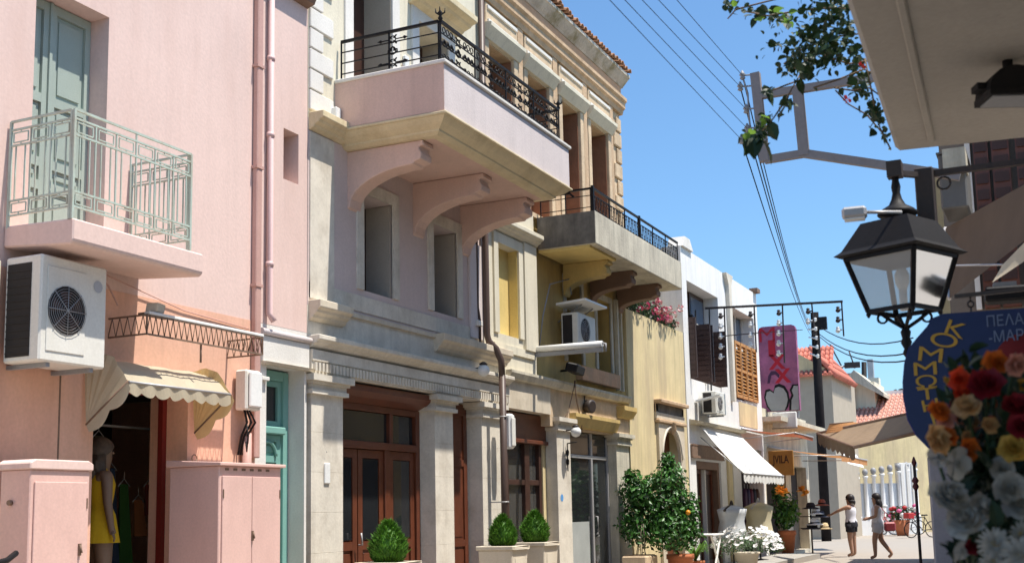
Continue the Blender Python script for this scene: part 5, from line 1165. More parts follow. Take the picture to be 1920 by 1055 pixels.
# ================================================================== plants
def leafcloud(blobs, n, s, seed, asp=.5, up=.3, shell_=.55, jitter=.25):
    """leaf-sized folded faces spread through a set of ellipsoids (cx,cy,cz,rx,ry,rz,weight)"""
    rg = random.Random(seed); b = MB(); tw = sum(q[6] for q in blobs)
    for q in blobs:
        k = int(n*q[6]/tw)
        for _ in range(k):
            while True:
                d = Vector((rg.uniform(-1, 1), rg.uniform(-1, 1), rg.uniform(-1, 1)))
                if .05 < d.length <= 1: break
            rr = rg.random()**(1-shell_)
            dn = d.normalized(); p = Vector((q[0], q[1], q[2]))+Vector((dn.x*q[3], dn.y*q[4], dn.z*q[5]))*rr*(1+rg.uniform(-jitter, jitter)*.5)
            nm = (dn+Vector((rg.uniform(-1, 1), rg.uniform(-1, 1), rg.uniform(-.6, 1)))*.9+Vector((0, 0, up))).normalized()
            t1 = nm.cross(Vector((rg.uniform(-1, 1), rg.uniform(-1, 1), rg.uniform(-1, 1)))).normalized(); t2 = nm.cross(t1)
            L = s*rg.uniform(.6, 1.25); w_ = L*asp
            b.add([p, p+t1*L*.5+t2*w_*.5+nm*L*.06, p+t1*L-nm*L*.08, p+t1*L*.5-t2*w_*.5+nm*L*.06], [(0, 1, 2), (0, 2, 3)])
    return b
def square_planter(label, cx, cy, zt, s=.50, group=None, z0=.0):
    t = thing('planter', label, 'planter', (cx, cy, z0), group); h = s/2
    b = MB(); k = .80
    lo = [(cx+a*h*k, cy+c*h*k, z0) for a, c in ((-1, -1), (1, -1), (1, 1), (-1, 1))]; hi = [(cx+a*h*.96, cy+c*h*.96, zt-.055) for a, c in ((-1, -1), (1, -1), (1, 1), (-1, 1))]
    b.add(lo+hi, [(3, 2, 1, 0), (4, 5, 6, 7), (0, 1, 5, 4), (1, 2, 6, 5), (2, 3, 7, 6), (3, 0, 4, 7)]); b.build('pot', 'planter', t, bevel=.01)
    b = MB(); b.box(cx-h*1.05, cx+h*1.05, cy-h*1.05, cy-h*.8, zt-.054, zt); b.box(cx-h*1.05, cx+h*1.05, cy+h*.8, cy+h*1.05, zt-.054, zt); b.box(cx-h*1.05, cx-h*.8, cy-h*.8, cy+h*.8, zt-.054, zt); b.box(cx+h*.8, cx+h*1.05, cy-h*.8, cy+h*.8, zt-.054, zt)
    b.build('rim', 'planter', t, bevel=.008)
    MB().box(cx-h*.8, cx+h*.8, cy-h*.8, cy+h*.8, zt-.05, zt-.02).build('soil', 'bark', t)
    b = MB(); b.prism([(cy-h*.55, zt-.16), (cy+h*.55, zt-.16), (cy+h*.55, zt-.30), (cy-h*.55, zt-.30)], 'x', cx+h*.90, cx+h*.955); b.build('front_panel', 'planter', t)
    return t
def topiary(label, cx, cy, z0, hgt, rad, seed, group):
    t = thing('topiary', label, 'topiary', (cx, cy, z0), group); rg = random.Random(seed); b = MB()
    for _ in range(2600):
        u = rg.random(); a = rg.uniform(0, 2*math.pi); prof = rad*(math.sin(math.pi*min(1, u*.82+.18))**.75)*(1.0-.30*u)
        rr = prof*(1-.25*rg.random()**2)*(1+.16*mnoise.noise(Vector((math.cos(a)*1.6, math.sin(a)*1.6, u*3+seed)))); p = Vector((cx+rr*math.cos(a), cy+rr*math.sin(a), z0+hgt*u))
        o = Vector((math.cos(a), math.sin(a), .9)).normalized(); side = o.cross(Vector((rg.uniform(-1, 1), rg.uniform(-1, 1), rg.uniform(-1, 1)))).normalized()
        L = rg.uniform(.025, .06)*(1.7 if rg.random() < .05 else 1); b.add([p-side*.009, p+side*.009, p+o*L+side*rg.uniform(-.012, .012)], [(0, 1, 2)])
    b.build('foliage', 'conifer', t, kind='stuff')
    b = MB(); b.lathe([(rad*.5, 0), (rad*.84, hgt*.18), (rad*.82, hgt*.45), (rad*.5, hgt*.75), (rad*.15, hgt*.93)], (cx, cy, z0), 12); b.build('inner_foliage', 'conifer', t)
    b = MB(); b.tube([(cx, cy, z0-.04), (cx, cy, z0+.12)], .015, 6); b.build('trunk', 'bark', t)
for k, (px_, py_, xx, lab, lab2) in enumerate(((728, 1052, -6.85, 'rounded green topiary cone in front of the brown double doors', 'cream square planter in front of the brown double doors'),
        (943, 1022, -6.98, 'rounded topiary in the nearer of two paired cream planters', 'nearer cream planter of the pair below the shop window'),
        (1003, 1015, -7.05, 'rounded topiary in the farther of two paired cream planters', 'farther cream planter of the pair below the shop window'))):
    q = PX(px_, py_, xx); square_planter(lab2, xx, q.y, q.z+.0, .52, 'planters with topiary'); topiary(lab, xx, q.y, q.z-.03, (.47, .43, .46)[k], (.215, .195, .215)[k], 20+k, 'topiaries in cream planters')
# potted orange bush
bx, by = -6.85, 21.0
t = thing('potted_bush', 'big leafy orange bush in pot before the weathered end pillar', 'bush', (bx, by, .13))
blobs = [(bx, by, 1.50, .50, .55, .50, 3), (bx-.33, by-.28, 1.72, .30, .35, .34, 1.8), (bx+.16, by+.25, 1.90, .30, .34, .38, 1.8), (bx+.15, by-.1, 1.05, .46, .5, .42, 2.4), (bx-.38, by-.3, 1.22, .30, .35, .42, 1.6), (bx+.38, by+.35, 1.38, .28, .33, .42, 1.6), (bx+.12, by+.20, 2.24, .15, .18, .20, .4), (bx-.42, by-.35, 2.0, .16, .2, .14, .35), (bx+.42, by+.4, 1.0, .25, .28, .35, 1.0), (bx+.05, by, 1.9, .4, .4, .2, .8)]
leafcloud(blobs, 7500, .095, 5, asp=.55, shell_=.5).build('crown', 'leaf', t, kind='stuff')
b = MB(); rg = random.Random(3)
b.tube([(bx+.25, by+.35, .5), (bx+.12, by+.15, .9), (bx, by+.02, 1.5)], [.035, .03, .02], 7)
for k in range(9):
    a = rg.uniform(0, 6.28); b.tube([(bx, by, .9+.07*k), (bx+.2*math.cos(a), by+.25*math.sin(a), 1.2+.08*k), (bx+.4*math.cos(a), by+.5*math.sin(a), 1.5+.08*k)], [.018, .012, .006], 5)
b.build('trunk', 'bark', t)
for (px_, py_) in ((1290, 960),):
    q = PD(px_, py_, 21.3); b = MB(); b.lathe([(.005, -.045), (.035, -.03), (.047, 0), (.035, .032), (.005, .045)], q, 10); b.build('orange', mat('orange fruit', (.75, .30, .02), rough=.4, bump=.02) if 'orange fruit' not in bpy.data.materials else bpy.data.materials['orange fruit'], t)
def round_pot(label, cx, cy, z0, r, h, m='terracotta', name='pot'):
    t = thing('flower_pot', label, 'pot', (cx, cy, z0)); b = MB(); b.lathe([(r*.68, 0), (r*.95, h*.8), (r*1.06, h*.81), (r*1.06, h), (r*.9, h), (r*.85, h*.9)], (cx, cy, z0), 18); b.build('pot', m, t); return t
round_pot('terracotta pot holding the big orange bush', bx+.25, by+.35, .13, .24, .46)
b = MB(); b.box(bx-.45, bx-.0, by-.85, by-.2, .13, .60); t = thing('trough', 'weathered stone trough left of the terracotta bush pot', 'planter', (bx, by-.7, .13)); b.build('trough', 'oldstone2', t, bevel=.02); MB().box(bx-.41, bx-.04, by-.81, by-.24, .601, .612).build('soil', 'bark', t)
t = thing('plant', 'pale stemmed plant growing in the weathered stone trough', 'plant', (bx, by-.7, .62)); leafcloud([(bx-.22, by-.5, 1.0, .2, .3, .35, 1)], 160, .10, 8).build('foliage', 'leaf', t, kind='stuff')
b = MB(); rg = random.Random(6)
for k in range(6): b.tube([(bx-.22+rg.uniform(-.1, .1), by-.5+rg.uniform(-.2, .2), .6), (bx-.22+rg.uniform(-.15, .15), by-.5+rg.uniform(-.25, .25), 1.15)], .008, 5)
b.build('stems', 'canvas', t)
lx, ly = -6.6, 22.3
round_pot('small terracotta pot between the orange bush and white table', lx, ly, .13, .17, .30)
t = thing('plant', 'bright green strap leaved plant in small terracotta pot', 'plant', (lx, ly, .43)); rg = random.Random(9)
for k in range(26):
    a = rg.uniform(0, 6.28); L = rg.uniform(.35, .6); d = Vector((math.cos(a), math.sin(a), 0)); s_ = Vector((-d.y, d.x, 0))*.022; b = MB()
    P = [Vector((lx, ly, .42))+d*L*u*.75+Vector((0, 0, L*(1.5*u-1.15*u*u*rg.uniform(.7, 1)))) for u in (0, .3, .6, .85, 1)]
    for i in range(4):
        w0, w1 = (1, 1.1, 1, .7, .1)[i], (1, 1.1, 1, .7, .1)[i+1]; b.add([P[i]-s_*w0, P[i]+s_*w0, P[i+1]+s_*w1, P[i+1]-s_*w1], [(0, 1, 2, 3)])
    b.build('leaf', 'leaflime', t)
# white folding table
wx, wy = -6.7, 23.5
q = PX(1320, 1000, wx); wy = q.y; zt = q.z
t = thing('table', 'small white folding table with crossed legs beside the bush', 'table', (wx, wy, .13))
b = MB(); b.box(wx-.3, wx+.3, wy-.42, wy+.42, zt-.035, zt); b.build('tabletop', 'plasticwhite', t, bevel=.01)
for xx in (wx-.24, wx+.24):
    for sg_ in (-1, 1):
        b = MB(); b.bar((xx+.01*sg_, wy-.30*sg_, .13), (xx+.01*sg_, wy+.30*sg_, zt-.04), .035, .02); b.build('leg', 'plasticwhite', t)
# white flowers in a cream pot
fx_, fy_ = -6.55, PX(1400, 1030, -6.55).y; fz_ = PX(1400, 1034, -6.55).z
t = thing('flower_pot', 'cream tapered pot of white flowers beside the white table', 'pot', (fx_, fy_, .0)); b = MB(); b.lathe([(.17, 0), (.26, fz_-.05), (.29, fz_-.04), (.29, fz_), (.24, fz_)], (fx_, fy_, 0), 16); b.build('pot', 'planter', t)
t = thing('flowering_plant', 'white flowering plant spilling over its cream pot', 'plant', (fx_, fy_, fz_))
bl_ = [(fx_, fy_, fz_+.22, .62, .66, .26, 1), (fx_-.4, fy_-.3, fz_+.12, .28, .3, .22, .4), (fx_+.45, fy_+.3, fz_+.14, .32, .4, .22, .5)]
leafcloud(bl_, 1500, .055, 12).build('foliage', mat('grey green leaf', (.10, .17, .08), rough=.5, bump=0, island=.4, trans=.2), t, kind='stuff')
wfm = mat('white petal', (.78, .77, .76), rough=.6, bump=0, var=.05, trans=.2)
rg = random.Random(31); fm0 = None
for k in range(260):
    a = rg.uniform(0, 6.28); e = rg.random(); p = Vector((fx_+.74*math.cos(a)*math.sqrt(1-e*e*.8), fy_+(.74)*math.sin(a)*math.sqrt(1-e*e*.8), fz_+.10+.40*e+rg.uniform(-.05, .05)))
    if fm0 is None:
        b = MB()
        for j in range(5):
            a2 = j*2*math.pi/5; d = Vector((math.cos(a2), math.sin(a2), .35)); s_ = Vector((-d.y, d.x, 0)); b.add([Vector((0, 0, 0)), d*.022+s_*.016, d*.036, d*.022-s_*.016], [(0, 1, 2, 3)])
        o = b.build('flower', wfm, t, local=True); fm0 = o
    else: o = fm0.copy(); COL.objects.link(o); o.parent = t
    o.location = p-Vector(t['_w']); o.rotation_euler = (rg.uniform(-.2, .9), rg.uniform(0, .9), a); o.scale = (rg.uniform(1.1, 1.9),)*3
# pink geraniums on the terrace wall
t = thing('flowering_plant', 'pink flowering plant along the top of the yellow terrace wall', 'plant', (FX-.2, 23, 5.2))
leafcloud([(FX-.15, 22.1, 5.40, .25, .6, .30, 1), (FX-.15, 23.2, 5.42, .25, .7, .32, 1.2), (FX-.15, 24.2, 5.35, .25, .6, .26, 1)], 1600, .09, 14).build('foliage', 'leafdark', t, kind='stuff')
pm = mat('pink petal', (.62, .10, .24), rough=.6, bump=0, island=.3); pm2 = mat('pale pink petal', (.72, .38, .40), rough=.6, bump=0, island=.3)
rg = random.Random(8)
for k in range(26):
    c = Vector((FX+.08+rg.uniform(-.12, .08), rg.uniform(21.7, 24.7), 5.22+rg.uniform(.05, .50))); b = MB()
    for j in range(14):
        d = Vector((rg.uniform(-1, 1), rg.uniform(-1, 1), rg.uniform(-1, 1))).normalized(); s_ = d.cross(Vector((.3, .5, .8))).normalized()*.03; b.add([c+d*.05-s_, c+d*.05+s_, c+d*.085+s_, c+d*.085-s_], [(0, 1, 2, 3)])
    b.build('blossom', pm if rg.random() < .65 else pm2, t)
# plant with orange flowers in red pot
q = PX(1483, 1030, -7.35); gx_, gy_ = -7.35, 33.6
t0 = round_pot('bright terracotta pot beside the hat stand', gx_+.05, gy_, .13, .24, .62, 'terracotta')
t = thing('flowering_plant', 'leafy green plant with orange flowers in bright terracotta pot', 'plant', (gx_, gy_, .75))
leafcloud([(gx_, gy_, 1.3, .38, .42, .55, 1), (gx_-.05, gy_-.3, 1.75, .2, .25, .3, .4), (gx_, gy_+.3, 1.2, .3, .3, .4, .4)], 700, .15, 16, asp=.5).build('foliage', 'leaf', t, kind='stuff')
leafcloud([(gx_+.2, gy_-.1, 1.25, .25, .35, .35, 1)], 120, .17, 17, asp=.5).build('pale_foliage', 'leaflime', t, kind='stuff')
om = mat('orange petal', (.70, .30, .04), rough=.6, bump=0, island=.2)
for px_, py_ in ((1463, 917), (1471, 922), (1503, 918), (1510, 925), (1462, 925)):
    c = PX(px_, py_, gx_+.2); b = MB(); rg = random.Random(px_)
    for j in range(16):
        d = Vector((rg.uniform(-1, 1), rg.uniform(-1, 1), rg.uniform(-.4, 1))).normalized(); s_ = d.cross(Vector((.3, .5, .8))).normalized()*.06; b.add([c, c+d*.08-s_, c+d*.16, c+d*.08+s_], [(0, 1, 2, 3)])
    b.build('blossom', om, t)
# bougainvillea trailing from the balcony above
t = thing('climbing_plant', 'trailing bougainvillea vine hanging out from the balcony edge above', 'climber', A0)
def leafmesh(s=1.0, fold=.25):
    b = MB(); pr = [(0, 0), (.30, .16), (.42, .42), (.30, .72), (0, 1.05)]
    vs = [Vector((0, y, -.04*y)) for y in (0, .35, .7, 1.05)]
    L = [Vector((0, 0, 0)), Vector((-.30, .12, fold*.3)), Vector((-.40, .40, fold*.4)), Vector((-.26, .74, fold*.25)), Vector((0, 1.05, -.10))]
    Rr = [Vector((-v.x, v.y, v.z)) for v in L]; m0, m1 = Vector((0, .35, 0)), Vector((0, .72, -.03))
    b.add([v*s for v in (L[0], L[1], L[2], L[3], L[4], m0, m1)], [(0, 5, 1), (1, 5, 2), (5, 6, 2), (2, 6, 3), (6, 4, 3)], True)
    b.add([v*s for v in (Rr[0], Rr[1], Rr[2], Rr[3], Rr[4], m0, m1)], [(0, 1, 5), (1, 2, 5), (5, 2, 6), (2, 3, 6), (6, 3, 4)], True); return b
vl = mat('bougainvillea leaf', (.017, .042, .013), rough=.5, bump=0, var=.4, scale=5, trans=.14); vl2 = mat('sunlit leaf', (.16, .30, .04), rough=.5, bump=0, var=.2, scale=5, trans=.45)  # dark leaves coloured as silhouettes, bright ones with sunlight put into the colour
stems = [[(1640, 60), (1560, 70), (1500, 95), (1470, 120)], [(1655, 110), (1590, 120), (1535, 100), (1490, 128)], [(1625, 20), (1560, 15), (1500, 20), (1440, 30), (1400, 22)], [(1500, 140), (1480, 175), (1465, 200), (1448, 225), (1425, 250)],
         [(1660, 150), (1620, 130), (1570, 150), (1525, 165)], [(1665, 190), (1630, 165), (1600, 170), (1565, 165)], [(1655, 250), (1625, 215), (1590, 195), (1567, 170)], [(1670, 280), (1650, 240), (1640, 200), (1632, 160), (1622, 110)], [(1600, -40), (1540, -20), (1450, 0), (1380, 18), (1365, 35)], [(1500, 150), (1460, 165), (1440, 172)]]
rg = random.Random(77); b = MB(); spots = []
for s_ in stems:
    d0 = rg.uniform(5.0, 5.4); P = [PD(x, y, d0+rg.uniform(-.12, .12)) for x, y in s_]; b.tube(P, .004, 4)
b.build('stems', 'bark', t)
clusters = [((1560, 40), 60, 62, 54), ((1520, 85), 55, 38, 70), ((1590, 80), 42, 40, 34), ((1500, 120), 32, 26, 30), ((1450, 30), 16, 14, 8), ((1480, 40), 10, 9, 6), ((1620, 150), 18, 30, 14), ((1575, 95), 20, 24, 12), ((1440, 170), 12, 6, 4), ((1475, 192), 14, 8, 5), ((1440, 225), 12, 14, 7), ((1415, 255), 24, 10, 12), ((1430, 245), 9, 18, 7), ((1608, 158), 16, 16, 8), ((1640, 215), 16, 24, 12), ((1372, 12), 12, 14, 5), ((1655, 180), 14, 40, 16), ((1625, 100), 16, 30, 16), ((1665, 250), 8, 18, 8), ((1420, 20), 22, 14, 8), ((1575, 10), 40, 16, 22), ((1600, 30), 26, 28, 22)]
base = []; n_l = 0
for (cx_, cy_), rx_, ry_, n_ in clusters:
    for _ in range(n_):
        x, y = rg.gauss(cx_, rx_*.55), rg.gauss(cy_, ry_*.55)
        if x > 1578+(y*.345): continue
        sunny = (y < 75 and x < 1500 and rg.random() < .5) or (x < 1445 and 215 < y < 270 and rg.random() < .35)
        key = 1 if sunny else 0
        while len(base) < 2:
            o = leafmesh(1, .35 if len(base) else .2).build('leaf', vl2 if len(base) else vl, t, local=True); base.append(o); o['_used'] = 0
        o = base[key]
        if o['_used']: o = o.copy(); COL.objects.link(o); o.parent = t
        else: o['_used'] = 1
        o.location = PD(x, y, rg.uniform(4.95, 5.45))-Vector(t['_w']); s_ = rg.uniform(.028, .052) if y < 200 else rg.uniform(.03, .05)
        o.scale = (s_, s_, s_); o.rotation_euler = (rg.uniform(-1.6, .9), rg.uniform(-1.2, 1.2), rg.uniform(0, 6.28)); n_l += 1
b = MB(); lm = leafmesh(1, .25); kk = 0
for (cx_, cy_), rx_, ry_, n_ in clusters:
    for _ in range(int(n_*3.2)):
        x, y = rg.gauss(cx_, rx_*.6), rg.gauss(cy_, ry_*.6)
        if x > 1582+(y*.345) or rg.random() < .15: continue
        s2 = rg.uniform(.014, .036); mt_ = Matrix.Translation(PD(x, y, rg.uniform(5.0, 5.6))) @ Matrix.Rotation(rg.uniform(0, 6.28), 4, 'Z') @ Matrix.Rotation(rg.uniform(-1.8, 1.2), 4, 'X') @ Matrix.Rotation(rg.uniform(-1, 1), 4, 'Y') @ Matrix.Scale(s2, 4)
        b.add([mt_ @ Vector(v) for v in lm.v], lm.f, True)
b.build('small_leaves', vl, t, kind='stuff')
# bigger vine leaves hanging at the frame
for x, y, s_ in ((1412, 258, .10), (1430, 262, .11), (1440, 232, .085), (1396, 262, .09), (1446, 168, .085), (1474, 198, .075), (1425, 245, .08), (1502, 148, .07)):
    o = base[0].copy(); COL.objects.link(o); o.parent = t; o.location = PD(x, y, 5.1)-Vector(t['_w']); o.scale = (s_,)*3; o.rotation_euler = (rg.uniform(-1.9, -1.0), rg.uniform(-.6, .6), rg.uniform(0, 6.28))
rm = mat('red bract', (.65, .04, .05), rough=.6, bump=0, trans=.3)
for x, y in ((1617, 122), (1590, 185), (1622, 24)):
    c = PD(x, y, 5.15); b = MB()
    for j in range(6):
        d = Vector((math.cos(j), math.sin(j*1.7), math.cos(j*2.3))).normalized()*.016; b.add([c, c+d+Vector((.006, 0, .006)), c+d*1.5, c+d-Vector((.006, 0, .006))], [(0, 1, 2, 3)])
    b.build('bract', rm, t)
# ------------------------------------------------------------------ flower stall in the right foreground
def flower(b, c, nrm, rad, layers, pet, cup0, cup1, ruff=.12, wid=1.0, seed=0, tipw=.6):
    rad *= .80; rg = random.Random(seed); n = Vector(nrm).normalized(); u = n.cross(Vector((.31, .52, .8))).normalized(); v = n.cross(u)
    for l in range(layers):
        f = l/max(1, layers-1); R_ = rad*(1-.62*f); cup = cup0+(cup1-cup0)*f
        for p in range(pet):
            a = 2*math.pi*(p+.5*l)/pet+rg.uniform(-.15, .15); d = u*math.cos(a)+v*math.sin(a); s_ = n.cross(d); w_ = R_*math.sin(math.pi/pet)*1.5*wid
            k = cup+rg.uniform(-.12, .12); L = R_*rg.uniform(.88, 1.1)
            base_ = c+n*rad*.10*l; m_ = base_+d*L*.55*math.cos(k*.6)+n*L*.55*math.sin(k*.6); e_ = base_+d*L*math.cos(k)+n*L*math.sin(k)+n*rg.uniform(-ruff, ruff)*L*.5
            t1 = n*ruff*L*.5
            b.add([base_, m_-s_*w_*.75, m_-n*L*.05, m_+s_*w_*.75, e_-s_*w_*tipw+t1, e_+d*L*.05, e_+s_*w_*tipw-t1*.4], [(0, 2, 1), (0, 3, 2), (1, 2, 5, 4), (2, 3, 6, 5)], True)
PM = {k: mat(k+' flower petal', tuple(q*.86 for q in c), rough=.6, bump=0, var=.12, scale=14, island=.18, trans=.3, fine=0) for k, c in dict(orange=(.72, .17, .02), red=(.26, .010, .02), pink=(.72, .33, .24), peach=(.75, .45, .20), yellow=(.72, .45, .09), white=(.52, .50, .45), scarlet=(.75, .06, .015)).items()}
towards = -(AX_F)
def bouquet(label, loc, items, leaves, seed, nm):
    t = thing('bouquet', label, 'bouquet', loc); rg = random.Random(seed); root = Vector(loc)
    for kind, col, x, y, d, r_ in items:
        c = PD(x, y, d); n_ = (towards*.8+Vector((rg.uniform(-.5, .5), rg.uniform(-.3, .3), rg.uniform(-.1, .7)))).normalized(); b = MB()
        if kind == 'rose': flower(b, c, n_, r_, 4, 6, .25, 1.35, .2, 1.15, seed=int(x*7+y), tipw=.75)
        elif kind == 'peony': flower(b, c, n_, r_, 5, 8, .1, 1.3, .35, 1.1, seed=int(x*7+y), tipw=.7)
        elif kind == 'daisy': flower(b, c, n_, r_, 3, 22, .05, .9, .08, .75, seed=int(x*7+y), tipw=.35)
        else: flower(b, c, n_, r_, 2, 5, .3, 1.0, .15, 1.0, seed=int(x*7+y), tipw=.35)
        nmk = {'rose': 'rose', 'peony': 'carnation', 'daisy': 'daisy', 'lily': 'lily'}[kind]
        o = b.build(nmk, PM[col], t)
        if kind == 'daisy': q = MB(); q.lathe([(r_*.22, 0), (r_*.2, r_*.12), (r_*.06, r_*.18)], c, 8, axis=n_); q.build('centre', PM['yellow'], o)
        s_ = MB(); s_.tube([c-n_*.01, c.lerp(root, .5)+Vector((0, 0, -.03)), root], .004, 4); s_.build('stem', 'leafdark', o)
    rg = random.Random(seed+1); bl0 = None
    for x, y, d, s_ in leaves:
        if bl0 is None: o = leafmesh(1, .2).build('leaf', nm, t, local=True); bl0 = o
        else: o = bl0.copy(); COL.objects.link(o); o.parent = t
        o.location = PD(x, y, d)-Vector(t['_w']); o.scale = (s_*.75, s_, s_); o.rotation_euler = (rg.uniform(.2, 1.6), rg.uniform(-.8, .8), rg.uniform(0, 6.28))
    return t
rg = random.Random(55)
def rleaves(n, x0, x1, y0, y1, d0, d1, s0=.028, s1=.06): return [(rg.uniform(x0, x1), rg.uniform(y0, y1), rg.uniform(d0, d1), rg.uniform(s0, s1)) for _ in range(n)]
fgm = mat('artificial leaf', (.018, .045, .022), rough=.5, bump=0, var=.3, scale=12, trans=.15); fgm2 = mat('dark artificial leaf', (.012, .028, .014), rough=.5, bump=0, var=.3, scale=12, trans=.1)
top = [('rose', 'orange', 1868, 680, 2.75, .034), ('rose', 'pink', 1903, 683, 2.7, .032), ('rose', 'scarlet', 1800, 712, 2.75, .030), ('rose', 'red', 1848, 722, 2.7, .046), ('rose', 'scarlet', 1803, 740, 2.75, .026), ('rose', 'peach', 1813, 765, 2.72, .038), ('rose', 'orange', 1760, 772, 2.75, .030), ('rose', 'pink', 1775, 790, 2.75, .028), ('rose', 'red', 1792, 760, 2.8, .018), ('rose', 'red', 1905, 765, 2.7, .042), ('rose', 'peach', 1755, 825, 2.7, .040), ('rose', 'orange', 1775, 818, 2.72, .030), ('rose', 'orange', 1815, 842, 2.72, .032), ('rose', 'yellow', 1900, 842, 2.65, .040), ('rose', 'peach', 1855, 797, 2.74, .024), ('rose', 'red', 1915, 800, 2.65, .035), ('rose', 'pink', 1800, 785, 2.78, .024)]
r9 = random.Random(91)
for _ in range(22):
    x, y = r9.uniform(1765, 1920), r9.uniform(690, 850)
    if x > 1745+max(0, (760-y))*.75: top.append(('rose', r9.choice(['orange', 'peach', 'peach', 'pink', 'orange', 'yellow', 'scarlet']), x, y, r9.uniform(2.78, 2.9), r9.uniform(.014, .026)))
root1 = PD(1850, 900, 2.9)
bouquet('bouquet of orange red and peach roses in front of the blue sign', root1, top, rleaves(190, 1785, 1925, 690, 880, 2.72, 2.95)+rleaves(14, 1770, 1860, 650, 760, 2.85, 3.0, .03, .05), 3, fgm)
mid = [('peony', 'white', 1778, 932, 2.62, .054), ('peony', 'white', 1838, 950, 2.6, .036), ('peony', 'white', 1810, 978, 2.6, .052), ('lily', 'white', 1790, 868, 2.7, .045), ('lily', 'white', 1760, 858, 2.75, .034), ('peony', 'white', 1892, 915, 2.6, .045), ('peony', 'white', 1912, 948, 2.6, .042), ('peony', 'white', 1880, 878, 2.68, .032), ('rose', 'red', 1823, 1022, 2.6, .022), ('lily', 'white', 1800, 1032, 2.6, .026)]
for _ in range(12):
    mid.append((r9.choice(['peony', 'lily', 'daisy']), 'white', r9.uniform(1770, 1920), r9.uniform(870, 1050), r9.uniform(2.72, 2.85), r9.uniform(.014, .026)))
root2 = PD(1850, 1120, 2.8)
bouquet('bouquet of big white carnations below the rose bouquet', root2, mid, rleaves(230, 1790, 1925, 870, 1060, 2.66, 2.9), 5, fgm2)
low = [('daisy', 'white', 1866, 1018, 2.5, .045), ('daisy', 'white', 1912, 1040, 2.45, .048), ('daisy', 'white', 1862, 1052, 2.5, .034), ('daisy', 'white', 1915, 1000, 2.55, .034), ('daisy', 'white', 1855, 980, 2.6, .016), ('daisy', 'white', 1868, 984, 2.6, .014)]
bouquet('bouquet of white daisies at the bottom of the flower stall', PD(1890, 1150, 2.6), low, rleaves(70, 1830, 1925, 985, 1060, 2.56, 2.75), 7, fgm)
t = thing('flower_stand', 'dark flower stall stand behind the bouquets', 'stand', (.15, 3.1, 0))
b = MB(); q0, q1 = PD(1800, 700, 3.05), PD(1960, 700, 3.05)
b.add([PD(1795, 705, 3.1), PD(1960, 660, 3.0), PD(1960, 1090, 2.95), PD(1785, 1090, 3.05), PD(1795, 705, 3.16), PD(1960, 660, 3.06), PD(1960, 1090, 3.01), PD(1785, 1090, 3.11)], [(0, 1, 2, 3), (7, 6, 5, 4), (0, 3, 7, 4), (0, 4, 5, 1), (1, 5, 6, 2), (3, 2, 6, 7)]); b.build('back_board', 'dark', t)
b = MB(); b.box(q0.x+.1, q0.x+.6, 2.9, 3.3, 0, .6); b.build('base', 'darkwood', t)
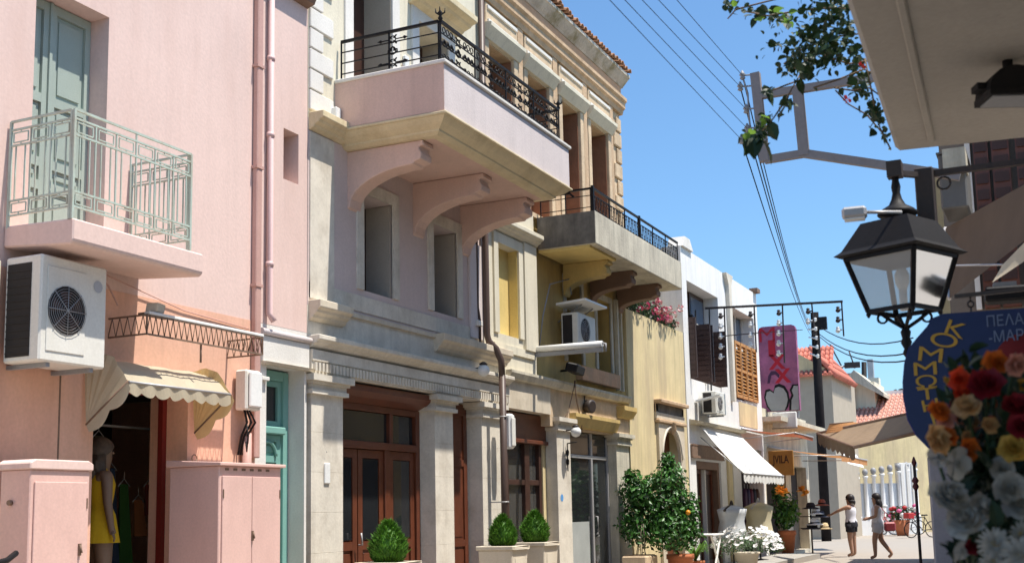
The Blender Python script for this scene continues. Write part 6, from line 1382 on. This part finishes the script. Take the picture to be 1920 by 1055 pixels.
# ================================================================== people
def skin_mesh(joints, edges, radii, lvl=2):
    me = bpy.data.meshes.new('skin'); me.from_pydata([tuple(j) for j in joints], edges, []); o = bpy.data.objects.new('skin', me); COL.objects.link(o)
    o.modifiers.new('s', 'SKIN'); 
    for i, v in enumerate(me.skin_vertices[0].data): v.radius = (radii[i][0], radii[i][1]) if isinstance(radii[i], tuple) else (radii[i], radii[i])
    me.skin_vertices[0].data[0].use_root = True
    sb = o.modifiers.new('b', 'SUBSURF'); sb.levels = lvl; sb.render_levels = lvl
    dg = bpy.context.evaluated_depsgraph_get(); r = bpy.data.meshes.new_from_object(o.evaluated_get(dg)); bpy.data.objects.remove(o); return r
def person(label, loc, face, skin, hair, pose, name='person', cat='person', h=1.62, top=None, bottom=None, longhair=False, skirt=None, dress=None):
    """pose: dict of joint positions (right = +x, forward = +y, up = +z) for a 1.62 m figure"""
    t = thing(name, label, cat, loc); s = h/1.62; f = Vector(face).normalized(); r_ = Vector((f.y, -f.x, 0))
    W = lambda p: (r_*p[0]+f*p[1]+Vector((0, 0, 1))*p[2])*s
    J = dict(pelvis=(0, 0, .88), waist=(0, .005, 1.02), chest=(0, .0, 1.20), neck=(0, -.005, 1.36), jaw=(0, .03, 1.43), head=(0, .01, 1.52), crown=(0, 0, 1.585),
             shL=(-.165, 0, 1.315), elL=(-.21, -.02, 1.06), wrL=(-.20, .06, .84), haL=(-.20, .09, .76), shR=(.165, 0, 1.315), elR=(.21, -.02, 1.06), wrR=(.20, .06, .84), haR=(.20, .09, .76),
             hiL=(-.085, 0, .84), knL=(-.09, .02, .46), anL=(-.09, -.02, .08), toL=(-.10, .12, .03), hiR=(.085, 0, .84), knR=(.09, .02, .46), anR=(.09, -.02, .08), toR=(.10, .12, .03)); J.update(pose)
    rad = dict(pelvis=(.155, .12), waist=(.125, .10), chest=(.15, .11), neck=.052, jaw=(.07, .078), head=(.086, .10), crown=(.062, .072), shL=.06, elL=.043, wrL=.03, haL=(.034, .02), shR=.06, elR=.043, wrR=.03, haR=(.034, .02), hiL=.112, knL=.07, anL=.046, toL=(.038, .026), hiR=.112, knR=.07, anR=.046, toR=(.038, .026))
    names = list(J); E = [('pelvis', 'waist'), ('waist', 'chest'), ('chest', 'neck'), ('neck', 'jaw'), ('jaw', 'head'), ('head', 'crown'), ('chest', 'shL'), ('shL', 'elL'), ('elL', 'wrL'), ('wrL', 'haL'), ('chest', 'shR'), ('shR', 'elR'), ('elR', 'wrR'), ('wrR', 'haR'), ('pelvis', 'hiL'), ('hiL', 'knL'), ('knL', 'anL'), ('anL', 'toL'), ('pelvis', 'hiR'), ('hiR', 'knR'), ('knR', 'anR'), ('anR', 'toR')]
    sc_ = lambda q: tuple(x*s for x in q) if isinstance(q, tuple) else q*s
    me = skin_mesh([W(J[n]) for n in names], [(names.index(a), names.index(c)) for a, c in E], [sc_(rad[n]) for n in names])
    bm = bmesh.new(); bm.from_mesh(me); x = MB()
    for sd_ in 'LR':                                              # fingers
        wv, hv = Vector(W(J['wr'+sd_])), Vector(W(J['ha'+sd_])); d = (hv-wv).normalized(); sx = d.cross(Vector((.2, .3, .9))).normalized(); sy = d.cross(sx)
        for k, L in enumerate((.058, .068, .064, .05)): p = hv+sx*(k-1.5)*.017*s; x.tube([p-d*.02*s, p+d*L*.5*s, p+d*L*.9*s+sy*.015*s], [.009*s, .008*s, .006*s], 5)
        x.tube([hv-d*.03*s+sx*.02*s, hv+sx*.045*s+sy*.01*s, hv+d*.03*s+sx*.05*s+sy*.012*s], [.01*s, .009*s, .006*s], 5)
    hd = Vector(J['head']); x.tube([W(hd+Vector((0, .085, .01))), W(hd+Vector((0, .105, -.022)))], [.008*s, .014*s], 6)
    for sg_ in (-1, 1): x.lathe([(.005, 0), (.022*s, .006*s), (.012*s, .016*s)], W(hd+Vector((.078*sg_, -.005, -.02))), 8, axis=W((sg_, 0, 0)))
    vv = [bm.verts.new(v) for v in x.v]
    for q in x.f:
        try: bm.faces.new([vv[i] for i in q])
        except ValueError: pass
    for q in bm.faces: q.smooth = True
    bm.to_mesh(me); bm.free(); me.materials.clear(); me.materials.append(skin)
    o = bpy.data.objects.new('body', me); COL.objects.link(o); o.parent = t; o['_w'] = t['_w']
    L_ = Vector(t['_w'])
    def shell_part(nm, js, ed, rr, m):
        me2 = skin_mesh([W(j) for j in js], ed, [sc_(q) for q in rr]); 
        for q in me2.polygons: q.use_smooth = True
        me2.materials.clear(); me2.materials.append(m); o2 = bpy.data.objects.new(nm, me2); COL.objects.link(o2); o2.parent = t; o2['_w'] = t['_w']; return o2
    def ellip(b, pts, rx, ry, n=14):
        base_ = len(b.v)
        for k, p in enumerate(pts):
            for j in range(n):
                a = 2*math.pi*j/n; q = 1+.03*math.cos(5*a+k); b.v.append(tuple(W((p[0]+rx[k]*math.cos(a)*q, p[1]+ry[k]*math.sin(a)*q, p[2]))+L_))
        for k in range(len(pts)-1):
            for j in range(n): b.f.append((base_+k*n+j, base_+k*n+(j+1) % n, base_+(k+1)*n+(j+1) % n, base_+(k+1)*n+j)); b.sm.append(True)
    if top:
        b = MB(); V3 = Vector; c_, wa, pe = V3(J['chest']), V3(J['waist']), V3(J['pelvis'])
        ellip(b, [pe+V3((0, 0, .03)), pe.lerp(wa, .6), wa, wa.lerp(c_, .5), c_, c_+V3((0, 0, .07)), c_+V3((0, 0, .11))], [.186, .174, .158, .168, .178, .166, .128], [.154, .144, .128, .134, .142, .124, .086])
        for sg_ in (-1, 1): b.bar(W(c_+V3((.09*sg_, .06, .10)))+L_, W(c_+V3((.095*sg_, .0, .155)))+L_, .035); b.bar(W(c_+V3((.09*sg_, -.075, .10)))+L_, W(c_+V3((.095*sg_, .0, .155)))+L_, .035)
        b.build('top', top, t)
    if bottom:
        b = MB(); V3 = Vector; pe = V3(J['pelvis'])
        ellip(b, [pe+V3((0, 0, -.09)), pe+V3((0, 0, -.03)), pe+V3((0, 0, .05)), pe+V3((0, 0, .10))], [.196, .198, .180, .162], [.165, .165, .148, .130])
        for sd_ in 'LR':
            hp, kn = V3(J['hi'+sd_]), V3(J['kn'+sd_]); b.tube([W(hp+V3((0, 0, .02)))+L_, W(hp.lerp(kn, .25))+L_, W(hp.lerp(kn, .5))+L_], [.122*s, .122*s, .112*s], 12)
        b.build('shorts', bottom, t)
    if dress:
        b = MB(); n = 20; prof = [(.42, .70), (.40, .75), (.33, .95), (.26, 1.02), (.30, 1.12), (.33, 1.22), (.27, 1.30), (.20, 1.33)]; pr = []
        for k, (w_, z) in enumerate(prof):
            for j in range(n):
                a = 2*math.pi*j/n; rf_ = 1+(.09*math.cos(a*7) if k < 2 else .05*math.cos(a*7) if k == 2 else 0); pr.append(W((w_*.5*math.cos(a)*rf_, w_*.40*math.sin(a)*rf_, z))+L_)
        b.add(pr, [(k*n+j, k*n+(j+1) % n, (k+1)*n+(j+1) % n, (k+1)*n+j) for k in range(len(prof)-1) for j in range(n)], True)
        for sg_ in (-1, 1): b.bar(W((.085*sg_, .06, 1.30))+L_, W((.08*sg_, .0, 1.375))+L_, .022)
        b.build('dress', dress, t)
    if hair:
        hd = Vector(J['head']); b = MB(); n = 14; rg = random.Random(len(label)); rows = []
        for k in range(7):
            th = math.pi*(.02+.64*k/6); row = []
            for j in range(n):
                a = 2*math.pi*j/n; front = max(0, math.sin(a)); th2 = th*(1-.42*front)
                row.append(W(hd+Vector((math.cos(a)*math.sin(th2)*.112, math.sin(a)*math.sin(th2)*.126-.014, math.cos(th2)*.132+.005)))+L_)
            rows += row
        b.add(rows, [(k*n+j, k*n+(j+1) % n, (k+1)*n+(j+1) % n, (k+1)*n+j) for k in range(6) for j in range(n)]+[tuple(range(n))], True)
        lk = 26 if longhair else 14
        for k in range(lk):
            a = math.pi+math.pi*(k+.5)/lk; L = rg.uniform(.26, .36) if longhair else rg.uniform(.08, .14); p = hd+Vector((math.cos(a)*.085, math.sin(a)*.095-.01, -.02))
            b.tube([W(p)+L_, W(p+Vector((math.cos(a)*.015, math.sin(a)*.03, -L*.5)))+L_, W(p+Vector((-math.cos(a)*.01, math.sin(a)*.02-.01, -L)))+L_], [.024*s, .024*s, .008*s], 5)
        b.build('hair', hair, t)
        b = MB()
        for sg_ in (-1, 1): b.lathe([(.001, -.004), (.011*s, 0), (.001, .006*s)], W(hd+Vector((.032*sg_, .088, .005)))+L_, 6, axis=W((0, 1, 0)))
        b.build('eyes', 'black', t); b = MB(); b.tube([W(hd+Vector((-.022, .086, -.062)))+L_, W(hd+Vector((.022, .086, -.062)))+L_], .005*s, 5); b.build('mouth', mat('lips', (.35, .10, .08), bump=0) if 'lips' not in bpy.data.materials else bpy.data.materials['lips'], t)
    return t
sk_ = mat('tanned skin', (.36, .20, .13), rough=.55, var=.05, bump=0); dk = mat('dark hair', (.016, .010, .009), rough=.5, var=.3, scale=20, bump=0)
wt = mat('white cotton top', (.66, .64, .68), rough=.9, var=.06, scale=9, bump=.05); bs_ = mat('black shorts cloth', (.015, .014, .02), rough=.8, bump=0); gs_ = mat('pale grey shorts cloth', (.50, .48, .50), rough=.85, bump=0)
w1 = PZ(1600, 1043, 0); w2 = PZ(1650, 1047, 0)
left_ = -Vector((AX_R.x, AX_R.y, 0)).normalized(); away = Vector((AX_F.x, AX_F.y, 0)).normalized()
person('woman in white top and black shorts reaching towards the hat stand', w1, left_*.80+away*.60, sk_, dk, dict(elL=(-.20, .24, 1.22), wrL=(-.16, .47, 1.12), haL=(-.15, .55, 1.10), elR=(.22, -.03, 1.07), wrR=(.20, .05, .86), haR=(.19, .07, .78), knL=(-.07, .03, .46), knR=(.07, -.01, .46)), top=wt, bottom=bs_, h=1.68, longhair=False)
person('woman with long dark hair and grey shorts walking with red bag', w2, left_*.93+away*.3, sk_, dk, dict(elL=(-.20, .03, 1.07), wrL=(-.16, .24, 1.0), haL=(-.15, .31, .99), elR=(.20, .02, 1.07), wrR=(.16, .22, 1.02), haR=(.14, .29, 1.02), knL=(-.085, .10, .47), anL=(-.09, .10, .07), toL=(-.09, .23, .03), knR=(.085, -.06, .46), anR=(.09, -.30, .12), toR=(.09, -.20, .03), crown=(0, .03, 1.585)), top=wt, bottom=gs_, h=1.68, longhair=True)
bgc = w2+(-left_)*.28-away*.1+Vector((0, 0, .80)); t = thing('handbag', 'red shoulder bag at the hip of the walking woman', 'bag', bgc)
b = MB(); b.obox(bgc+Vector((0, 0, .03)), left_*.15, away*.06, Vector((0, 0, .12))); b.build('pouch', mat('red leather', (.33, .05, .06), rough=.5, bump=.03), t, bevel=.04); b = MB(); b.tube([bgc+Vector((0, 0, .14))-left_*.1, bgc+Vector((0, 0, .35))+left_*.05, bgc+Vector((0, 0, .54))+left_*.22], .012, 4); b.build('strap', bpy.data.materials['red leather'], t)
# mannequin in the dress shop doorway
mq = mat('mannequin skin', (.19, .13, .09), rough=.5, var=.04, bump=0); gh = mat('grey blond wig', (.075, .06, .05), rough=.6, var=.3, scale=25, bump=0)
p = PX(188, 900, -7.90)
person('shop mannequin in sleeveless yellow dress standing in the doorway', (p.x, p.y, .52), Vector((.45, .9, 0)), mq, gh, dict(elR=(.20, .0, 1.06), wrR=(.22, .03, .84), haR=(.23, .05, .77)), name='mannequin', cat='mannequin', h=1.60, dress=mat('yellow dress cloth', (.55, .36, .010), rough=.8, var=.05, bump=.04), longhair=True)
MB_ = MB(); MB_.box(p.x-.3, p.x+.2, p.y-.2, p.y+.3, 0, .515); tag(MB_.build('plinth', 'brown'), 'brown plinth under the yellow dress mannequin', 'plinth')
rg = random.Random(2)
for k, (c_, y, z0, z1) in enumerate((((.03, .10, .02), 8.40, 1.0, 1.75), ((.25, .09, .03), 8.60, 1.25, 1.6), ((.03, .05, .09), 8.22, 1.0, 1.9), ((.20, .04, .03), 8.75, 1.45, 1.75), ((.10, .085, .05), 8.05, 1.1, 2.2))):
    y += .55; t = thing('garment', ('green', 'orange', 'blue', 'red', 'beige')[k]+' garment hanging in the dark dress shop doorway', 'garment', (-8.3, y, z1), 'garments hanging in the dress shop'); b = MB(); n = 10
    for i in range(n):
        a, c = -.09+.18*i/n, -.09+.18*(i+1)/n; q = .02*(i % 2); q2 = .02*((i+1) % 2); b.add([(-8.3-q, y+a*.6, z1), (-8.3-q2, y+c*.6, z1), (-8.25-q2*2, y+c, z0), (-8.25-q*2, y+a, z0)], [(0, 1, 2, 3)])
    b.build('cloth', mat(('green', 'orange', 'blue', 'red', 'beige')[k]+' garment cloth', c_, rough=.9, bump=0, trans=.2), t); b = MB(); b.tube([(-8.3, y-.08, z1-.02), (-8.3, y, z1+.05), (-8.3, y+.08, z1-.02)], .006, 4); b.tube([(-8.3, y, z1+.05), (-8.3, y, z1+.12)], .004, 4); b.build('hanger', 'steel', t)
b = MB(); b.bar((-8.3, 8.4, 2.3), (-8.3, 9.5, 2.3), .02); tag(b.build('clothes_rail', 'steel'), 'thin clothes rail inside the dress shop', 'rail')
# dress forms outside the far shop
def dress_form(label, x, y, z0, z1, wd, m, m2):
    t = thing('dress_form', label, 'clothes display', (x, y, .13)); b = MB(); b.tube([(x, y, .13), (x, y, z0+.1)], .02, 6); b.lathe([(.2, .13), (.2, .15), (.02, .18)], (x, y, 0), 12); b.build('stand', 'iron', t)
    h = z1-z0; n = 16; b = MB(); prof = [(.86, 0), (.80, .25), (.74, .5), (.84, .72), (.90, .87), (.50, .95), (.2, 1.0)]; vs = []
    for w_, u in prof:
        for j in range(n): a = 2*math.pi*j/n; q = 1+(.03+.12*(1-u))*math.cos(9*a+u*2); vs.append((x+wd*.5*w_*.55*math.cos(a)*q, y+wd*.5*w_*math.sin(a)*q, z0+h*u))
    b.add(vs, [(k*n+j, k*n+(j+1) % n, (k+1)*n+(j+1) % n, (k+1)*n+j) for k in range(len(prof)-1) for j in range(n)], True); b.build('garment', m, t)
    b = MB(); b.tube([(x, y-wd*.5, z1-.16*h), (x, y-wd*.25, z1-.06*h), (x, y, z1), (x, y+wd*.25, z1-.06*h), (x, y+wd*.5, z1-.16*h)], .03, 6); b.lathe([(.03, 0), (.05, .04), (.03, .1), (.01, .13)], (x, y, z1-.02), 8); b.build('shoulder_bar', m2, t)
q0 = PX(1372, 960, -7.0); q1 = PX(1422, 955, -7.0)
dress_form('grey white blouse on dress form under the white awning', -7.0, q0.y, .75, q0.z+.16, 1.25, mat('grey white blouse', (.52, .54, .56), rough=.9, bump=.05), M['iron'])
dress_form('beige dress on dress form under the white awning', -7.0, q1.y, .65, q1.z+.18, 1.35, mat('beige dress cloth', (.56, .50, .34), rough=.9, bump=.05), M['steel'])
for k in range(5):
    y = 30.3+k*.33; t = thing('garment', '%s coat hanging in the shop opening below the white awning' % ('dark plum', 'dark violet', 'dark maroon', 'blackish', 'dark brown')[k], 'garment', (FX-.1, y, 1.9), 'dark coats in the shop opening'); b = MB(); b.prism([(y-.14, .5), (y+.14, .5), (y+.12, 1.75), (y, 1.9), (y-.12, 1.75)], 'x', FX-.14, FX-.06); b.build('coat', mat('dark coat %d' % k, ((.05, .02, .04), (.03, .02, .05), (.08, .015, .03), (.02, .02, .03), (.06, .03, .02))[k], rough=.9, bump=0), t, bevel=.02); b = MB(); b.tube([(FX-.1, y, 1.88), (FX-.1, y, 2.0)], .006, 4); b.build('hook', 'steel', t)
# hat stand
hx, hy = w1.x-1.35, w1.y-.35
q = PZ(1524, 1036, .0); sx_, sy_ = PD(1524, 1036, 33).x, PD(1524, 1036, 33).y
t = thing('display_stand', 'thin iron display stand for hats beside the terracotta pot', 'display stand', (sx_, sy_, 0))
b = MB(); b.tube([(sx_, sy_, .03), (sx_, sy_, 1.45)], .025, 6); b.lathe([(.03, .0), (.22, .0), (.22, .025), (.03, .06)], (sx_, sy_, .02), 12); b.build('post', 'iron', t)
for z in (.80, 1.12): b = MB(); b.tube([Vector((sx_, sy_, z))-left_*.36, Vector((sx_, sy_, z))+left_*.30], .014, 5); b.build('arm', 'iron', t)
def hat(label, c, r, m):
    t = thing('hat', label, 'hat', c, 'hats on the display stand'); b = MB(); b.lathe([(r*.35, .01), (r, -.02), (r*1.03, -.005), (r*.52, .03), (r*.50, .10), (r*.36, .15), (r*.05, .16)], c, 14); b.build('crown', m, t); b = MB(); b.lathe([(r*.53, .03), (r*.53, .055), (r*.51, .06)], c, 14); b.build('band', 'black', t)
for k, (x, y, r, nm, cc) in enumerate(((1541, 946, .20, 'reddish brown straw hat at the top of display stand', (.28, .08, .05)), (1520, 952, .24, 'black hat at the top left of display stand', (.02, .018, .025)), (1538, 968, .24, 'dark grey hat on the middle of display stand', (.06, .06, .08)), (1530, 962, .2, 'white hat tucked between the dark hats', (.7, .7, .72)), (1528, 982, .26, 'white brimmed hat on the lower arm of display stand', (.72, .71, .70)), (1523, 990, .28, 'black wide hat on the lower arm of display stand', (.03, .028, .035)), (1546, 990, .22, 'cream straw hat at the lower right of display stand', (.56, .42, .24)))):
    hat(nm, PD(x, y, 33-.05*k), r, mat('hat cloth %d' % k, cc, rough=.85, var=.1, bump=.05))
# bicycles parked by the fence
def wheel(b, c, d, r):
    b.ring(c, d, (0, 0, 1), r, .022, 20, 5)
    for k in range(10): a = k*math.pi/5; b.tube([c, Vector(c)+(Vector(d)*math.cos(a)+Vector((0, 0, 1))*math.sin(a))*r], .003, 3)
def bicycle(label, loc, d, m, basket=None):
    d = Vector(d).normalized(); s_ = Vector((-d.y, d.x, 0)); L = Vector(loc); Z_ = Vector((0, 0, 1)); t = thing('bicycle', label, 'bicycle', loc)
    for u in (-.52, .52):
        b = MB(); wheel(b, L+d*u+Z_*.34, d, .32); o = b.build('wheel', 'black', t)
    b = MB(); P = dict(r=L-d*.52+Z_*.34, bb=L-d*.08+Z_*.30, st=L-d*.2+Z_*.85, hd=L+d*.38+Z_*.82, fk=L+d*.52+Z_*.34, hb=L+d*.33+Z_*1.02)
    for a, c in (('r', 'bb'), ('r', 'st'), ('bb', 'st'), ('bb', 'hd'), ('st', 'hd'), ('hd', 'fk'), ('hd', 'hb')): b.tube([P[a], P[c]], .018, 6)
    b.build('frame', m, t); b = MB(); b.tube([P['hb']-s_*.28-d*.12, P['hb']-s_*.2, P['hb'], P['hb']+s_*.2, P['hb']+s_*.28-d*.12], .014, 6); b.build('handlebar', 'black', t)
    b = MB(); b.obox(P['st']+Z_*.08, d*.13, s_*.07, Z_*.03); b.build('saddle', 'black', t, bevel=.02); b = MB(); b.tube([P['st'], P['st']+Z_*.08], .014, 5); b.tube([P['bb']-s_*.12, P['bb']+s_*.12], .012, 5); b.build('crank', 'steel', t)
    if basket: b = MB(); c = P['hd']+d*.2+Z_*.1; b.obox(c, d*.15, s_*.18, Z_*.12); b.build('basket', basket, t, bevel=.02)
redb = mat('red bicycle paint', (.45, .03, .03), rough=.4, bump=0)
for k, (x, y, dp, lab, m) in enumerate(((1672, 992, 56, 'red bicycle parked by the white fence nearest the walking woman', redb), (1700, 994, 55, 'white bicycle with front basket parked by the white fence', M['plasticwhite']), (1728, 1000, 50, 'dark bicycle leaning beside the black post', M['black']), (1650, 990, 58, 'grey bicycle half hidden behind the walking woman', M['steel']))):
    q = PD(x, y, dp); bicycle(lab, (q.x, q.y, 0), left_*.9+away*(.3 if k % 2 else -.3), m, redb if k in (1, 2) else None)
pb = PD(1690, 958, 54); t = thing('flowering_plant', 'red flowering potted plant among the parked bicycles', 'plant', (pb.x, pb.y, .4)); leafcloud([(pb.x, pb.y, 1.0, .7, .5, .35, 1)], 260, .2, 44).build('foliage', 'leafdark', t, kind='stuff')
rg = random.Random(5)
for k in range(14):
    c = Vector((pb.x+rg.uniform(-.7, .7), pb.y-.3+rg.uniform(-.2, .2), 1.0+rg.uniform(-.2, .35))); b = MB(); b.lathe([(.02, -.08), (.12, -.03), (.12, .05), (.02, .1)], c, 6); b.build('blossom', (redb, pm, bpy.data.materials['white petal'])[k % 3], t)
b = MB(); b.lathe([(.25, 0), (.35, .7), (.3, .7)], (pb.x, pb.y, 0), 12); tag(b.build('flower_pot', 'terracotta'), 'pot of the red flowers among the parked bicycles', 'pot')
# iron post near the flower stall
q = PD(1727, 1060, 18); t = thing('iron_post', 'thin black iron post with ornate head left of the flower stall', 'post', (q.x, q.y, 0)); zt2 = PD(1727, 872, 18).z
b = MB(); b.tube([(q.x, q.y, 0), (q.x, q.y, zt2)], .022, 8); b.lathe([(.2, 0), (.2, .04), (.05, .08)], (q.x, q.y, 0), 12); b.build('shaft', 'iron', t)
b = MB(); zc = PD(1727, 905, 18).z; b.lathe([(.022, -.10), (.05, -.05), (.03, 0), (.055, .04), (.022, .10)], (q.x, q.y, zc), 8); b.build('ornate_collar', mat('red brown iron', (.14, .035, .04), rough=.5, bump=0), t); b = MB(); b.lathe([(.02, 0), (.04, .05), (.01, .14)], (q.x, q.y, zt2), 8); b.build('finial', bpy.data.materials['red brown iron'], t)
gq = PD(1755, 930, 12); t = thing('display_board', 'pale grey display board standing left of the white flowers', 'display board', (gq.x, gq.y, 0)); b = MB(); b.obox((gq.x+.10, gq.y+.2, 1.02), (.17, .05, 0), (-.01, .03, 0), (0, 0, .85)); b.build('board', mat('pale grey cloth', (.42, .40, .41), rough=.8, var=.1), t, bevel=.01); b = MB(); b.box(gq.x-.02, gq.x+.25, gq.y+.1, gq.y+.4, 0, .16); b.build('foot', 'iron', t)
# scooter handlebar at the lower left corner
q = PX(14, 1046, -6.2); L = Vector((-6.35, q.y-.15, 0)); t = thing('motor_scooter', 'black scooter parked below the pink cabinet with handlebar in view', 'scooter', L)
hb = PX(20, 1046, -6.25); b = MB(); b.tube([PX(-40, 1062, -6.1), PX(-8, 1054, -6.15), PX(12, 1050, -6.22), PX(30, 1036, -6.28)], [.016, .016, .02, .02], 7); b.tube([PX(4, 1056, -6.2), PX(24, 1042, -6.24)], .006, 4); b.build('handlebar', 'black', t)
ws = Vector((hb.x, hb.y-.25, 0)); dd = Vector((.2, -1, 0)).normalized()
b = MB(); b.tube([ws+Vector((0, 0, 1.1)), ws+dd*-.15+Vector((0, 0, .3))], .03, 8); b.build('steering_column', 'black', t)
for u in (.1, -1.1):
    b = MB(); b.ring(ws-dd*u*1.0+Vector((0, 0, .24)), dd, (0, 0, 1), .19, .05, 18, 6); b.build('wheel', 'black', t)
b = MB(); b.obox(ws+dd*.55+Vector((0, 0, .45)), dd*.45, Vector((-dd.y, dd.x, 0))*.16, Vector((0, 0, .16))); b.build('body', redb, t, bevel=.06); b = MB(); b.obox(ws+dd*.6+Vector((0, 0, .68)), dd*.3, Vector((-dd.y, dd.x, 0))*.14, Vector((0, 0, .05))); b.build('seat', 'black', t, bevel=.03)
# grey-green tree far behind the roofs
tq = PD(1685, 748, 90); t = thing('tree', 'pale distant tree top beyond the pink tiled roof', 'tree', (tq.x, tq.y, 0)); leafcloud([(tq.x, tq.y, tq.z-.6, 2.2, 1.6, 1.3, 1), (tq.x+.9, tq.y, tq.z, 1.2, 1, .8, .5)], 500, .5, 71).build('crown', mat('grey green far leaf', (.12, .15, .09), bump=0, island=.4), t, kind='stuff'); b = MB(); b.tube([(tq.x, tq.y, 0), (tq.x, tq.y, tq.z)], [.3, .1], 6); b.build('trunk', 'bark', t)
